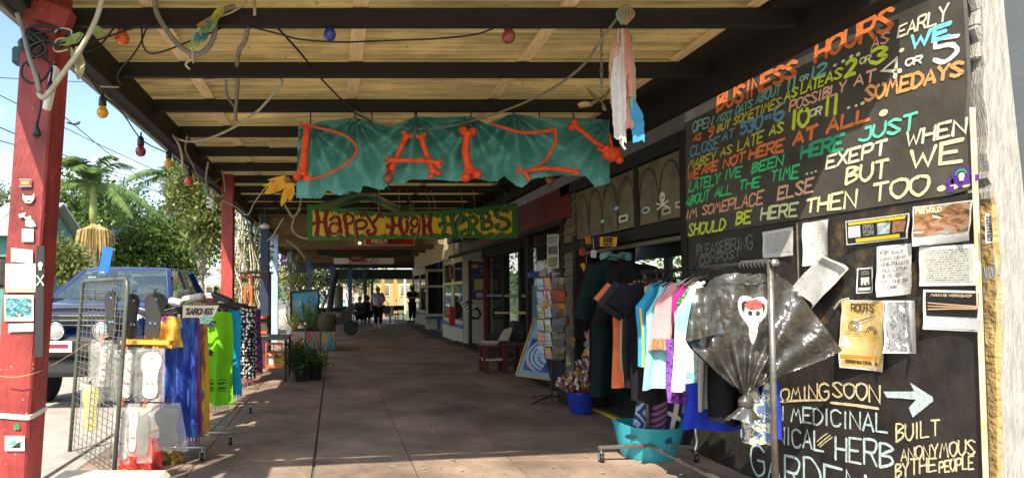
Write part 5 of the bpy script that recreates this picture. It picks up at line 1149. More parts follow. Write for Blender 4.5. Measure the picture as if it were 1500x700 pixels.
# ---- blue bucket of dried bunches
bx = at(851,600,Y=7.0).x; bk = thing('bucket','glossy blue plastic bucket of dried flower bunches','bucket',(bx,7.0,0))
b = MB(); b.lathe((bx,7.0,0),[(.105,0),(.115,.005),(.148,.20),(.152,.235),(.158,.237),(.158,.255),(.148,.257),(.14,.25),(.10,.03),(.001,.025)],28); b.build('bucket_body', mat('blue_bucket_plastic',(.012,.03,.28),.3,var=.08,bump=0), bk, smooth=True)
M_fl = [mat('dried_'+n_,c_,.8,var=.3,vs=40) for n_,c_ in (('cream',(.55,.48,.34)),('rust',(.30,.08,.04)),('maroon',(.14,.02,.04)),('ochre',(.42,.25,.07)),('mauve',(.28,.16,.22)),('white',(.62,.6,.56)))]
def bunches(c, rx, ry, h, n, name, label, seed):
    rnd = random.Random(seed); b = MB()
    for i in range(n):
        a = rnd.uniform(0,2*pi); r = sqrt(rnd.random()); p = Vector((c[0]+rx*r*cos(a)*.45, c[1]+ry*r*sin(a)*.45, c[2]-.05)); q = Vector((c[0]+rx*r*cos(a), c[1]+ry*r*sin(a), c[2]+h*rnd.uniform(.3,1)*(1.1-r*.6)))
        d = (q-p).normalized(); mi = rnd.randrange(6)
        b.tube([p,q,q+d*.03,q+d*.055],[.003,.005,.020,.004],6,mi=mi)
        if i % 2: leaf(b,q-d*.02,q+Vector((rnd.uniform(-.06,.06),rnd.uniform(-.06,.06),rnd.uniform(-.02,.06))),.026,mi=(mi+1)%6,n=3)
    b.build(name, M_fl, smooth='all', label=label, cat='dried flowers', kind='stuff')
bunches((bx,7.0,.25),.24,.2,.20,190,'dried_flowers','packed cream, rust and maroon dried flower bunches in the blue bucket',3)
bunches((bx+.28,7.25,.32),.20,.2,.40,130,'dried_flowers','taller loose cream and rust dried flowers behind the blue bucket',5)
# second vase holding the taller flowers
b = MB(); b.lathe((bx+.28,7.25,0),[(.08,0),(.11,.05),(.12,.2),(.09,.34)],18); b.build('vase', M_dark, smooth=True, label='dark vase standing behind the blue bucket', cat='vase')
# white star flower + bottles
q = at(868,500,Y=7.5); t = thing('star_flower','white pointed fabric star flower on a dark stem in the doorway','ornament',(q.x,7.5,0)); b = MB()
for k in range(8): a = 2*pi*k/8+.2; leaf(b,q,q+Vector((cos(a)*.13,-.04,sin(a)*.22)),.07,n=5)
b.build('petals', M_paper, t, smooth='all'); b = MB(); b.tube([q,(q.x,7.52,0)],.01,6); b.build('stem', M_joist, t)
for i,(px_,py_,c1,c2,lb) in enumerate(((865,530,(.5,.25,.06),(.1,.3,.3),'bulbous patterned glass lantern with ochre and teal panels'),(888,528,(.05,.1,.3),(.5,.5,.55),'blue and silver glass lantern right of the ochre one'),(905,520,(.4,.04,.03),(.1,.3,.1),'small red and green ornament farthest into the doorway'))):
    q = at(px_,py_,Y=7.45); b = MB(); b.lathe((q.x,7.45+.1*i,q.z-.2),[(.03,0),(.06,.03),(.05,.08),(.09,.2),(.10,.27),(.06,.36),(.025,.42),(.02,.5),(.005,.54)],16); o = b.build('glass_lantern', pattern_mat('lantern_print_%d'%i,c1,c2,'stripes',60+20*i,.0,rot=.7), smooth='all', label=lb, cat='lantern')
b = MB(); b.bbox((3.05,7.5,.15),(.5,.5,.3),.01); b.build('display_box', M_dark, label='low dark box carrying the lanterns beside the blue bucket', cat='box')
# ---- postcard spinner
sx, sy_ = at(808,560,Y=7.7).x, 7.7
sp = thing('postcard_spinner','tall wire postcard spinner with six tiers of cards beside the leaning poster','postcard stand',(sx,sy_,0))
b = MB(); b.tube([(sx,sy_,.05),(sx,sy_,1.62)],.013,10); b.build('pole', M_black, sp)
for k in range(4):
    a = pi/2*k+.5; b = MB(); b.tube(bez([(sx,sy_,.09),(sx+.2*cos(a),sy_+.2*sin(a),.05),(sx+.34*cos(a),sy_+.34*sin(a),.012)],4),.010,7); b.build('foot', M_black, sp)
CM = [art_mat('postcard_%d'%i, cc, 2.5, 1.2, seed=i) for i,cc in enumerate(([(.05,.15,.35),(.4,.55,.65),(.75,.7,.6)],[(.1,.3,.1),(.5,.45,.2),(.7,.75,.8)],[(.45,.08,.04),(.7,.4,.2),(.2,.1,.15)],[(.25,.12,.35),(.6,.55,.65),(.1,.2,.3)],[(.7,.7,.65),(.35,.4,.45),(.55,.3,.1)]))]
kk = 0
for ti, z in enumerate((.62,.79,.96,1.13,1.30,1.47)):
    b = MB()
    for a_ in range(4):
        a = pi/2*a_+.5; 
        b.tube([(sx+.15*cos(a+.75*j),sy_+.15*sin(a+.75*j),z-.06) for j in (-1,1)],.003,5)
        b.tube([(sx+.165*cos(a+.75*j),sy_+.165*sin(a+.75*j),z-.02) for j in (-1,1)],.003,5)
    b.build('wire_tier', M_metal, sp, kind='stuff')
    for a_ in range(4):
        a = pi/2*a_+.5; n1 = Vector((cos(a),sin(a),0)); s1 = Vector((-sin(a),cos(a),0))
        for j in (-1,1):
            c_ = Vector((sx,sy_,z))+n1*.115+s1*.058*j; kk += 1
            b = MB(); up = (Vector((0,0,1))+n1*.18).normalized(); hh = .07+.008*(kk % 3)
            b.add([c_-s1*.05-up*hh,c_+s1*.05-up*hh,c_+s1*.05+up*hh,c_-s1*.05+up*hh],[(0,1,2,3)],0,[(0,0),(1,0),(1,1),(0,1)]); b.build('postcard', CM[(kk*7+ti) % 5], sp)
# ---- leaning framed poster
def frame_poster(name,label,TL,TR,BR,BL,M_fr,M_mt,fw=.03,cat='framed poster'):
    t = thing(name,label,cat,(BL+BR)/2); nrm = (TR-TL).cross(TL-BL).normalized()
    if nrm.y > 0: nrm = -nrm
    f0 = lambda u,v: (TL*(1-u)+TR*u)*(1-v)+(BL*(1-u)+BR*u)*v
    b = MB(); b.grid(f0,4,4); b.grid(lambda u,v: f0(1-u,v)-nrm*.015,4,4); b.build('backing', M_mt, t)
    for (A,B) in ((TL,TR),(TR,BR),(BR,BL),(BL,TL)):
        b = MB(); b.beam(A,B,fw,fw*.8,b=.004); b.build('frame', M_fr, t)
    return t, (lambda u,v,k=0: (TL*(1-u)+TR*u)*(1-v)+(BL*(1-u)+BR*u)*v+nrm*(.003+k)), nrm
TL, TR = at(783,466,Y=9.45), at(832,468,Y=9.20); BL, BR = at(756,549,Y=9.25), at(814,557,Y=8.85)
t, fn, nn = frame_poster('framed_poster','large blue framed poster with concentric moon rings leaning on the pavement',TL,TR,BR,BL,mat('gilt_frame',(.55,.34,.10),.4,metal=.2),mat('pale_blue_mount',(.22,.34,.45),.5))
def pr(nm,u0,v0,u1,v1,m,k): b = MB(); b.grid(lambda u,v: fn(u0+(u1-u0)*u,v0+(v1-v0)*v,k),4,4); return b.build(nm,m,t)
pr('print',.12,.36,.88,.90,mat('deep_blue_print',(.03,.08,.32),.4,var=.5,vs=9),.001); pr('print',.12,.06,.88,.33,mat('pale_sky_print',(.25,.40,.68),.4,var=.2,vs=5),.001)
b = MB()
for i,(r0,r1,c_) in enumerate(((.50,.56,0),(.40,.46,0),(.28,.37,0),(.14,.24,0))):
    P = [(a,) for a in [pi*.42+k*pi*1.0/24 for k in range(25)]]; vs = []
    for (a,) in P: 
        for r in (r0,r1): vs.append(fn(min(.88,max(.12,.72+r*cos(a)*1.1)),min(.89,max(.37,.63-r*sin(a)*.55)),.0025+.0002*i))
    b.add(vs,[(2*k,2*k+1,2*k+3,2*k+2) for k in range(24)])
b.build('moon_rings', flat('pale_ring_print',(.40,.52,.66),.4), t)
b = MB(); c_ = [fn(.25+.06*cos(a),.80+.035*sin(a),.003) for a in [2*pi*k/12 for k in range(12)]]; b.add(c_,[tuple(range(12))]); b.build('sun_print', flat('warm_spot',(.65,.35,.2)), t)
# poster inside the window behind the spinner
def wpic(nm,lb,c,m,cat='poster'): return sheet(nm,lb,cat,[at(x_,y_,X=WX-.01) for x_,y_ in c],m,curl=.004,lift=.004)
t,_ = wpic('window_poster','teal lettered poster with an orange shell low in the show window',((780,418),(806,418),(806,468),(780,470)),mat('teal_poster',(.03,.12,.16),.5,var=.3,vs=8)); b = MB(); lettering(b,'ISLAND',lambda u,v:_(.1+.8*u,.18-.12*v)+NW*.003,.012,NW); lettering(b,'VIEW',lambda u,v:_(.15+.6*u,.36-.12*v)+NW*.003,.012,NW); b.build('lettering', flat('poster_letters',(.25,.38,.35)), t)
b = MB(); leaf(b,_(.55,.9)+NW*.004,_(.95,.5)+NW*.004,.14,nrm=NW); b.build('shell_drawing', flat('shell_orange',(.5,.22,.05)), t)
for i,(c,cc,lb) in enumerate(((((802,344),(819,343),(819,358),(802,359)),(.45,.5,.52),'top pale sheet of the white bordered strip in the show window'),(((802,360),(819,359),(819,373),(802,374)),(.10,.16,.10),'middle dark green sheet of the strip in the show window'),(((802,375),(819,374),(819,392),(802,393)),(.35,.32,.15),'lowest mossy yellow sheet of the strip in the show window'))):
    sheet('window_sheet',lb,'poster',[at(x_,y_,X=WX-.01) for x_,y_ in c],M_paper,curl=.003,lift=.004,prints=[(.08,.08,.92,.92,art_mat('wsheet_%d'%i,[cc,tuple(q*.4 for q in cc),tuple(min(1,q*1.5) for q in cc)],3,seed=i))])
# paperbacks and orange book on top of spinner
for i,(px_,py_,cc,lb,rr) in enumerate(((813,432,(.55,.12,.05),'red picture book propped on top of the postcard stand',.1),(812,448,(.70,.25,.03),'orange book lying under the red picture book',.02),(797,444,(.5,.45,.35),'small cream card leaning at the left of the books',.5))):
    b = MB(); b.bbox(at(px_,py_,Y=7.6),(.24 if i < 2 else .05,.03,(.13,.07,.15)[i]),.004,Matrix.Rotation(rr,3,'Y')); b.build('book', art_mat('bookcover_%d'%i,[cc,tuple(q*.3 for q in cc),cc],5,seed=i) if 0 else mat('bookcover_%d'%i,cc,.5,var=.5,vs=14), label=lb, cat='book')
# conical lamp shades / cap
b = MB(); q = at(797,400,Y=7.9); b.lathe(q,[(.001,.09),(.03,.05),(.055,-.02),(.06,-.05),(.045,-.055)],14,rot=Matrix.Rotation(.3,3,'Y')); b.build('felt_hat', mat('grey_felt',(.32,.28,.26),.9), smooth=True, label='small grey felt hat hung above the postcard stand', cat='hat')
b = MB(); q = at(797,420,Y=7.9); b.ball(q,.05,10,sc=(1,1,1.1)); b.build('felt_ball', mat('pink_felt',(.45,.24,.2),.9), smooth='all', label='dusky pink felt ball under the grey hat', cat='ornament')
b = MB(); q = at(785,402,Y=8.2); b.bbox(q,(.22,.05,.08),.02,Matrix.Rotation(-.1,3,'Y')); b.build('blue_pouch', mat('blue_pouch_cloth',(.04,.08,.3),.8), label='blue cloth pouch hung left of the grey felt hat', cat='pouch')
rnd = random.Random(4)
for i in range(7):
    q = at(832+rnd.uniform(-8,8),(455,470,488,500,515,528,430)[i],X=WX-.12); b = MB(); b.bbox(q,(.03,.09,.12),.008,Matrix.Rotation(rnd.uniform(-.6,.6),3,'X')); b.tube([q,q+Vector((0,0,.12))],.003,4)
    b.build('hanging_trinket', M_fl[i % 5], label=('cream','rust brown','maroon','ochre','mauve','second cream','second rust brown')[i]+' trinket hung on the weatherboard pier right of the postcards', cat='trinket', group='trinkets hung on the weatherboard pier')
# ---- bench with books
M_bn = mat('dark_red_bench', (.09,.014,.014), .5, var=.35, vs=8)
bx0, bx1, BYc = at(706,540,Y=10.7).x, at(766,540,Y=10.7).x, 10.7
be = thing('bench','low dark red timber bench with a lower shelf by the glazed entry','bench',((bx0+bx1)/2,BYc,0))
for k in range(3): b = MB(); b.bbox(((bx0+bx1)/2,BYc-.16+.16*k,.46),(bx1-bx0+.1,.15,.035),.005); b.build('seat_plank', M_bn, be)
b = MB(); b.bbox(((bx0+bx1)/2,BYc,.20),(bx1-bx0-.08,.4,.03),.004); b.build('shelf', M_bn, be)
for x_ in (bx0+.03,bx1-.05,(bx0+bx1)/2):
    for y_ in (BYc-.17,BYc+.17): b = MB(); b.bbox((x_,y_,.22),(.09,.06,.44),.005); b.build('leg', M_bn, be)
for i,(px_,z,w_,h,cc,lb) in enumerate(((715,.478,.26,.04,(.35,.18,.22),'pinkish book lying at the left end of the bench'),(718,.518,.22,.025,(.5,.48,.5),'pale thin book on the pinkish one'),(722,.215,.34,.03,(.55,.53,.5),'white papers on the lower bench shelf'),(714,.245,.2,.03,(.2,.05,.08),'dark red book on the lower shelf papers'))):
    b = MB(); b.bbox((at(px_,500,Y=10.6).x,10.6,z+h/2),(w_,.2,h),.003,Matrix.Rotation(.15*i,3,'Z')); b.build('book', mat('benchbook_%d'%i,cc,.6), label=lb, cat='book')
c = [at(738,482,Y=10.85),at(752,478,Y=10.85),at(745,499,Y=10.62),at(728,499,Y=10.62)]
t,_,_n = frame_poster('leaning_print','cream print in a thin frame leaning back on the bench',*c,M_joist,mat('cream_print',(.50,.46,.35),.6,var=.3,vs=14),.012)
b = MB(); b.bbox(at(757,485,Y=10.9),(.28,.2,.36),.05,Matrix.Rotation(.15,3,'Y')); b.build('cushion', mat('dark_cushion',(.03,.03,.032),.8), label='dark cushion standing on the right end of the bench', cat='cushion')
b = MB(); b.bbox(at(736,458,Y=11.6),(.30,.03,.03),.004); b.bbox(at(762,458,Y=11.6),(.30,.03,.05),.004); b.build('pale_ledge', M_cream, label='pale ledge behind the bench cushion', cat='ledge', kind=None)
# blue noticeboard on the white weatherboard wall, danger sign, bicycle lock
c = [at(x_,y_,Y=16.27) for x_,y_ in ((687,382),(712,381),(712,440),(687,440))]
t,_,_n = frame_poster('blue_noticeboard','blue noticeboard with pale sheets on the white weatherboard wall','notice board',*c[:0] if 0 else (c[0]),*(c[1:])) if 0 else frame_poster('blue_noticeboard','blue noticeboard with pale sheets on the white weatherboard wall',*c,M_clap,mat('navy_speckle',(.02,.05,.18),.5,col2=(.35,.40,.5),vs=16,thr=(.55,.62)),.05,cat='notice board')
b = MB(); b.grid(lambda u,v:_(.30+.6*u,.46+.28*v,.006),2,2); b.build('print', mat('tan_sheet',(.50,.38,.2),.6,var=.2), t); b = MB(); b.grid(lambda u,v:_(.42+.4*u,.8+.12*v,.006),2,2); b.build('print', flat('lilac_sheet',(.5,.4,.55)), t)
b = MB(); p_ = _(.32,.14,.006); b.add([p_+Vector((.1*cos(a),0,.055*sin(a))) for a in [2*pi*k/10 for k in range(10)]],[tuple(range(10))]); b.build('emblem', flat('orange_emblem',(.75,.25,.02)), t)
c = [at(x_,y_,Y=15.6) for x_,y_ in ((673,443),(688,436),(699,449),(684,458))]
t = thing('tilted_sign','small tilted white sign with a red and black band on the corner post','sign',c[3]); b = MB(); b.prism(c,(0,.02,0)); b.build('panel', M_white, t)
def q4(u,v,k): return (c[0]*(1-u)+c[1]*u)*(1-v)+(c[3]*(1-u)+c[2]*u)*v+Vector((0,-k,0))
b = MB(); b.add([q4(.45,.12,.004),q4(.93,.12,.004),q4(.93,.62,.004),q4(.45,.62,.004)],[(0,3,2,1)]); b.build('black_band', M_kp, t); b = MB(); b.add([q4(.52,.25,.007),q4(.9,.25,.007),q4(.9,.5,.007),q4(.52,.5,.007)],[(0,3,2,1)]); b.build('red_band', flat('red_print',(.5,.02,.02)), t)
b = MB()
for k in range(3): b.add([q4(.08,.2+.25*k,.004),q4(.4,.2+.25*k,.004),q4(.4,.3+.25*k,.004),q4(.08,.3+.25*k,.004)],[(0,3,2,1)])
b.build('small_print', M_kp, t, kind='stuff')
run('coiled_lead','black lead coiled on hooks on the white weatherboard wall','cable',[(690,449,16.2),(700,452,16.2),(704,462,16.2),(696,466,16.2),(688,460,16.2),(694,452,16.2),(702,456,16.2),(701,466,16.2),(690,466,16.2)],.02,M_black,n=5,seg=5)
wallbox('dark_corner_post', 3.37, 3.44, 15.4, 15.5, 0, 2.2, M_black, label='black post at the corner of the white weatherboard shop', cat='post')
wallbox('yellow_strip_post', 3.50, 3.54, 15.9, 15.94, 0, 1.5, M_yel, label='narrow yellow strip post beside the black corner post', cat='post')
b = MB(); b.bbox(at(661,399,Y=16.1),(.10,.1,.36),.02); b.build('wall_cabinet', mat('brown_red_box',(.22,.05,.03),.5), label='brown red box fixed high on the bay window corner', cat='box')
b = MB(); b.bbox(at(662,463,Y=16.3),(.16,.1,.5),.02); b.build('red_box', mat('bright_red_box',(.45,.02,.02),.5), label='bright red box low against the bay window', cat='box')
# ================================================================ LEFT: STALL, STICKERS, CAR
def stk(px0,py0,px1,py1,m,nm,lb,Y=3.195,prints=(),tilt=0,n=2):
    "sticker on the face of the near post, rectangle in photograph pixels"
    c = [at(px0,py0,Y=Y),at(px1,py0+tilt,Y=Y),at(px1,py1+tilt,Y=Y),at(px0,py1,Y=Y)]
    t = thing(nm,lb,'sticker',c[3],'stickers on the near red post'); b = MB(); b.prism(c,(0,.0012,0)); b.build('paper', m, t)
    f = lambda u,v,k=.001: (c[0]*(1-u)+c[1]*u)*(1-v)+(c[3]*(1-u)+c[2]*u)*v+Vector((0,-k,0))
    for i,(a,b_,c_,d_,pm) in enumerate(prints):
        g = MB(); g.grid(lambda u,v: f(a+(c_-a)*u,b_+(d_-b_)*v,.001+.0006*i),2,2); g.build('print', pm, t)
    return t, f
YF = 3.195
M_wst = mat('aged_white_sticker', (.66,.64,.58), .5, var=.12, vs=14)
t,f = stk(28,262,46,274,flat('red_sticker',(.55,.06,.05)),'lion_sticker','red sticker with a small gold lion, highest on the front of the near post',prints=((0,0,1,.14,flat('teal_line',(.1,.3,.35))),(0,.86,1,1,flat('teal_line',(.1,.3,.35))),(.2,.3,.8,.7,flat('gold_lion',(.75,.45,.05)))))
t = thing('face_sticker','white horned smiling face sticker below the lion sticker','sticker',at(42,296,Y=YF),'stickers on the near red post'); q = at(42,290,Y=YF-.002)
b = MB(); P_ = [(33,284),(37,287),(47,287),(50,283),(50,291),(46,297),(42,298),(37,297),(33,291)]; b.add([at(x,y,Y=YF) for x,y in P_],[tuple(range(len(P_)))[::-1]]); b.build('face', M_wst, t)
b = MB(); b.add([at(x,y,Y=YF-.002) for x,y in ((37,293),(47,293),(42,296))],[(0,2,1)]); b.add([at(x,y,Y=YF-.002) for x,y in ((37,290),(40,290),(39,292))],[(0,2,1)]); b.add([at(x,y,Y=YF-.002) for x,y in ((44,290),(47,290),(45,292))],[(0,2,1)]); b.build('features', flat('red_ink',(.4,.04,.04)), t, kind='stuff')
t = thing('torn_sticker','torn white sticker fragments with a winged shape','sticker',at(40,330,Y=YF),'stickers on the near red post')
for P_ in ([(27,314),(38,311),(35,318),(28,319)],[(35,318),(45,316),(46,321),(38,322)],[(37,323),(48,322),(53,331),(46,333),(37,331)]): b = MB(); b.add([at(x,y,Y=YF) for x,y in P_],[tuple(range(len(P_)))[::-1]]); b.build('fragment', M_wst, t)
stk(32,335,49,354,M_wst,'square_sticker','plain white square sticker in the middle of the near post')
stk(16,363,48,383,mat('greenish_sticker',(.42,.58,.50),.5,var=.2),'pale_sticker','pale green tattered sticker with faded scribble',prints=((.1,.25,.9,.9,print_mat('scribble_pink',(.45,.60,.53),(.5,.3,.35),3,4)),),tilt=3)
stk(8,386,52,428,M_wst,'lettered_sticker','large off white sticker with faint writing and a picture strip',prints=((.1,.08,.9,.28,print_mat('faint_write',(.62,.60,.55),(.3,.3,.3),1,2,gap=.7)),(.0,.85,1,.98,art_mat('strip_pic',[(.1,.2,.1),(.6,.5,.3),(.3,.1,.05)],8))))
stk(6,432,49,470,M_wst,'picture_sticker','white sticker with teal and black figures below the large one',prints=((.06,.12,.94,.85,art_mat('figure_pic',[(.7,.7,.66),(.05,.3,.32),(.02,.04,.06),(.6,.6,.5)],3.4,1.6)),))
stk(12,474,49,486,mat('mint_sticker',(.45,.60,.5),.5,var=.2,vs=20),'mint_sticker','small mint blotched sticker under the picture sticker',tilt=-1)
t,f = stk(7,638,36,660,M_wst,'triangle_sticker','white square sticker with a green triangle low on the near post'); b = MB(); b.add([f(.15,.62),f(.75,.62),f(.5,.2)],[(0,1,2)]); b.build('print', flat('green_tri',(.1,.4,.25)), t); b = MB(); b.add([f(.3,.8,.002),f(.8,.8,.002),f(.8,.35,.002)],[(0,1,2)]); b.build('print', M_kp, t)
t = thing('leaf_sticker','small green seven fingered leaf sticker below the rope','sticker',at(24,632,Y=YF),'stickers on the near red post'); q = at(24,628,Y=YF-.001)
for a in (-70,-42,-20,0,20,42,70): b = MB(); L_ = .034*(1-abs(a)/150); leaf(b,q,q+Vector((sin(radians(a))*L_,0,cos(radians(a))*L_)),.008,bend=0); b.build('leaflet', flat('leaf_green',(.02,.25,.10)), t)
c = [at(52,360,Y=3.19),at(70,360,Y=3.33),at(69,440,Y=3.33),at(52,440,Y=3.19)]
xs_r = at(64,400,Y=3.195).x
t = thing('skull_strip','black strip sticker with skull and crossbones wrapped on the corner of the near post','sticker',at(60,440,Y=3.19),'stickers on the near red post')
b = MB(); b.prism([at(53,360,Y=3.192),at(65,360,Y=3.192),at(62.5,523,Y=3.192),at(50.5,523,Y=3.192)],(0,.001,0)); b.build('paper', M_kp, t)
b = MB(); q = at(59,388,Y=3.186); b.ball(q,.014,10,sc=(.9,.1,1.15)); b.box(q-Vector((0,0,.02)),(.014,.002,.014))
for s_ in (-1,1): b.beam(at(59-5*s_,403,Y=3.187),at(59+5*s_,418,Y=3.187),.003,.006)
b.build('skull', M_wst, t)
c_ = [at(62,378,Y=3.22)]
# rope around post and twine across the stall
def ring_pts(cx, cy, h, z, n=25): return [Vector((cx+h*max(-1,min(1,1.35*cos(a))), cy+h*max(-1,min(1,1.35*sin(a))), z+.006*sin(a*2))) for a in [2*pi*k/(n-1) for k in range(n)]]
q = at(30,612,Y=3.2); b = MB()
for k in range(3): b.tube(ring_pts(-1.715+.0508*q.z+.003,3.3,.0985,q.z+.008*k),.006,6)
b.build('white_rope', mat('rope_white',(.6,.56,.5),.8), label='white rope wound three times round the foot of the near post', cat='rope')
run('twine_line','thin brown twine tied from the near post across to the wire grid','twine',[(0,551,3.15),(25,552,3.15),(55,545,3.2),(85,530,3.9),(105,518,4.6),(114,512,4.75),(125,505,4.6),(160,492,4.2)],.0035,mat('brown_twine',(.30,.20,.10),.8))
# ---- cream block at the bottom edge
b = MB(); b.bbox((at(140,690,Y=3.3).x,3.42,.165),(.64,.42,.33),.03); b.build('cream_block', mat('cream_painted_block',(.66,.55,.38),.7,var=.2,vs=7,bump=.4), label='cream painted block with rounded edges at the foot of the stall', cat='block')
# ---- wire grid stand
A0, A1 = at(103,600,Y=5.25), at(167,600,Y=4.35)
gl, gr = Vector((A0.x,5.25,0)), Vector((A1.x,4.35,0))
topz = at(182,408,Y=4.35).z; lean = Vector((.055,0,0))
gs = thing('wire_grid_stand','black wire grid stand with a rounded tubular frame holding insoles','display stand',(gl+gr)/2)
def gp(u, z): return gl.lerp(gr,u)+Vector((0,0,z))+Vector((.09,0,0))*(z/topz)
b = MB(); b.tube([gp(0,0),gp(0,.7),gp(0,topz-.10)]+[gp(.06*(1-cos(a)),topz-.10+.10*sin(a)) for a in (.4,.8,1.2,pi/2)]+[gp(1-.06*(1-cos(a)),topz-.10+.10*sin(a)) for a in (pi/2,1.2,.8,.4)]+[gp(1,topz-.10),gp(1,.7),gp(1,0)],.0165,10); b.build('tube_frame', mat('grey_green_metal',(.10,.11,.085),.45,var=.3,metal=.4), gs, smooth='all')
for k in range(1,10): b = MB(); b.tube([gp(k/10,.06),gp(k/10,topz-.02)],.0032,5); b.build('wire', M_metal, gs)
for k in range(28): b = MB(); z = .08+k*(topz-.1)/27; b.tube([gp(0,z),gp(1,z)],.003,5); b.build('wire', M_metal, gs)
# ---- insoles
SOLE = [(.0,-1),(.22,-.97),(.34,-.8),(.36,-.5),(.33,-.15),(.38,.2),(.48,.5),(.5,.72),(.42,.9),(.24,1.0),(0,1.02),(-.22,.97),(-.38,.82),(-.42,.6),(-.38,.3),(-.30,0),(-.30,-.4),(-.32,-.75),(-.2,-.95)]
M_solew = mat('white_insole', (.66,.63,.57), .7, var=.06, vs=20)
M_soled = pattern_mat('quilted_dark_insole', (.10,.10,.09), (.30,.29,.25), 'diamonds', 55, .55)
M_soledk = pattern_mat('quilted_black_insole', (.018,.018,.018), (.09,.09,.085), 'diamonds', 60, .5)
M_bagc = mat('clear_bag', (.55,.55,.50), .12, bump=.8, bs=26, spec=1, alpha=.22, coat=.6)
M_tagm = flat('orange_tag', (.75,.16,.06)); M_dot = flat('mint_dot', (.4,.7,.45))
def insole(par, c, L_, wd, m, tilt=0, yaw=0, flip=1, rim=None):
    R = Matrix.Rotation(yaw,3,'Z')@Matrix.Rotation(tilt,3,'Y'); P_ = bez([(x*flip*wd*1.6,0,z*L_/2) for x,z in SOLE]+[(SOLE[0][0],0,-L_/2)],3)
    b = MB(); b.prism([c+R@(p+Vector((0,-.004,0))) for p in P_], R@Vector((0,.010,0))); o = b.build('insole', m, par)
    if rim: b = MB(); b.tube([c+R@p for p in P_]+[c+R@P_[0]],.006,6); b.build('rim', rim, o, smooth='all')
    b = MB()
    for (a,z) in ((.1,.75),(-.15,-.35),(.2,-.35)): b.lathe(c+R@Vector((a*wd*flip,-.007,z*L_/2*1)),[(.001,-.001),(.008,0),(.001,.001)],8,rot=Matrix.Rotation(pi/2,3,'X'))
    b.build('rivet', flat('rivet_brown',(.25,.10,.05)) if rim is None else flat('rivet_blue',(.1,.3,.45)), o, kind='stuff')
def bagpack(label, px0, py0, px1, py1, Y, soles, seed=0, yaw=0, group='insoles bagged in clear plastic', skew=0):
    A, B = at(px0,py0,Y=Y), at(px1,py1,Y=Y); w_, h = B.x-A.x, A.z-B.z; c = Vector(((A.x+B.x)/2,Y,(A.z+B.z)/2))
    t = thing('insole_pack',label,'insole pack',(c.x,Y,B.z),group); R = Matrix.Rotation(yaw,3,'Z')
    def fn(u,v,s_):
        pin = (min(u,1-u,v,1-v)*6); pin = min(1,pin)
        return c+R@Vector(((u-.5)*w_*(1+.06*nz3(v*4,seed))+skew*(.5-v)*w_, s_*(.004+.022*pin)+.012*nz3(u*5+seed,v*6,s_)*pin, (.5-v)*h*(1+.05*nz3(u*4,seed,3))))
    b = MB(); b.grid(lambda u,v: fn(u,v,-1),14,16); b.grid(lambda u,v: fn(1-u,v,1),14,16); b.build('plastic_bag', M_bagc, t, smooth='all')
    for (dx,L_,wd,m,tl,fl) in soles: insole(t, c+R@Vector((dx*w_,0,-.01*h)), h*L_, wd, m, tl, yaw, fl)
    b = MB(); b.bbox(c+R@Vector((0,-.0,h*.5+.008)),(.03,.004,.03),.002); b.tube([c+Vector((0,0,h*.5)),c+Vector((0,.0,h*.5+.03)),c+Vector((.01,.04,h*.5+.035)),c+Vector((0,.12,h*.5+.03))],.004,5); b.build('hang_tag', M_tagm if seed % 2 else M_blackp, t)
    return t
bagpack('pair of white insoles in a clear bag behind the grid, left of the upper row',168,512,200,586,4.45,((.05,.88,.075,M_solew,.06,1),),1)
bagpack('large white insole in a clear flat bag, right of the upper row',196,510,241,588,4.45,((.03,.86,.10,M_solew,.03,1),),2)
bagpack('crumpled bag with a narrow white insole, leftmost of the lower row',166,592,190,680,4.40,((.0,.8,.06,M_solew,-.1,1),),3)
bagpack('twisted bag with a white insole seen edge on in the lower row',184,590,203,668,4.36,((.1,.8,.045,M_solew,.05,-1),),4,skew=.3)
bagpack('bag with a narrow quilted grey insole in the lower row',200,596,222,678,4.36,((-.05,.75,.06,M_soled,.08,1),),5,skew=-.1)
bagpack('bag with a broad quilted grey insole, rightmost of the lower row',222,590,270,660,4.34,((-.02,.82,.12,M_soled,-.12,1),),6,skew=-.25)
bagpack('crinkled empty looking clear bag hanging inside the wire grid',134,498,164,566,4.7,((.1,.7,.05,flat('pale_sole',(.5,.5,.46)),.1,1),),7)
bagpack('yellow insole bag hanging behind the wire grid',118,562,146,634,4.9,((0,.9,.09,mat('yellow_insole',(.60,.50,.12),.7),.0,1),),8)
M_rim = flat('black_rim', (.02,.02,.02), .5)
for i,(px0,py0,px1,py1,Y,wd,tl,m,lb) in enumerate(((206,430,243,494,4.5,.10,.10,M_soledk,'large quilted black insole with thick rim, top right of the stand'),(180,432,206,496,4.55,.075,.02,M_soledk,'dark insole seen at a slant left of the large quilted one'),(150,428,176,492,4.6,.08,-.05,M_soledk,'black insole behind the top of the wire grid'))):
    A,B = at(px0,py0,Y=Y),at(px1,py1,Y=Y); c = (A+B)/2; t = thing('insole',lb,'insole',(c.x,Y,B.z),'loose dark insoles on the stand'); insole(t,c,(A.z-B.z),wd,m,tl,(0,.9,-.4)[i],1,M_rim)
    b = MB(); b.tube([c+Vector((0,-.01,(A.z-B.z)/2-.02)),c+Vector((0,.03,(A.z-B.z)/2+.03)),c+Vector((0,.1,(A.z-B.z)/2+.03))],.004,5); b.build('hook', M_black, t)
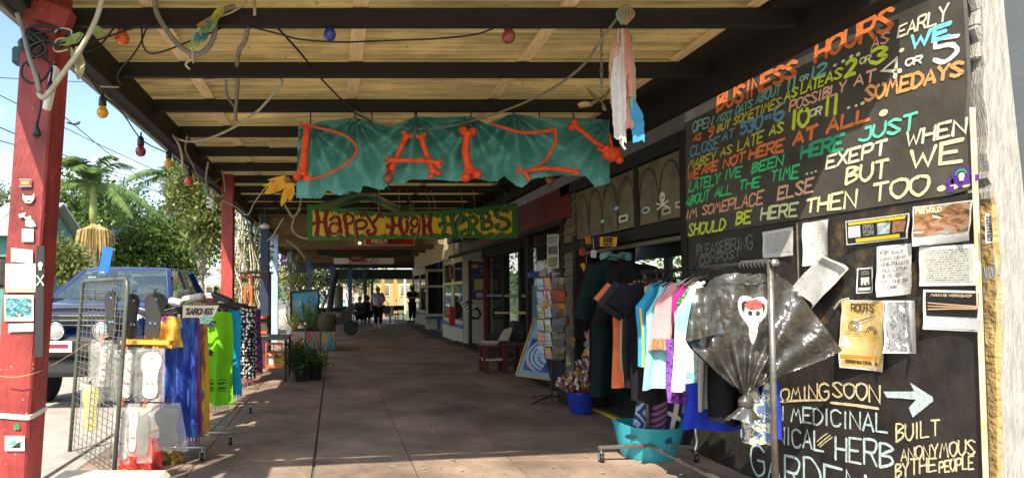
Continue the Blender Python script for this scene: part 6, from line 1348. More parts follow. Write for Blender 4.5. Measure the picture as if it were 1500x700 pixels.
# shelf, hooks, poles of the stand
b = MB(); b.bbox(at(216,501,Y=4.5),(.36,.12,.03),.004,Matrix.Rotation(.02,3,'Y')); b.build('yellow_shelf', mat('yellow_orange_board',(.78,.36,.03),.5), label='narrow yellow orange shelf board above the white insoles', cat='shelf')
run('hook_rail','black hook rail over the white insole bags','rail',[(178,508,4.5),(198,506,4.5),(220,506,4.5),(242,505,4.5)],.006,M_black)
run('hook_rail','black hook rail over the lower row of insole bags','rail',[(160,592,4.5),(190,590,4.5),(222,589,4.5),(245,590,4.5)],.006,M_black)
b = MB(); q = at(155,382,Y=4.45); b.bbox(q,(.075,.006,.20),.002,Matrix.Rotation(.18,3,'Y')); b.build('blue_card', mat('bright_blue_card',(.01,.13,.50),.4,bump=0), label='plain bright blue card clipped to the top of the wire grid', cat='card')
b = MB(); q = at(150,403,Y=4.43); b.tube([q+Vector((-.03,0,0)),q+Vector((-.01,-.01,.02)),q+Vector((.015,-.01,.02)),q+Vector((.035,0,0))],.007,6); b.build('clip', M_galv, smooth='all', label='steel clip gripping the blue card', cat='clip')
M_rags = mat('red_cloth', (.42,.03,.02), .8, var=.2)
garment('red_cloth','red cloth hanging low behind the insole bags','cloth',at(206,640,Y=4.8).x,4.8,at(206,640,Y=4.8).z,.34,.28,M_rags,None,seed=44,drop=.02,hanger=False)
garment('print_cloth','brown and gold printed cloth low at the right of the insole bags','cloth',at(248,650,Y=4.95).x,4.95,at(248,655,Y=4.95).z,.24,.14,pattern_mat('gold_brown_print',(.35,.20,.05),(.10,.05,.03),'blotch',30,.5),None,seed=45,drop=.02,hanger=False)
garment('clear_sheet','crumpled clear plastic sheeting inside the left of the stand','plastic',at(150,560,Y=5.2).x,5.2,at(150,500,Y=5.2).z,.25,.5,M_bagc,None,seed=46,drop=.03,hanger=False)
# ---- sarong racks
LX = -1.25
sr = thing('sarong_rack','wheeled garment rack along the kerb side hung with bright sarongs','clothes rack',(LX,6.6,0))
zr = at(300,452,Y=6.0).z
b = MB(); b.tube([(LX,4.95,zr),(LX,8.6,zr)],.014,10); b.build('rail', M_black, sr)
M_chrome = flat('chrome', (.6,.6,.58), .2, metal=1)
for Yq,xr in ((5.55,.34),(7.0,.32),(5.02,.2)):
    b = MB(); b.tube([(LX,Yq,.12),(LX,Yq,zr)],.013,10); b.build('upright', M_chrome, sr, smooth='all')
    b = MB(); b.tube([(LX-xr,Yq,.11),(LX+xr,Yq,.11)],.012,8); b.build('foot_bar', M_galv, sr, smooth='all'); castor(Vector((LX+xr-.02,Yq,0)), sr); castor(Vector((LX-xr+.02,Yq,0)), sr)
b = MB(); b.tube([(LX+.12,5.55,.115),(LX+.18,7.0,.115)],.012,8); b.build('base_bar', M_galv, sr)
def sarong(label, Y, w_, ln, m, seed, x=LX, fringe=None, top=None, folds=2.0, name='sarong'):
    z = top or zr-.02
    t = garment(name,label,'sarong',x,Y,z,w_,ln,m,None,seed=seed,drop=.03,folds=folds,flare=.12,group='sarongs on the kerb side rack',hanger=False)
    b = MB(); b.tube([(x-w_*.42,Y,z-.01),(x,Y,z+.01),(x+w_*.42,Y,z-.01)],.009,6); b.tube([(x,Y,z+.01),(x,Y,z+.05)],.004,5); b.build('hanger', M_blackp, t)
    if fringe:
        b = MB()
        for k in range(44):
            u = (k+.5)/44*2-1; x_ = x+u*w_/2*1.1; yy = Y+random.uniform(-.02,.02); zz = z-ln*(1+.015*sin(u*5+seed)); L_ = random.uniform(.05,.10); b.tube([(x_,yy,zz+.01),(x_+random.uniform(-.01,.01),yy,zz-L_)],[.004,.001],4)
        b.build('fringe', fringe, t, kind='stuff')
    return t
zb = lambda py,Y: at(300,py,Y=Y).z
M_blt = mat('fabric_blue_tiedye', (.008,.03,.25), .85, col2=(.10,.22,.55), vs=5, stretch=(3,1,.6), thr=(.45,.68)); M_lime = fab('lime', (.22,.62,.02), transl=.15, var=.06); M_cyan = fab('cyan', (.01,.28,.48), transl=.1)
M_rbw = mat('fabric_rainbow_dye', (.45,.03,.02), .85, col2=(.75,.35,.02), vs=5, stretch=(4,1,.8), thr=(.42,.55)); M_mag = mat('fabric_magenta_dye', (.25,.01,.08), .85, col2=(.55,.05,.12), vs=7, stretch=(3,1,.7)); M_grn = mat('fabric_green_dye', (.03,.18,.22), .85, col2=(.45,.50,.04), vs=6, stretch=(3,1,1), thr=(.45,.55))
M_dots = pattern_mat('black_white_spots', (.015,.015,.018), (.70,.68,.62), 'dots', 26, .40)
M_pbl = pattern_mat('purple_paisley', (.10,.02,.10), (.30,.08,.25), 'blotch', 30, .52)
sarong('deep blue tie dyed sarong with black motifs, nearest on the rack',5.0,.28,.98,M_blt,50,fringe=M_blt,folds=2.2)
sarong('orange and ochre dyed shawl over the shoulder of the blue sarong',4.86,.26,.26,mat('fabric_orange_shawl',(.45,.20,.03),.85,col2=(.70,.45,.08),vs=8),51,x=LX-.10)
sarong('magenta dyed sarong just behind the blue one',5.16,.32,1.0,M_mag,52,fringe=M_mag,x=LX-.04)
sarong('green and teal dyed sarong between magenta and orange ones',5.26,.32,1.02,M_grn,53,x=LX-.03)
sarong('red and orange flame dyed sarong with long fringe',5.4,.34,1.02,M_rbw,54,fringe=M_rbw,x=LX-.03)
sarong('thin white sarong edge in front of the lime one',5.9,.26,1.0,fab('whitecloth',(.6,.58,.54)),55,x=LX-.10)
lt = sarong('lime green sarong with black hibiscus and border print',6.25,.44,.94,M_lime,56,fringe=M_lime,x=LX-.01)
b = MB(); 
def fl5(cx,cz,r,yy=6.19):
    for k in range(5): a = 2*pi*k/5+.3; q = Vector((cx,yy,cz)); leaf(b,q,q+Vector((cos(a)*r,0,sin(a)*r)),r*.62,bend=.02)
fl5(LX-.0,zb(473,6.25),.06); fl5(LX-.09,zb(478,6.25),.05); fl5(LX-.06,zb(505,6.25),.05); fl5(LX+.01,zb(516,6.25),.035)
for k in range(9):
    for r_ in (560,567): x_ = LX-.12+k*.036; q = Vector((x_,6.185,zb(r_,6.25))); leaf(b,q-Vector((.02,0,0)),q+Vector((.02,0,.01*(k%2))),.02,bend=.02); 
for r_ in (555,571): ribbon(b,[Vector((LX-.13+k*.078,6.185,zb(r_,6.25)+.004*(k%2))) for k in range(5)],.006,NS)
b.build('black_print', M_kp, lt, kind='stuff')
sarong('plain turquoise blue sarong right of the lime one',6.75,.40,.94,M_cyan,57,x=LX+.02,fringe=M_cyan)
sarong('black sarong with white spots',7.5,.40,.86,M_dots,58,x=LX+.06,fringe=M_mag)
sarong('purple paisley sarong, farthest on the rack',7.9,.40,.84,M_pbl,59,x=LX+.10,fringe=M_mag)
sarong('second black spotted sarong almost hidden behind the first',7.65,.38,.8,pattern_mat('black_white_check',(.02,.02,.02),(.6,.58,.54),'diamonds',20,.3),60,x=LX+.08)
for i in range(9):
    Yh = 4.95+i*.33; b = MB(); x_ = LX+random.uniform(-.03,.05); b.tube(bez([(x_-.2,Yh,zr-.01),(x_,Yh,zr+.035),(x_+.2,Yh,zr-.01)],5),.012,6); b.tube([(x_,Yh,zr+.03),(x_,Yh,zr+.07),(x_+.03,Yh,zr+.085)],.005,5)
    b.build('coat_hanger', M_blackp, smooth='all', label='black plastic coat hanger on the rail of the sarong rack', cat='coat hanger', group='black coat hangers on the sarong rail')
c = [at(268,447,Y=4.85),at(321,447,Y=4.85),at(312,465,Y=4.85),at(267,465,Y=4.85)]
t = thing('sarong_sign','cream hand lettered sign reading SARONGS above the dyed sarongs','sign',c[3]); b = MB(); b.prism(c,(0,.006,0)); b.build('card', mat('cream_card',(.66,.56,.42),.6), t)
fq = lambda u,v,k=.003: (c[0]*(1-u)+c[1]*u)*v+(c[3]*(1-u)+c[2]*u)*(1-v)+Vector((0,-k,0))
b = MB(); lettering(b,'SARONGS',lambda u,v: fq(.12+u*.78,.25+v*.5),.012,NS,jit=.02); b.build('lettering', M_kp, t)
c2 = [at(292,463,Y=4.84),at(312,463,Y=4.84),at(306,474,Y=4.84),at(293,474,Y=4.84)]; b = MB(); b.prism(c2,(0,.005,0)); b.build('teal_tab', flat('teal_tab',(.1,.5,.38)), t); b = MB(); lettering(b,'$15',lambda u,v: (c2[3]*(1-u)+c2[2]*u)*(1-v)+(c2[0]*(1-u)+c2[1]*u)*v+Vector((0,-.004,0)),.005,NS); b.build('price', M_paper, t)
for i,(px_,py_,cc,lb,s_) in enumerate(((283,436,(.55,.5,.45),'clear bagged pale goods on top of the sarong rack, left end',(.2,.1,.06)),(305,440,(.2,.05,.03),'dark red folded goods on top of the sarong rack',(.16,.1,.05)),(258,442,(.4,.42,.45),'glossy bagged grey goods left of the sarong sign',(.14,.1,.07)),(325,436,(.03,.03,.03),'black box resting over the lime sarong',(.22,.12,.06)))):
    b = MB(); b.bbox(at(px_,py_,Y=5.6+.2*i),s_,.02,Matrix.Rotation(.2*i-.2,3,'Y')); b.build('folded_goods', mat('rack_goods_%d'%i,cc,.35,var=.4,vs=30,bump=.5), label=lb, cat='folded goods')
# ---- orange wire table and plant stand
M_ow = mat('orange_enamel', (.72,.13,.02), .4, var=.2)
ot = thing('wire_table','low orange rimmed table with a grey top and slatted lower basket','table',(at(395,520,Y=9.6).x,9.8,0))
x0_, x1_ = at(364,520,Y=9.5).x, at(421,520,Y=9.5).x; z1_ = at(390,506,Y=9.5).z+.10
b = MB(); b.bbox(((x0_+x1_)/2,9.95,z1_),(x1_-x0_,.95,.03),.005); b.build('table_top', mat('grey_green_top',(.12,.13,.10),.6,var=.3), ot)
for x_ in (x0_+.03,x1_-.03):
    for y_ in (9.52,10.36): b = MB(); b.tube([(x_,y_,0),(x_,y_,z1_)],.018,8); b.build('leg', M_black if x_ > x0_+.1 else M_ow, ot)
for z_ in (z1_-.07,z1_-.22,z1_-.42): b = MB(); b.beam((x0_,9.5,z_),(x1_-.08,9.5,z_),.02,.022 if z_ > z1_-.4 and z_ < z1_-.1 else .04); b.build('rail', M_ow, ot)
for k in range(5): b = MB(); xx = x0_+.03+(x1_-x0_-.12)*k/4; b.beam((xx,9.49,z1_-.44),(xx,9.49,z1_-.06),.014,.014); b.build('bar', M_ow, ot)
b = MB(); b.bbox((x0_+.22,9.8,z1_-.33),(.36,.5,.2),.01); b.build('goods_box', mat('pale_goods_box',(.6,.52,.44),.6,var=.3,vs=8), label='pale box in the basket of the orange table', cat='box')
b = MB(); b.bbox((x0_+.47,9.8,z1_-.36),(.22,.4,.14),.03); b.build('yellow_packet', mat('yellow_packet',(.5,.42,.05),.6), label='yellow packet beside the pale box in the orange table', cat='packet')
ps = thing('plant_stand','tall red brown open plant stand behind the sarong rack','stand',(at(372,500,Y=10.2).x,10.4,0))
zt_ = at(370,398,Y=10.2).z; X0_, X1_ = at(350,400,Y=10.2).x, at(391,400,Y=10.2).x
b = MB(); b.bbox(((X0_+X1_)/2,10.45,zt_),(X1_-X0_+.06,.6,.035),.005); b.build('top', mat('grey_top',(.1,.09,.08),.7), ps)
for x_,y_ in ((X0_+.03,10.7),(X1_-.26,10.2),(X1_,10.7)): b = MB(); b.beam((x_,y_,0),(x_,y_,zt_-.02),.045,.045,b=.004); b.build('leg', M_ow if x_ < X1_-.1 else M_redd, ps)
for z_ in (zt_-.09,zt_-.75,zt_-1.0): b = MB(); b.beam((X0_,10.2,z_),(X1_,10.2,z_),.03,.04); b.build('rail', M_redd if z_ > 1 else M_ow, ps)
b = MB(); b.beam((X0_+.05,10.25,zt_-.1),(X0_+.2,10.25,zt_-.32),.02,.09); b.build('brace', M_jb, ps)
b = MB(); b.bbox(((X0_+X1_)/2+.08,10.45,zt_-.87),(.36,.4,.26),.02); b.build('dark_crate', mat('dark_crate_wood',(.07,.05,.035),.7), label='dark crate on the middle shelf of the plant stand', cat='crate')
wbk = thing('wire_basket','chrome wire basket stand at the end of the sarong rack','basket',(at(363,560,Y=8.7).x,8.7,0)); xb_ = wbk.location.x
b = MB()
for z_ in (.45,.62,.79): b.tube([(xb_+.14*cos(a),8.7+.14*sin(a),z_) for a in [2*pi*k/16 for k in range(17)]],.005,5)
for k in range(16): a = 2*pi*k/16; b.tube([(xb_+.12*cos(a),8.7+.12*sin(a),.44),(xb_+.15*cos(a),8.7+.15*sin(a),.80)],.003,4)
b.build('basket_wires', M_chrome, wbk, kind='stuff'); b = MB(); b.tube([(xb_,8.7,.05),(xb_,8.7,.5)],.01,6); b.build('stem', M_chrome, wbk)
for k in range(3): a = 2*pi*k/3; b = MB(); b.tube([(xb_,8.7,.16),(xb_+.16*cos(a),8.7+.16*sin(a),.01)],.008,6); b.build('foot', M_chrome, wbk)
# ================================================================ CAR
M_cb = mat('metallic_blue_paint', (.005,.015,.10), .16, metal=.35, var=.05, bump=0, coat=1)
M_cg = mat('car_glass', (.05,.08,.09), .04, bump=0, spec=1, alpha=.6)
M_trim = mat('black_trim', (.02,.02,.022), .6, bump=.1)
CX = -3.24
car = thing('utility_vehicle','metallic blue crew cab ute parked facing the camera behind the stall','car',(CX,11.2,-.11))
def loft(name, secs, m, par=car, cap=True):
    "secs: (y, [(x,z)...]) half profiles mirrored"
    b = MB(); vs = []; n_ = None
    for y,pf in secs:
        ring = [(CX+x,y,z) for x,z in pf]+[(CX-x,y,z) for x,z in pf[::-1]]; n_ = len(ring); vs += ring
    fs = [(j*n_+i,j*n_+(i+1)%n_,(j+1)*n_+(i+1)%n_,(j+1)*n_+i) for j in range(len(secs)-1) for i in range(n_)]
    if cap: fs += [tuple(range(n_)),tuple(range((len(secs)-1)*n_,len(secs)*n_))[::-1]]
    b.add(vs,fs); return b.build(name,m,par,smooth=True)
def bodysec(y, hw, zb_, zt_, cr=.06): return (y,[(hw*.93,zb_),(hw,zb_+.12),(hw*1.0,zb_+.35),(hw*.985,zt_-.13),(hw*.93,zt_-.03),(hw*.72,zt_+cr*.2),(hw*.62,zt_+cr*.45),(hw*.25,zt_+cr*.35),(.0,zt_+cr*.45)])
loft('body',[bodysec(8.98,.70,.62,.93),bodysec(9.03,.80,.50,1.00),bodysec(9.15,.87,.42,1.06),bodysec(9.5,.90,.36,1.11),bodysec(9.95,.91,.34,1.17),bodysec(10.2,.91,.34,1.19,.0),bodysec(12.6,.91,.34,1.17,0),bodysec(14.2,.90,.36,1.14,0)],M_cb)
roofs = loft('roof',[(10.72,[(.60,1.74),(.62,1.77),(.55,1.79),(.0,1.80)]),(10.8,[(.64,1.74),(.66,1.80),(.56,1.835),(.0,1.85)]),(11.6,[(.67,1.74),(.69,1.82),(.58,1.86),(.0,1.88)]),(12.35,[(.65,1.72),(.66,1.79),(.55,1.83),(0,1.845)]),(12.45,[(.62,1.70),(.63,1.73),(.5,1.76),(0,1.78)])],M_cb)
ws0 = [(CX-.80,9.98,1.19),(CX+.80,9.98,1.19),(CX+.62,10.74,1.76),(CX-.62,10.74,1.76)]
b = MB(); b.grid(lambda u,v: Vector((CX+(u-.5)*2*(.80*(1-v)+.62*v),9.98+.76*v-.10*(1-(2*u-1)**2)*(1-.5*v),1.19+.575*v)),12,6); b.build('windscreen', M_cg, car, smooth='all')
for s_ in (-1,1):
    b = MB(); b.beam((CX+s_*.84,9.96,1.16),(CX+s_*.63,10.78,1.79),.075,.05,b=.012); b.build('pillar', M_cb, car)
    b = MB(); b.beam((CX+s_*.87,11.45,1.16),(CX+s_*.68,11.45,1.79),.07,.10,b=.01); b.build('pillar', M_trim, car)
    b = MB(); b.beam((CX+s_*.87,12.60,1.15),(CX+s_*.66,12.40,1.79),.07,.14,b=.01); b.build('pillar', M_cb, car)
    for (ya,yb,yta,ytb) in ((10.12,11.41,10.80,11.41),(11.49,12.52,11.49,12.36)):
        b = MB(); b.add([(CX+s_*.875,ya,1.17),(CX+s_*.875,yb,1.17),(CX+s_*.68,ytb,1.78),(CX+s_*.68,yta,1.78)],[(0,1,2,3)]); b.build('side_window', M_cg, car)
    for ya in (10.15,11.45): b = MB(); b.bbox((CX+s_*.915,ya+.65,.98),(.008,1.22,.012),.002); b.build('door_seam', M_trim, car)
    b = MB(); b.bbox((CX+s_*.925,11.25,1.02),(.03,.16,.03),.008); b.build('door_handle', M_chrome, car)
    b = MB(); b.bbox((CX+s_*1.03,10.25,1.27),(.17,.12,.20),.05); b.beam((CX+s_*.88,10.25,1.2),(CX+s_*.98,10.25,1.24),.05,.04); b.build('side_mirror', M_trim, car, smooth=True)
    q = Vector((CX+s_*.62,9.05,.93)); hl = thing('headlight',None,None,(0,0,0)); hl.parent = car
    b = MB(); b.lathe(q,[(.02,-.10),(.14,-.09),(.165,0),(.12,.035),(.001,.05)],20,rot=Matrix.Rotation(pi/2,3,'X'),sx=1.15,sy=.85); bpy.data.objects.remove(hl); hl = b.build('headlight', mat('headlamp_glass',(.55,.56,.55),.08,metal=.5,var=.3,vs=30,coat=1), car, smooth='all')
    b = MB(); b.tube([q+Vector((.19*cos(a),-.03,.14*sin(a))) for a in [2*pi*k/20 for k in range(21)]],.014,6); b.build('rim', M_chrome, hl, smooth='all')
    b = MB(); b.ball(q+Vector((0,-.035,0)),.045,10); b.build('bulb', M_white, hl, smooth='all')
    for Yw in (9.75,13.2):
        b = MB(); c_ = Vector((CX+s_*.80,Yw,.24)); R_ = Matrix.Rotation(pi/2,3,'Y'); b.lathe(c_,[(.2,-.12),(.31,-.12),(.35,-.09),(.35,.09),(.31,.12),(.2,.12)],28,rot=R_); wl_ = b.build('wheel', M_trim, car, smooth=True)
        b = MB(); b.lathe(c_+Vector((s_*.005,0,0)),[(.03,-.11),(.2,-.115),(.21,0),(.2,.115),(.03,.11)],20,rot=R_); b.build('rim', M_galv, wl_, smooth=True)
b = MB(); b.bbox((CX,8.97,.92),(.86,.06,.20),.02); b.build('grille', M_trim, car)
b = MB(); 
for k in range(3): b.bbox((CX,8.94,.86+.06*k),(.8,.02,.014),.004)
b.build('grille_bar', M_chrome, car, kind='stuff')
b = MB(); b.bbox((CX,8.84,.62),(1.76,.22,.22),.05); b.bbox((CX,8.90,.42),(1.6,.16,.2),.05); b.build('bumper', M_trim, car, smooth=True)
for x_ in (-.42,.42): b = MB(); b.tube(bez([(CX+x_,8.78,.55),(CX+x_,8.74,.85),(CX+x_*.98,8.80,1.06)],5),.03,8); b.build('bull_bar_upright', M_trim, car, smooth='all')
b = MB(); b.tube(bez([(CX-.86,8.86,.70),(CX-.80,8.80,.98),(CX-.42,8.77,1.07),(CX+.42,8.77,1.07),(CX+.80,8.80,.98),(CX+.86,8.86,.70)],6),.03,8); b.build('bull_bar_hoop', M_trim, car, smooth='all')
b = MB(); b.bbox((CX-.25,8.71,.62),(.37,.012,.12),.003); npl = b.build('number_plate', M_white, car); b = MB(); b.bbox((CX-.25,8.703,.62),(.28,.004,.05),.001); b.build('plate_band', flat('plate_maroon',(.2,.02,.04)), npl)
b = MB(); b.bbox((CX-.66,8.72,.64),(.16,.02,.07),.01); b.build('indicator_light', mat('amber_lens',(.7,.25,.02),.2), car)
for s_ in (-.35,.3): b = MB(); b.beam((CX+s_,9.86,1.21),(CX+s_+.42,10.02,1.33),.012,.012); b.build('wiper', M_trim, car)
b = MB(); b.add([(CX-.50,10.50,1.60),(CX-.38,10.49,1.60),(CX-.38,10.51,1.63),(CX-.50,10.52,1.63)],[(0,1,2,3)]); b.build('windscreen_sticker', flat('green_sticker',(.15,.45,.3)), car)
b = MB(); b.bbox((CX,11.3,.95),(1.6,2.4,.3),.05); b.build('cabin_floor', M_trim, car)
for s_ in (-.36,.36):
    b = MB(); b.bbox((CX+s_,10.95,1.30),(.46,.14,.5),.05); b.bbox((CX+s_,10.97,1.60),(.26,.10,.15),.04); b.build('front_seat', mat('pale_seat_cloth',(.22,.21,.20),.9), car, smooth=True)
b = MB(); b.tube([(CX+.36+.19*cos(a),10.42-.06*sin(a),1.26+.17*sin(a)) for a in [2*pi*k/20 for k in range(21)]],.014,6); b.build('steering_wheel', M_black, car, smooth='all')
b = MB(); b.beam((CX,10.72,1.74),(CX,10.70,1.66),.02,.02); b.bbox((CX,10.64,1.64),(.22,.03,.07),.01); b.build('rear_view_mirror', M_black, car)
b = MB(); b.tube([(CX+.25,10.95,1.86),(CX+.3,10.9,1.92)],.008,5); b.ball((CX+.25,10.95,1.87),.03,8); b.build('roof_antenna', M_trim, car)
b = MB(); b.tube([(CX-.97,8.95,.9),(CX-.92,8.92,1.9)],.008,5); b.build('whip_antenna', M_black, car)

for s_ in (-.27,.27):
    q = Vector((CX+s_,8.74,.80)); b = MB(); b.lathe(q,[(.02,-.07),(.085,-.05),(.10,0),(.085,.02),(.001,.03)],18,rot=Matrix.Rotation(pi/2,3,'X')); o = b.build('driving_lamp', mat('headlamp_glass',(.55,.56,.55),.08), car, smooth='all')
    b = MB(); b.tube([q+Vector((.10*cos(a),-.02,.10*sin(a))) for a in [2*pi*k/18 for k in range(19)]],.010,6); b.build('rim', M_chrome, o, smooth='all')
def _car_fit(o):          # seat the ute closer, with a higher belt line and lower roof
    if o.type == 'MESH' and o.name.split('.')[0] not in ('wheel',) and not (o.parent and o.parent.name.startswith('wheel')):
        for v in o.data.vertices:
            z = v.co.z-.11
            z = 1.30+(z-1.2)*.72 if z > 1.2 else z+.10*max(0,min(1,(z-.3)/.3)); v.co.z = z+.11
    for c in o.children: _car_fit(c)
_car_fit(car); car.location.y -= 1.25; car.rotation_euler.z = radians(3)
# ================================================================ VEGETATION
def leafmat(name, c1, c2, transl=.3, vs=3):
    return mat(name, c1, .55, col2=c2, vs=vs, bump=0, thr=(.38,.62), transl=transl, spec=.35)
M_lf1 = leafmat('leaves_mid_green', (.035,.075,.012), (.13,.20,.035)); M_lf2 = leafmat('leaves_olive_yellow', (.06,.09,.015), (.22,.24,.07)); M_lf3 = leafmat('leaves_dark_green', (.015,.04,.01), (.05,.09,.02))
M_lfp = leafmat('palm_leaflets', (.06,.13,.03), (.20,.28,.08), vs=1.5); M_trk = mat('grey_bark', (.20,.17,.13), .9, var=.4, vs=8, bump=.5); M_trkd = mat('dark_bark', (.05,.04,.03), .9, var=.4, vs=8, bump=.5)
def foliage(name, parent, lumps, n, ls, m, seed=1, shell=.55, asp=2.2, **kw):
    "n leaf faces gathered in sprays through ellipsoid lumps (centre, radii)"
    rnd = random.Random(seed); vs = []; fs = []; tot = sum(r[0]*r[1]*r[2] for c,r in lumps)
    for c,r in lumps:
        k = max(4, int(n*(r[0]*r[1]*r[2])/tot/7)); c = Vector(c)
        for _ in range(k):
            d = Vector((rnd.gauss(0,1),rnd.gauss(0,1),rnd.gauss(0,1))).normalized(); rr = shell+(1-shell)*rnd.random()**.6; rr *= 1+.18*nz3(d.x*2.5+seed,d.y*2.5,d.z*2.5)
            p = c+Vector((d.x*r[0],d.y*r[1],d.z*r[2]))*rr
            ax = (d+Vector((rnd.uniform(-.6,.6),rnd.uniform(-.6,.6),rnd.uniform(-.5,.7)))).normalized()
            for j in range(7):
                q = p+Vector((rnd.gauss(0,1),rnd.gauss(0,1),rnd.gauss(0,1)))*ls*1.3
                a = (ax+Vector((rnd.uniform(-.9,.9),rnd.uniform(-.9,.9),rnd.uniform(-.9,.7)))).normalized(); s_ = a.orthogonal().normalized(); s_.rotate(Matrix.Rotation(rnd.uniform(0,6.28),3,a)); L_ = ls*rnd.uniform(.7,1.4); w_ = L_/asp
                i = len(vs); vs += [q, q+a*L_*.5+s_*w_*.5, q+a*L_, q+a*L_*.5-s_*w_*.5]; fs.append((i,i+1,i+2,i+3))
    b = MB(); b.v = [tuple(v) for v in vs]; b.f = fs; b.mi = [0]*len(fs)
    return b.build(name, m, parent, **kw)
def tree(label, base, lumps, n, ls, m, seed=1, trunk=.12, name='leafy_tree', mt=None, cat='tree', group=None, shell=.55):
    base = Vector(base); t = thing(name,label,cat,base,group); b = MB(); rnd = random.Random(seed)
    cz = sum(c[2] for c,r in lumps)/len(lumps); cc = Vector((sum(c[0] for c,r in lumps)/len(lumps), sum(c[1] for c,r in lumps)/len(lumps), 0))
    fork = base.lerp(Vector((cc.x,cc.y,cz)),.45); b.tube(bez([base,base.lerp(fork,.5)+Vector((rnd.uniform(-.1,.1),0,0)),fork],5),[trunk*(1-.35*i/10) for i in range(11)],8)
    for c,r in lumps: c = Vector(c); b.tube(bez([fork,fork.lerp(c,.5)+Vector((rnd.uniform(-.2,.2)*r[0],0,.1)),c+Vector((0,0,r[2]*.4))],5),[trunk*.5*(1-.75*i/10) for i in range(11)],6)
    b.build('trunk', mt or M_trk, t, smooth='all'); foliage('crown',t,lumps,n,ls,m,seed,shell); return t
def L3(px, py, Y, rx, rz, ry=None): p = at(px,py,Y=Y); s_ = Y/900; return ((p.x,Y,p.z),(rx*s_,(ry or (rx+rz)/2)*s_,rz*s_))
def gb_(px, Y, z=-.15): return (at(px,430,Y=Y).x, Y, z)
tree('round dense green tree behind the blue ute',gb_(232,24),[L3(232,372,24,52,32),L3(205,360,23.5,34,26),L3(262,350,24,34,24),L3(275,385,23.5,26,22),L3(190,392,23,30,18),L3(235,345,24.5,30,18)],15000,.17,M_lf1,2,.16)
tree('loose leafy tree rising under the awning edge left of the second red post',gb_(300,19),[L3(290,285,19,38,28),L3(275,262,19,26,16),L3(308,320,18.5,30,26),L3(262,300,19,20,12),L3(300,345,18.5,26,22),L3(325,290,18.5,26,30)],8500,.15,M_lf2,3,.10,shell=.3)
tree('dark broad tree behind the palm',gb_(130,34),[L3(105,290,34,50,30),L3(165,300,34,48,24),L3(85,320,33,36,30),L3(140,325,33,50,18),L3(200,330,35,40,18)],7000,.26,M_lf1,4,.2)
tree('pale shrub with yellowish leaves behind the ute bonnet',gb_(95,18),[L3(90,385,18,30,20),L3(84,365,18,18,14),L3(110,392,18,24,12)],2600,.14,M_lf2,5,.05,name='leafy_shrub',cat='shrub')
tree('olive tree at the far left edge behind the near post',gb_(-5,26),[L3(-8,300,26,26,22),L3(4,330,26,24,20),L3(-20,345,26,30,24)],2600,.2,M_lf2,6,.12)
tree('tall sparse tree top right of the palm, small against the sky',gb_(245,40),[L3(245,330,40,36,20),L3(290,360,38,40,18)],2400,.3,M_lf3,7,.2)
# vines and bright growth between the posts
tree('vine covered trunk behind the second red post',gb_(366,13,0),[L3(368,300,13,12,22),L3(360,345,13,18,30),L3(378,370,13,16,34),L3(352,400,13,22,24),L3(366,440,13,26,26)],4200,.075,leafmat('leaves_bright_vine',(.10,.14,.03),(.42,.40,.16)),8,.09,name='vine_clad_tree',shell=.4)
tree('bright leafy growth beyond the pale blue post',gb_(428,20,0),[L3(428,400,20,20,20),L3(398,350,21,14,26),L3(440,430,20,16,14)],2200,.12,leafmat('leaves_bright_vine',(.10,.14,.03),(.42,.40,.16)),9,.08,name='leafy_shrub',cat='shrub',shell=.35)
b = MB()
rnd = random.Random(3)
for k in range(16):
    x0 = 345+rnd.uniform(0,42); P = [at(x0+rnd.uniform(-9,9),290+i*34,Y=12.6+rnd.uniform(-.2,.2)) for i in range(6)]; b.tube(bez(P,4),.014,5)
b.build('hanging_vines', M_hose2, smooth='all', label='bundle of bare pale vine stems hanging behind the second red post', cat='vine', kind='stuff')
# dark blue column post in front of vines
post(at(388,400,Y=12.2).x, 12.2, 2.9, .17, mat('dark_navy_post',(.02,.035,.07),.5), 'dark navy timber post between the second red post and the pale blue post')
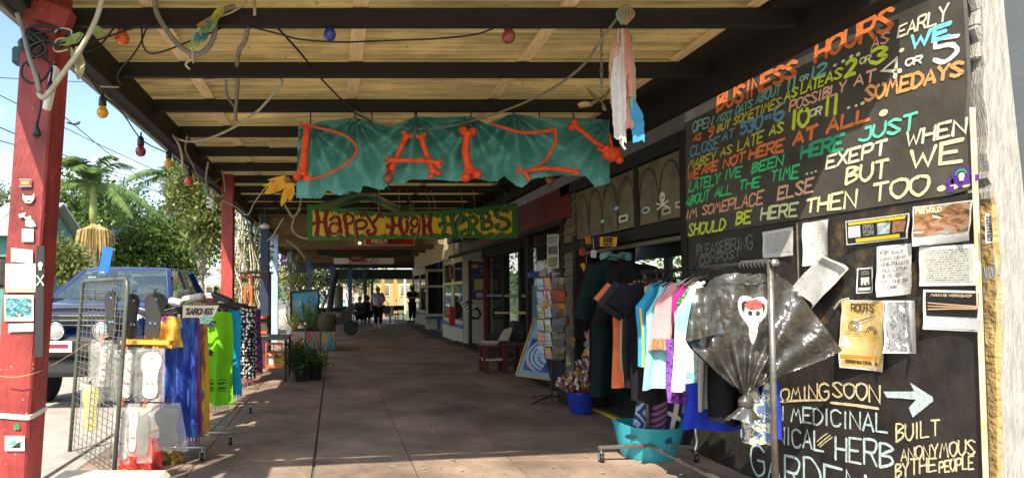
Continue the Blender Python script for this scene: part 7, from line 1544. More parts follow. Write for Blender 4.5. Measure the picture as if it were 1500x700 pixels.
# palm
def palm(label, px, Y, crown_py, trunk_r, nf, fl_len, seed=1, seeds=True):
    base = Vector(gb_(px,Y)); top = at(px-1,crown_py,Y=Y); t = thing('palm_tree',label,'palm tree',base); rnd = random.Random(seed)
    b = MB(); P = bez([base,base.lerp(top,.5)+Vector((.1,0,0)),top-Vector((0,0,1.3))],6); b.tube(P,[trunk_r*(1.15-.3*i/(len(P)-1))*(1+.05*(i%2)) for i in range(len(P))],12); b.build('trunk', M_trk, t, smooth='all')
    b = MB(); b.tube([top-Vector((0,0,1.35)),top-Vector((0,0,.9)),top-Vector((0,0,.2)),top+Vector((0,0,.15))],[trunk_r*.95,trunk_r*1.1,trunk_r*.7,trunk_r*.35],12); b.build('crownshaft', mat('palm_crownshaft',(.28,.33,.10),.5,var=.2), t, smooth='all')
    for f in range(nf):
        az = 2*pi*f/nf+rnd.uniform(-.25,.25); el = rnd.choice((1.25,.95,.6,.25)) if f else 1.5; L_ = fl_len*rnd.uniform(.85,1.1); hd = Vector((cos(az),sin(az),0)); P = []
        for i in range(13):
            s_ = i/12; P.append(top+hd*(L_*(s_*cos(el)+.25*s_*s_))+Vector((0,0,L_*(s_*sin(el)-(.62+.25*cos(el))*s_*s_))))
        b = MB(); b.tube(P,[.035*(1-.85*i/12) for i in range(13)],5)
        Pf = bez(P,6); n_ = len(Pf)
        for i in range(6,n_-1):
            d = (Pf[i+1]-Pf[i]).normalized(); s0 = d.cross(Vector((0,0,1)))
            s0 = s0.normalized() if s0.length > .05 else Vector((1,0,0)); up = s0.cross(d); tt = i/n_
            for sg in (-1,1):
                ll = .62*sin(pi*(.12+.86*tt))*rnd.uniform(.8,1.1); dirn = (s0*sg*.85+d*.55+up*.15+Vector((0,0,-.35-.3*rnd.random()))).normalized()
                q = Pf[i]+d*rnd.uniform(-.02,.02); w_ = d*.020; mid = q+dirn*ll*.5; e = q+dirn*ll+Vector((0,0,-.12*ll)); b.add([q-w_,q+w_,mid+w_*1.1,mid-w_*.9,e],[(0,1,2,3),(3,2,4)])
        b.build('frond', M_lfp, t)
    if seeds:
        b = MB(); c = at(px+2,336,Y=Y)
        for k in range(420):
            a = rnd.uniform(0,6.28); r = rnd.random()**.6*.62; q0 = c+Vector((rnd.uniform(-.1,.1),rnd.uniform(-.1,.1),.15)); q1 = c+Vector((cos(a)*r,sin(a)*r,.05-.3*r*r)); q2 = q1+Vector((cos(a)*.08,sin(a)*.08,-rnd.uniform(.5,1.15)))
            b.tube([q0,q1,q1.lerp(q2,.5)+Vector((cos(a)*.03,0,0)),q2],[.014,.012,.010,.006],3,caps=False)
        b.build('flower_strands', mat('palm_strands',(.50,.36,.14),.8,var=.3,vs=6), t, kind='stuff')
    return t
palm('tall feathery palm with a hanging mop of tan flower strands',138,22,272,.13,17,2.7,5)
pt = palm('small palm crown peeping under the awning edge beside the amber bulb',248,27,258,.12,9,1.9,8,seeds=False)
# hills and distant tree line
b = MB(); vs = []; n_ = 80
for i in range(n_+1):
    x = -260+520*i/n_; h = 9+5*nz3(i*.13,1)+2*nz3(i*.5,2); vs += [(x,235,-.2),(x,240,h*.55),(x,262,h)]
b.add(vs,[(3*i+j,3*i+3+j,3*i+4+j,3*i+1+j) for i in range(n_) for j in (0,1)]); b.build('hill', mat('distant_hill_bush',(.05,.09,.06),.9,var=.4,vs=.3), kind='structure')
rnd = random.Random(12); lum = []
for k in range(26):
    x = -75+k*5.2; lum.append(((x+rnd.uniform(-2,2),85+rnd.uniform(-8,8),3+rnd.uniform(-.5,2.2)),(4,3,3.2+rnd.random()*1.6)))
t = foliage('far_tree_line',None,lum,9000,.75,M_lf1,15,shell=.5,label='distant line of green trees beyond the street',cat='tree line',kind='stuff')
# houses across the street
def house(label, px0, px1, Y, py_e, py_r, mw, mr, dp=7, solar=False):
    x0, x1 = at(px0,430,Y=Y).x, at(px1,430,Y=Y).x; ze, zr_ = at(px0,py_e,Y=Y).z, at(px0,py_r,Y=Y+dp/2).z; t = thing('house',label,'house',((x0+x1)/2,Y,-.15))
    b = MB(); b.box(((x0+x1)/2,Y+dp/2,(ze-.15)/2),(x1-x0,dp,ze+.15)); b.build('wall', mw, t)
    for sg in (0,1):
        ya, yb_ = (Y-.5,Y+dp/2) if sg == 0 else (Y+dp+.5,Y+dp/2)
        b = MB(); b.prism([(x0-.4,ya,ze-.05),(x1+.4,ya,ze-.05),(x1+.4,yb_,zr_),(x0-.4,yb_,zr_)],(0,0,.08)); b.build('roof', mr, t)
    b = MB(); b.prism([(x0+.02,Y,ze),(x0+.02,Y+dp,ze),(x0+.02,Y+dp/2,zr_-.1)],(x1-x0-.04,0,0)); b.build('gable', mw, t)
    wn = MB(); 
    for k in range(3): xx = x0+(x1-x0)*(.2+.3*k); f = MB(); f.bbox((xx,Y-.02,ze-1.3),(.9,.08,1.1),.01); o = f.build('window', M_cream, t); g = MB(); g.box((xx,Y-.065,ze-1.3),(.76,.01,.96)); g.build('pane', M_glass, o)
    if solar:
        for k in range(4):
            b = MB(); A = Vector((x0+1.2+k*1.15,Y+.5,ze+(zr_-ze)*.29+.12)); u = Vector((1.05,0,0)); v = Vector((0,dp/2-1.1,(zr_-ze)*(dp/2-1.1)/(dp/2+.5))); b.prism([A,A+u,A+u+v,A+v],(0,0,.04)); b.build('solar_panel', mat('solar_glass',(.03,.05,.10),.15,spec=1), t)
    return t
M_roofm = mat('pale_metal_roof',(.42,.42,.40),.5,var=.15); M_tealr = mat('teal_wall',(.08,.25,.22),.7)
house('low house with pale metal roof and solar panels behind the palm',86,160,30,368,334,M_clap,M_roofm,7,True)
house('teal green shed with grey roof at the left edge',-30,30,22,345,300,M_tealr,M_roofm,5)
house('pale roofed house glimpsed left of the second red post',300,345,45,404,384,M_clap,M_roofm,6)
house('long white building far down the street',430,545,62,404,388,M_clap,M_roofm,8)
house('yellow walled cafe building at the far end of the street',545,640,55,404,370,mat('yellow_wall',(.34,.27,.12),.7),M_roofm,8)
# crossing sign
t = thing('crossing_sign','round yellow pedestrian crossing sign with black legs symbol','road sign',gb_(101,22)); q = at(101,383,Y=22)
b = MB(); b.lathe(q,[(.001,-.01),(.36,-.01),(.36,.01),(.001,.01)],28,rot=Matrix.Rotation(pi/2,3,'X')); b.build('disc', mat('sign_yellow_reflective',(.75,.72,.02),.4,bump=0), t)
b = MB()
for s_ in (-1,1): b.add([q+Vector((s_*.03,-.014,.17)),q+Vector((s_*.14,-.014,.17)),q+Vector((s_*.28,-.014,-.20)),q+Vector((s_*.15,-.014,-.20))],[(0,1,2,3)])
b.build('symbol', M_kp, t); b = MB(); b.tube([(q.x,22.03,-.15),(q.x,22.03,q.z+.3)],.03,8); b.build('pole', M_galv, t)
# wires across the sky
for i,(a,c,lb) in enumerate((((-40,112,30),(330,122,30),'upper thin power line crossing behind the near post'),((-40,170,20),(360,330,40),'steep power line slanting down behind the power board'),((-40,195,24),(370,300,46),'middle power line over the palm'),((80,160,12),(300,330,26),'insulated service wire running from the post towards the trees'),((-40,120,26),(340,300,44),'faint power line crossing above the palm'))):
    run('power_line',lb,'power line',[a,((a[0]+c[0])/2,(a[1]+c[1])/2+4,(a[2]+c[2])/2),c],.022 if i != 3 else .012,M_cable,group='overhead power lines',n=5)
b = MB(); q = at(110,182,Y=13); b.ball(q,.04,8,sc=(2.4,.7,.6)); leaf(b,q-Vector((.02,0,0)),q+Vector((-.2,0,.04)),.05); leaf(b,q,q+Vector((.12,.0,.05)),.06); b.build('wire_insulator', M_trim, smooth='all', label='dark clamp on the service wire above the palm', cat='insulator')
# cars and umbrella in the street beyond
def small_car(label, px, Y, m, ln=4, z0=-.11, yaw=0):
    x = at(px,430,Y=Y).x; t = thing('parked_car',label,'car',(x,Y,z0)); R = Matrix.Rotation(yaw,3,'Z')
    def lf(nm,secs,mm,par):
        b = MB(); vs = []
        for y,hw_,z1,z2 in secs: vs += [Vector((x,Y,z0))+R@Vector(p) for p in ((-hw_,y,z1),(-hw_,y,z2-.05),(-hw_*.85,y,z2),(hw_*.85,y,z2),(hw_,y,z2-.05),(hw_,y,z1))]
        n_ = 6; b.add(vs,[(j*n_+i,j*n_+(i+1)%n_,(j+1)*n_+(i+1)%n_,(j+1)*n_+i) for j in range(len(secs)-1) for i in range(n_)]+[tuple(range(6)),tuple(range(len(secs)*6-6,len(secs)*6))[::-1]]); return b.build(nm,mm,par,smooth=True)
    lf('body',[(0,.70,.3,.62),(.15,.82,.22,.72),(1.1,.86,.2,.86),(ln-.8,.86,.2,.92),(ln,.78,.3,.8)],m,t); lf('cabin',[(1.05,.74,.84,.86),(1.7,.66,.84,1.40),(ln-1.5,.66,.86,1.44),(ln-.5,.74,.86,.92)],M_cg,t); lf('roof',[(1.72,.62,1.40,1.44),(ln-1.5,.62,1.44,1.50)],m,t)
    for sx in (-.78,.78):
        for yy in (.8,ln-.8):
            b = MB(); b.lathe(Vector((x,Y,z0))+R@Vector((sx,yy,.31)),[(.15,-.09),(.30,-.09),(.31,0),(.30,.09),(.15,.09)],18,rot=R@Matrix.Rotation(pi/2,3,'Y')); b.build('wheel',M_trim,t,smooth=True)
        b = MB(); b.bbox(Vector((x,Y,z0))+R@Vector((sx*.72,-.01,.58)),(.26,.06,.13),.03); b.build('headlight',M_white,t)
    return t
small_car('white car parked far down the street behind the seated people',482,36,mat('white_car_paint',(.75,.75,.73),.25,bump=0,coat=1),4.2)
small_car('pale blue car seen between the far posts',525,44,mat('pale_blue_car_paint',(.25,.40,.55),.25,bump=0,coat=1),4.2,yaw=1.3)
small_car('silver car half hidden behind the second red post',300,20,mat('silver_car_paint',(.45,.45,.45),.25,bump=0,coat=1,metal=.4),4.2)
vn = small_car('white van roof showing behind the ute under the yellow sign',118,14.2,MATS['white_car_paint'],4.6); vn.scale = (1,1,1.42)
t = thing('market_umbrella','white market umbrella blurred behind the ute cabin','umbrella',gb_(328,24)); q = at(328,405,Y=24); b = MB(); b.lathe(q,[(1.3,-.35),(1.32,-.30),(.6,.05),(.03,.30)],10); b.build('canopy', M_paper, t); b = MB(); b.tube([(q.x,24,-.1),(q.x,24,q.z)],.03,6); b.build('pole', M_galv, t)
# ================================================================ PLANTS AND FURNITURE ALONG THE KERB
def agave(label, p, L_, n, m, seed=1, name='spiky_plant', wd=.07):
    t = thing(name,label,'plant',p); rnd = random.Random(seed); p = Vector(p)
    for k in range(n):
        a = 2*pi*k*.382; el = rnd.uniform(.35,1.35); l_ = L_*rnd.uniform(.7,1.05); d = Vector((cos(a)*cos(el),sin(a)*cos(el),sin(el))); b = MB(); q = p+d*l_
        nr = d.cross(Vector((-sin(a),cos(a),0))).normalized(); leaf(b,p,q+Vector((0,0,-.15*l_*cos(el))),wd,nrm=nr,bend=.10,n=5); b.build('leaf', m, t, smooth='all')
    return t
M_mur = art_mat('mural_panel', [(.05,.20,.35),(.5,.10,.06),(.65,.50,.12),(.10,.30,.20),(.6,.58,.5),(.04,.06,.2)], 3.5, kind='voronoi')
pbx0, pbx1 = at(425,500,Y=14.6).x, at(492,500,Y=14.6).x
pl_ = thing('mural_planter','low planter box painted with a colourful mural under the spiky plants','planter',((pbx0+pbx1)/2,15.2,0))
for i in range(3):
    w3 = (pbx1-pbx0)/3; b = MB(); xa = pbx0+i*w3; b.add([(xa+.01,14.6,.02),(xa+w3-.01,14.6,.02),(xa+w3-.01,14.6,.46),(xa+.01,14.6,.46),(xa+.01,14.66,.02),(xa+w3-.01,14.66,.02),(xa+w3-.01,14.66,.46),(xa+.01,14.66,.46)],[(0,1,2,3),(7,6,5,4),(3,2,6,7),(0,3,7,4),(1,5,6,2)],0,[(0,0),(1,0),(1,.5),(0,.5)]*2); b.build('painted_panel', art_mat('mural_%d'%i,([(.04,.15,.3),(.6,.5,.4),(.5,.06,.05),(.65,.6,.5)],[(.5,.45,.35),(.5,.08,.05),(.05,.3,.3),(.7,.6,.3)],[(.03,.06,.15),(.05,.25,.3),(.55,.35,.08),(.4,.06,.05)])[i],2.2,.8,seed=i), pl_)
b = MB(); b.bbox(((pbx0+pbx1)/2,15.25,.24),(pbx1-pbx0,1.15,.46),.01); b.build('soil_box', mat('soil',(.05,.035,.02),.95), pl_)
agave('bright green bromeliad with broad arching leaves in the mural planter',((pbx0+pbx1)/2-.05,15.0,.48),.85,22,leafmat('agave_leaf',(.05,.13,.03),(.22,.33,.08),.2),3,wd=.10)
agave('yellow green spiky plant at the left end of the mural planter',(pbx0+.1,14.9,.45),.8,18,leafmat('agave_yellow',(.25,.28,.05),(.60,.55,.25),.25),5,wd=.05)
agave('tall spiky dracaena head beside the pale blue post',(at(428,420,Y=15.8).x,15.8,1.55),.55,26,leafmat('dracaena_leaf',(.06,.12,.03),(.35,.38,.12),.25),7,wd=.04)
b = MB(); b.tube(bez([(at(430,500,Y=15.8).x,15.8,.4),(at(427,450,Y=15.8).x,15.8,1.0),(at(428,420,Y=15.8).x,15.8,1.58)],5),.03,7); b.build('dracaena_stem', M_trk, label='bare stem carrying the dracaena head', cat='plant stem')
b = MB(); q = at(478,482,Y=14.9); b.lathe((q.x,14.9,.46),[(.20,0),(.25,.18),(.25,.36),(.22,.40),(.19,.38)],18); b.build('half_barrel', mat('barrel_wood',(.10,.08,.05),.8,var=.4), smooth=True, label='weathered wooden tub standing on the right end of the planter', cat='tub')
c = [at(426,428,Y=15.4),at(467,424,Y=15.4),at(467,470,Y=15.4),at(426,472,Y=15.4)]
t,_,_n = frame_poster('painted_board','blue painted board with red fish in a black frame behind the bromeliad',*c,M_black,mat('sea_blue_paint',(.05,.25,.42),.5,col2=(.15,.45,.60),vs=4),.05,cat='painted board')
for (u_,v_,cc) in ((.25,.4,(.6,.55,.5)),(.55,.55,(.6,.04,.03)),(.7,.3,(.1,.1,.3)),(.8,.6,(.5,.1,.05)),(.4,.75,(.05,.3,.15))):
    b = MB(); leaf(b,_(u_-.1,v_+.04,.006),_(u_+.1,v_-.06,.006),.12,bend=.02); b.build('painted_fish', mat('fish_%d'%int(u_*100),cc,.5), t)
# pots low by the joint
for i,(px_,py_,Y,r,h,lb) in enumerate(((441,546,9.6,.12,.2,'black pot with a bushy green plant right of the orange table'),(461,546,9.8,.13,.22,'second black pot with low leafy plant nearest the walkway'),(433,520,11.2,.12,.2,'small dark pot behind the bushy green one'))):
    x = at(px_,py_,Y=Y).x; t = thing('potted_plant',lb,'potted plant',(x,Y,0)); b = MB(); b.lathe((x,Y,0),[(r*.75,0),(r,h),(r*1.08,h+.01),(r*1.08,h+.03),(r*.9,h+.02)],16); b.build('pot', M_blackp, t, smooth=True); foliage('foliage',t,[((x,Y,h+.10),(.17,.15,.13))],600,.06,(M_lf3,M_lf1,M_lf2)[i],20+i,shell=.2)
# purple sign, small hanging sign
c = [at(411,374,Y=18.5),at(419,374,Y=18.5),at(419,389,Y=18.5),at(411,389,Y=18.5)]; b = MB(); b.prism(c,(0,.04,0)); t = b.build('purple_sign', mat('purple_sign_paint',(.20,.06,.42),.5), label='small purple sign with a white band right of the pale blue post', cat='sign'); b = MB(); b.box((c[0]+c[2])*.5+Vector((.04,-.004,0)),(.12,.004,.06)); b.build('print', M_paper, t)
t = thing('hanging_slate','dark framed slate hanging from the awning right of the pale posts','sign',at(441,398,Y=17.2)); b = MB(); b.bbox(at(441,392,Y=17.2),(.28,.03,.27),.01); b.build('slate', mat('slate_dark',(.04,.04,.035),.7,var=.5,vs=20), t); b = MB(); b.tube([at(435,385,Y=17.2),at(436,370,Y=17.4)],.008,4); b.tube([at(447,385,Y=17.2),at(446,370,Y=17.4)],.008,4); b.build('cord', M_hose2, t)
run('downpipe','pale bent pipe slung under the awning beyond the pale blue post','pipe',[(421,352,16.6),(430,358,16.8),(440,368,17.0),(447,378,17.2)],.035,M_hose2)
# further posts
for i,(px_,Y,z1,w_,m,lb) in enumerate(((424,21,2.8,.16,M_blue,'second pale blue post just beyond the purple sign'),(433,24,2.8,.15,M_blue,'third thinner pale blue post beside the hanging slate'),(452,24,2.7,.20,M_blue2,'strong blue post left of the ATM sign'),(486,27,2.6,.18,M_blue2,'strong blue post under the left end of the ATM sign'),(513,29,2.6,.18,M_blue2,'strong blue post under the middle of the ATM sign'),(535,31,2.6,.17,mat('grey_blue_post',(.08,.11,.15),.6),'grey blue post behind the seated people'),(545,36,2.8,.16,M_joist,'thin dark post above the walking woman'),(561,34,2.8,.19,mat('ochre_post',(.42,.25,.06),.6),'ochre post right behind the walking woman'),(579,37,2.9,.19,mat('ochre_post',(.42,.25,.06),.6),'ochre post nearest the far doorway'),(593,42,2.6,.12,M_white,'thin white post at the far end of the walkway'))):
    post(at(px_,430,Y=Y).x,Y,z1,w_,m,lb)
b = MB(); x0, x1 = at(445,430,Y=22).x, at(640,430,Y=22).x
b.bbox(((x0+x1)/2+.2,27.5,2.62),(x1-x0+2,.12,.24),.01); b.build('cross_beam', mat('dull_blue_green',(.03,.07,.09),.6), label='dark blue green cross beam over the far posts', cat='beam')
b = MB(); b.bbox((2.6,31.2,2.35),(5.2,.1,.5),.02); b.build('green_valance', mat('dark_green_valance',(.02,.06,.04),.7), label='dark green awning valance at the far end', cat='awning valance')
tree('dark leafy tree hanging over the far footpath',gb_(470,33,0),[L3(470,395,33,26,20),L3(500,392,34,30,16),L3(455,415,33,16,20),L3(525,398,35,24,14)],3200,.22,M_lf3,31,.12)
tree('bright tree glowing beyond the far posts',gb_(575,60,0),[L3(575,405,60,50,16),L3(530,400,62,50,16),L3(600,420,60,30,18)],3200,.4,M_lf2,32,.2)
b = MB(); b.tube(bez([(at(478,470,Y=26).x,26,0),(at(486,430,Y=26).x,26,1.3),(at(493,405,Y=26).x,26,2.4)],5),[.14-.005*i for i in range(11)],8); b.build('leaning_tree', M_trkd, smooth='all', label='bare dark leaning tree between the far blue posts', cat='tree trunk')
b = MB(); q = at(496,430,Y=30); b.tube([(q.x,30,0),(q.x,30,1.75)],.22,14); b.build('green_drum', mat('dull_green_drum',(.10,.12,.08),.7), label='dull green round pillar bin behind the far blue post', cat='bin')
# signs far
c = [at(463,360,Y=21),at(480,357,Y=21),at(590,357,Y=21),at(603,361,Y=21),at(600,374,Y=21),at(570,377,Y=21),at(535,381,Y=21),at(500,378,Y=21),at(465,373,Y=21)]
b = MB(); b.prism(c,(0,.06,0)); cs = thing('carved_sign','dark carved sign board with green scrolls and brown edges over the walkway','sign',at(535,380,Y=21)); b.build('board', mat('dark_green_carved',(.03,.06,.03),.6,var=.4), cs)
b = MB()
for k in range(22): x = 468+k*6.2; b.ball(at(x,359+1.5*sin(k*2),Y=20.98),.07,8,sc=(1.3,.5,.8))
b.build('brown_moulding', mat('brown_moulding',(.12,.05,.02),.6), cs, kind='stuff')
b = MB(); lettering(b,'BAKERY CAFE',lambda u,v: at(488+u*88,370-v*9,Y=20.94),.03,NS) if 0 else b.add([at(486,362,Y=20.95),at(582,362,Y=20.95),at(582,370,Y=20.95),at(486,370,Y=20.95)],[(0,3,2,1)]); b.build('maroon_band', mat('maroon_band',(.14,.02,.02),.6,var=.5,vs=20), cs)
c = [at(489,378,Y=20),at(577,378,Y=20),at(577,386.5,Y=20),at(489,386.5,Y=20)]; t = thing('atm_sign','long narrow white sign reading 24 HOUR ATM in red','sign',c[3]); b = MB(); b.prism(c,(0,.06,0)); b.build('panel', M_white, t)
b = MB(); lettering(b,'24 HOUR ATM',lambda u,v: at(511+u*43,385.6-v*6.4,Y=19.97),.026,NS,jit=0); b.build('lettering', flat('atm_red',(.45,.03,.02)), t)
b = MB(); q = at(522,378,Y=19.9); b.lathe(q,[(.001,-.02),(.27,-.02),(.27,.02),(.001,.02)],20,rot=Matrix.Rotation(pi/2,3,'X'),sy=.42); t = b.build('oval_sign', mat('dark_red_oval',(.16,.03,.02),.5), label='small dark red oval sign over the ATM sign', cat='sign'); b = MB(); b.box(q+Vector((0,-.025,0)),(.3,.004,.05)); b.build('print', flat('oval_print',(.45,.25,.15)), t)
c = [at(534,345,Y=16.5),at(608,345,Y=16.5),at(608,359.5,Y=16.5),at(534,359.5,Y=16.5)]; t = thing('red_atm_sign','red light box reading rediATM just under the herb sign','sign',c[3]); b = MB(); b.prism(c,(0,.12,0)); b.build('case', flat('pink_white_edge',(.6,.5,.45)), t)
c2 = [at(536,346,Y=16.48),at(606,346,Y=16.48),at(606,358,Y=16.48),at(536,358,Y=16.48)]; b = MB(); b.prism(c2,(0,.02,0)); b.build('face', flat('signal_red',(.60,.015,.01)), t)
b = MB(); lettering(b,'REDI',lambda u,v: at(545+u*22,356-v*8,Y=16.46),.035,NS,jit=0); b.build('lettering', M_white, t); b = MB(); lettering(b,'ATM',lambda u,v: at(570+u*22,356-v*8,Y=16.46),.035,NS,jit=0); b.build('lettering', M_kp, t)
lp2 = thing('hanging_lamp','small bright lit bulb left of the red light box','lamp',at(527,355,Y=17)); b = MB(); b.ball(at(527,356,Y=17),.035,8); b.build('bulb', M_lamp, lp2)
b = MB(); b.bbox(((at(440,320,Y=11).x+at(620,320,Y=11).x)/2-.3,17.3,2.83),(4.6,.1,.28),.01); b.build('header_board', M_jb, label='brown header board closing the awning behind the herb sign', cat='beam')
# ================================================================ PEOPLE
M_skin = mat('skin', (.50,.28,.19), .55, var=.08, vs=20)
def skinned(name, verts, edges, radii, m, parent, sub=1, root=0):
    me = bpy.data.meshes.new(name); off = root_loc(parent); me.from_pydata([tuple(Vector(v)-off) for v in verts],edges,[]); o = bpy.data.objects.new(name,me); COL.objects.link(o); o.parent = parent; me.materials.append(m)
    sk_ = o.modifiers.new('skin','SKIN'); sd_ = o.modifiers.new('sub','SUBSURF'); sd_.levels = sub; sd_.render_levels = sub
    if not me.skin_vertices: me.skin_vertices.new()
    for i,r in enumerate(radii): me.skin_vertices[0].data[i].radius = (r,r) if not isinstance(r,tuple) else r; me.skin_vertices[0].data[i].use_root = (i == root)
    return o
def person(label, base, h, J, top, bot, hair, face=0, shoe=(.03,.03,.03), wide=1.0, skirt=False, hairlen=.5):
    """J: joint positions in units of height, x lateral (own left = +x when facing the camera), y depth, z up"""
    t = thing('person',label,'person',base); B = Vector(base); V = lambda p: B+Vector(p)*h
    names = ['pelvis','waist','chest','neck','head','headtop','shL','elL','wrL','haL','shR','elR','wrR','haR','hipL','knL','anL','toL','hipR','knR','anR','toR']
    R_ = dict(pelvis=.085*wide,waist=.075*wide,chest=.085*wide,neck=.032,head=.052,headtop=.048,shL=.040,elL=.026,wrL=.017,haL=.016,shR=.040,elR=.026,wrR=.017,haR=.016,hipL=.06*wide,knL=.038,anL=.023,toL=.022,hipR=.06*wide,knR=.038,anR=.023,toR=.022)
    E = [(0,1),(1,2),(2,3),(3,4),(4,5),(2,6),(6,7),(7,8),(8,9),(2,10),(10,11),(11,12),(12,13),(0,14),(14,15),(15,16),(16,17),(0,18),(18,19),(19,20),(20,21)]
    vs = [V(J[n_]) for n_ in names]; rr = [R_[n_]*h for n_ in names]; E = list(E)
    for hn,wn in ((9,8),(13,12)):      # five short fingers on each hand
        d = (vs[hn]-vs[wn]).normalized(); s_ = d.cross(Vector((0,1,0))).normalized() if d.cross(Vector((0,1,0))).length > .1 else Vector((1,0,0))
        for k,(o_,l_) in enumerate(((-1.3,.030),(-.45,.046),(.0,.05),(.45,.046),(.9,.036))):
            i = len(vs); a = vs[hn]+s_*o_*.012*h+d*.012*h*(k > 0); vs += [a,a+d*l_*h*.8+Vector((0,-.006*h,0))]; rr += [.0055*h,.0045*h]; E += [(hn,i),(i,i+1)]
    skinned('body',vs,E,rr,M_skin,t)
    # clothes
    def sub_(ns, ed, k, add, m, nm): skinned(nm,[V(J[n_]) if isinstance(n_,str) else V(n_) for n_ in ns],ed,[(R_[n_]*k+add)*h if isinstance(n_,str) else add*h for n_ in ns],m,t)
    mid = lambda a,b,f_: tuple(J[a][i]*(1-f_)+J[b][i]*f_ for i in range(3))
    skinned('shirt',[V(J['pelvis']),V(J['waist']),V(J['chest']),V(mid('chest','neck',.75)),V(J['shL']),V(mid('shL','elL',.75)),V(J['shR']),V(mid('shR','elR',.75))],[(0,1),(1,2),(2,3),(2,4),(4,5),(2,6),(6,7)],[x*h for x in (.097*wide,.092*wide,.098*wide,.05,.050,.044,.050,.044)],top,t,1,1)
    skinned('trousers',[V(mid('pelvis','waist',.2)),V(J['hipL']),V(J['knL']),V(mid('knL','anL',.8)),V(J['hipR']),V(J['knR']),V(mid('knR','anR',.8))],[(0,1),(1,2),(2,3),(0,4),(4,5),(5,6)],[x*h for x in (.098*wide,.075*wide,.056,.048,.075*wide,.056,.048)],bot,t)
    for s_ in ('L','R'):
        a_, c_ = V(J['an'+s_]), V(J['to'+s_]); b = MB(); d = (c_-a_); d.z = 0; d.normalize(); z0 = min(c_.z,a_.z); b.tube([Vector((a_.x,a_.y,c_.z))-d*.03*h,Vector((a_.x,a_.y,c_.z+.01*h)),c_,c_+d*.035*h],[.022*h,.030*h,.028*h,.014*h],8); b.build('shoe', mat('shoe_%d'%int(shoe[0]*100),shoe,.6), t, smooth='all')
    hd = V(J['head']); tp = V(J['headtop']); f = Vector((sin(face),-cos(face),0)); c_ = hd.lerp(tp,.5)
    b = MB(); b.ball(c_-f*.012*h+Vector((0,0,.014*h)),.062*h,14,sc=(.95,.98,1.0)); b.ball(c_-f*.03*h-Vector((0,0,.02*h*hairlen)),.055*h,12,sc=(1,.8,1.0+hairlen*.5)); b.build('hair', mat('hair_%d'%int(hair[0]*100),hair,.7,var=.4,vs=60), t, smooth='all')
    b = MB(); b.ball(c_+f*.030*h-Vector((0,0,.006*h)),.044*h,12,sc=(.9,.8,1.15)); b.ball(c_+f*.068*h-Vector((0,0,.01*h)),.009*h,6,sc=(.8,1,1.4)); b.build('face', M_skin, t, smooth='all')
    s0 = Vector((-f.y,f.x,0))
    b = MB()
    for g in (-1,1): b.ball(c_+f*.062*h+s0*g*.018*h+Vector((0,0,.004*h)),.006*h,6)
    b.box(c_+f*.064*h-Vector((0,0,.032*h)),(.02*h,.004*h,.005*h)); b.build('eyes_and_mouth', flat('dark_features',(.08,.03,.02)), t, kind='stuff')
    return t
ST = dict(pelvis=(0,0,.53),waist=(0,.0,.61),chest=(0,.0,.73),neck=(0,-.005,.84),head=(0,-.012,.90),headtop=(0,-.01,.95),shL=(.105,0,.80),elL=(.135,.01,.64),wrL=(.135,-.03,.50),haL=(.135,-.04,.455),shR=(-.105,0,.80),elR=(-.135,.01,.64),wrR=(-.135,-.03,.50),haR=(-.135,-.04,.455),
 hipL=(.05,0,.50),knL=(.05,-.02,.28),anL=(.05,.01,.05),toL=(.055,-.06,.018),hipR=(-.05,0,.50),knR=(-.05,-.0,.28),anR=(-.05,.03,.05),toR=(-.055,-.04,.018))
W = dict(ST); W.update(elL=(.15,.0,.66),wrL=(.08,-.09,.60),haL=(.04,-.11,.60),elR=(-.16,.03,.65),wrR=(-.17,.02,.51),haR=(-.17,.0,.465),knL=(.05,-.09,.29),anL=(.045,-.07,.06),toL=(.04,-.14,.025),knR=(-.05,.0,.28),anR=(-.05,.10,.08),toR=(-.055,.05,.03),head=(-.01,-.03,.895),headtop=(-.014,-.04,.94),neck=(0,-.012,.84))
M_bl = mat('blouse_purple_grey', (.16,.09,.38), .8, col2=(.55,.52,.58), vs=5, thr=(.4,.6))
px_ = at(554,478,Y=24.2).x; wp = person('woman in purple and grey blouse walking towards us with a shoulder bag',(px_,24.2,0),1.66,W,M_bl,M_tee['black'],(.50,.34,.16),face=-.5,wide=1.25,hairlen=.25,shoe=(.45,.40,.36))
b = MB(); q = Vector((px_+.30,24.1,.74)); b.bbox(q,(.34,.2,.30),.06); b.tube(bez([q+Vector((-.1,0,.14)),Vector((px_+.16,24.15,1.36)),q+Vector((.1,.05,.14))],6),.014,5); b.build('shoulder_bag', mat('grey_bag',(.09,.08,.075),.7), smooth=True, label='dark grey shoulder bag at the walking woman\'s side', cat='bag')
b = MB(); q = Vector((px_+.62,26.4,.62)); b.bbox(q,(.40,.08,.42),.03); b.tube(bez([q+Vector((-.08,0,.2)),q+Vector((0,0,.36)),q+Vector((.08,0,.2))],4),.01,5); b.build('white_carrier_bag', M_white, label='white carrier bag hanging by the table behind the walking woman', cat='bag')
D = dict(ST); D.update(elL=(.13,-.05,.66),wrL=(.03,-.13,.68),haL=(-.01,-.15,.69),elR=(-.13,-.04,.66),wrR=(-.05,-.13,.66),haR=(-.01,-.15,.66),head=(-.02,-.03,.895),headtop=(-.02,-.04,.94),toL=(-.01,-.03,.018),toR=(-.12,.02,.018))
person('person in dark clothes standing by the far shop doorway under a pale hat',(at(604,470,Y=29.5).x,29.5,0),1.76,D,M_tee['charcoal'],M_tee['black'],(.05,.04,.03),face=-1.2)
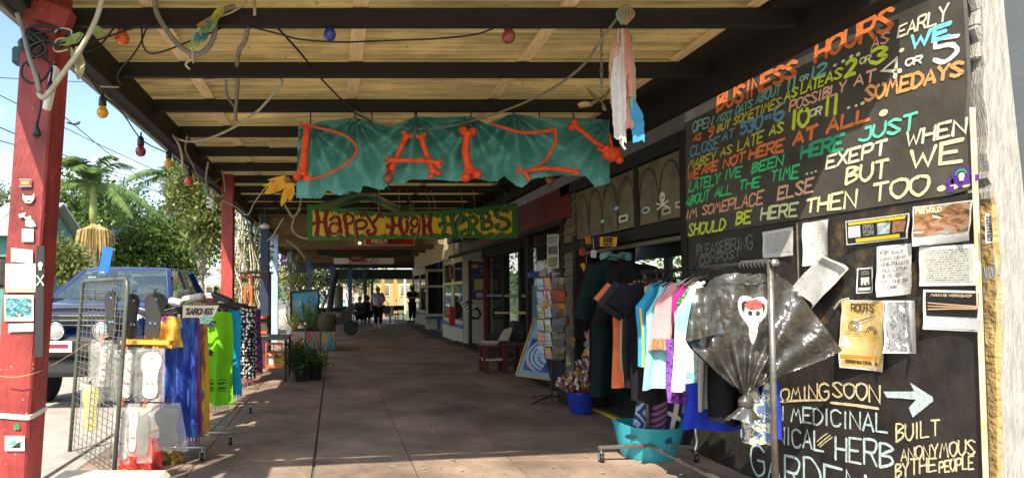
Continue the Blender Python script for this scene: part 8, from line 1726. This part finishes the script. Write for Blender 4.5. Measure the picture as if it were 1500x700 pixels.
b = MB(); q = Vector((at(604,470,Y=29.5).x-.03,29.46,1.70)); b.lathe(q,[(.17,-.02),(.18,0),(.10,.01),(.09,.08),(.02,.10)],16); b.build('straw_hat', mat('straw',(.55,.42,.25),.8), smooth=True, label='pale straw hat worn by the person at the far doorway', cat='hat')
def sit(y_f=-1): 
    s_ = dict(ST); 
    s_.update(pelvis=(0,0,.27),waist=(0,0,.35),chest=(0,-.02,.47),neck=(0,-.03,.58),head=(0,-.05,.64),headtop=(0,-.055,.69),shL=(.105,-.01,.54),elL=(.13,-.05,.39),wrL=(.07,-.15,.42),haL=(.05,-.19,.43),shR=(-.105,-.01,.54),elR=(-.13,-.05,.39),wrR=(-.07,-.15,.42),haR=(-.05,-.19,.43),hipL=(.05,-.03,.26),knL=(.06,-.25,.27),anL=(.06,-.24,.05),toL=(.06,-.31,.018),hipR=(-.05,-.03,.26),knR=(-.06,-.25,.27),anR=(-.06,-.24,.05),toR=(-.06,-.31,.018))
    for k in s_: x,y,z = s_[k]; s_[k] = (x*1,y*y_f*-1,z)
    return s_
back = sit(1)
def chair_(x, Y, rz, label):
    t = thing('cafe_chair',label,'chair',(x,Y,0),'dark cafe chairs at the far tables'); b = MB(); b.bbox((x,Y,.45),(.42,.42,.03),.01); b.build('seat', M_black, t)
    for sx in (-.18,.18):
        for sy_ in (-.18,.18): b = MB(); b.tube([(x+sx,Y+sy_,0),(x+sx,Y+sy_,.45)],.013,6); b.build('leg', M_metal, t)
    yb_ = Y-.2 if rz == 0 else Y+.2
    b = MB(); b.bbox((x,yb_,.72),(.40,.025,.22),.01); b.tube([(x-.18,yb_,.45),(x-.18,yb_,.8)],.012,5); b.tube([(x+.18,yb_,.45),(x+.18,yb_,.8)],.012,5); b.build('backrest', M_black, t); return t
def table_(x, Y, label, r=.40):
    t = thing('cafe_table',label,'table',(x,Y,0),'dark cafe tables'); b = MB(); b.lathe((x,Y,.72),[(.01,0),(r,.0),(r,.03),(.01,.03)],20); b.build('table_top', M_joist, t); b = MB(); b.tube([(x,Y,.02),(x,Y,.72)],.03,8); b.lathe((x,Y,0),[(.25,0),(.25,.02),(.03,.05)],16); b.build('pedestal', M_metal, t)
for i,(px2,Y,rz,lb) in enumerate(((527,27.0,0,'chair under the seated person in the olive jacket'),(536,27.6,0,'chair under the dark haired seated person'),(508,25.5,1,'empty dark chair left of the olive jacket'),(577,27.0,1,'empty dark chair right of the walking woman'),(585,28.0,0,'dark chair nearest the far doorway'),(500,23.0,0,'dark chair beside the black draped cart'))): chair_(at(px2,430,Y=Y).x,Y,rz,lb)
table_(at(518,430,Y=26).x,26.2,'dark round table left of the walking woman'); table_(at(572,430,Y=27.8).x,27.9,'dark round table behind the walking woman'); table_(at(540,430,Y=28.6).x,28.8,'dark table in front of the dark haired person')
person('person in an olive jacket seated with their back to us, pale hair',(at(527,430,Y=27).x,27.0,.0),1.7,back,mat('olive_jacket',(.12,.11,.075),.85),M_tee['black'],(.45,.42,.36),face=pi,wide=1.1)
person('dark haired person seated facing away beyond the olive jacket',(at(538,430,Y=28).x,27.7,.0),1.75,back,M_tee['charcoal'],M_tee['black'],(.02,.015,.012),face=pi)
b = MB(); q = Vector((at(523,430,Y=26.6).x-.22,26.75,.62)); b.bbox(q,(.26,.10,.36),.05); b.tube(bez([q+Vector((-.06,0,.16)),q+Vector((.06,.1,.62)),q+Vector((.1,0,.16))],5),.012,5); b.build('pale_blue_bag', mat('pale_blue_cloth_bag',(.35,.48,.58),.8), smooth=True, label='pale blue cloth bag hanging on the back of the olive jacket chair', cat='bag')
# black draped cart with lettering
cx_ = at(486,450,Y=20).x; t = thing('draped_cart','black motor scooter parked nose out beyond the mural planter, lettered panel BYRON BAY','scooter',(cx_,20.3,0))
b = MB(); vs = []; SP = [(-.62,.32),(-.60,.62),(-.45,.80),(.1,.74),(.45,.80),(.62,1.05),(.70,1.02),(.66,.55),(.45,.35),(-.1,.30)]
b.prism([(cx_+x,20.15,z) for x,z in SP],(0,.30,0)); b.build('body_shell', M_blackp, t)
b = MB(); b.bbox((cx_-.15,20.3,.84),(.80,.28,.12),.05); b.build('saddle', M_black, t, smooth=True)
b = MB(); b.bbox((cx_-.12,20.10,.66),(.92,.06,.22),.02); pn = b.build('side_panel', mat('brown_grey_panel',(.10,.085,.075),.5), t); b = MB(); lettering(b,'BYRON BAY',lambda u,v: Vector((cx_-.45+u*.66,20.065,.61+v*.09)),.02,NS,jit=0); b.build('lettering', M_yel, pn)
for xw in (-.50,.62): b = MB(); b.tube([(cx_+xw+.20*cos(a),20.3,.24+.20*sin(a)) for a in [2*pi*k/20 for k in range(21)]],.045,8); w_ = b.build('wheel', M_trim, t, smooth='all'); b = MB(); b.lathe((cx_+xw,20.3,.24),[(.01,-.03),(.15,-.02),(.15,.02),(.01,.03)],14,rot=Matrix.Rotation(pi/2,3,'X')); b.build('hub', M_trim, w_)
b = MB(); b.tube([(cx_+.62,20.3,.3),(cx_+.55,20.3,1.12)],.03,8); b.tube([(cx_+.52,19.98,1.14),(cx_+.55,20.3,1.12),(cx_+.52,20.62,1.14)],.016,7); b.build('handlebar', M_metal, t, smooth='all')
b = MB(); b.ball((cx_+.68,20.3,.98),.08,10); b.build('headlight', M_white, t, smooth='all')
for sy_ in (20.0,20.6): b = MB(); b.tube([(cx_+.52,sy_,1.14),(cx_+.50,sy_,1.28)],.007,5); b.lathe((cx_+.50,sy_,1.33),[(.001,-.01),(.055,-.008),(.055,.008),(.001,.01)],12,rot=Matrix.Rotation(pi/2,3,'Y')); b.build('mirror', M_black, t)
t.name = 'motor_scooter'

# litter on the paving: dry leaves and scraps
rnd = random.Random(9); b = MB()
for k in range(46):
    x, y = rnd.uniform(-1.6,2.6), rnd.uniform(4.6,14); a = rnd.uniform(0,6.28); p = Vector((x,y,.006)); leaf(b,p,p+Vector((cos(a)*.05,sin(a)*.05,.004)),.022,nrm=Vector((0,0,1)),bend=-.12,n=3)
b.build('leaf_litter', M_dryb, label='scattered dry leaves and scraps on the paving', cat='litter', kind='stuff')
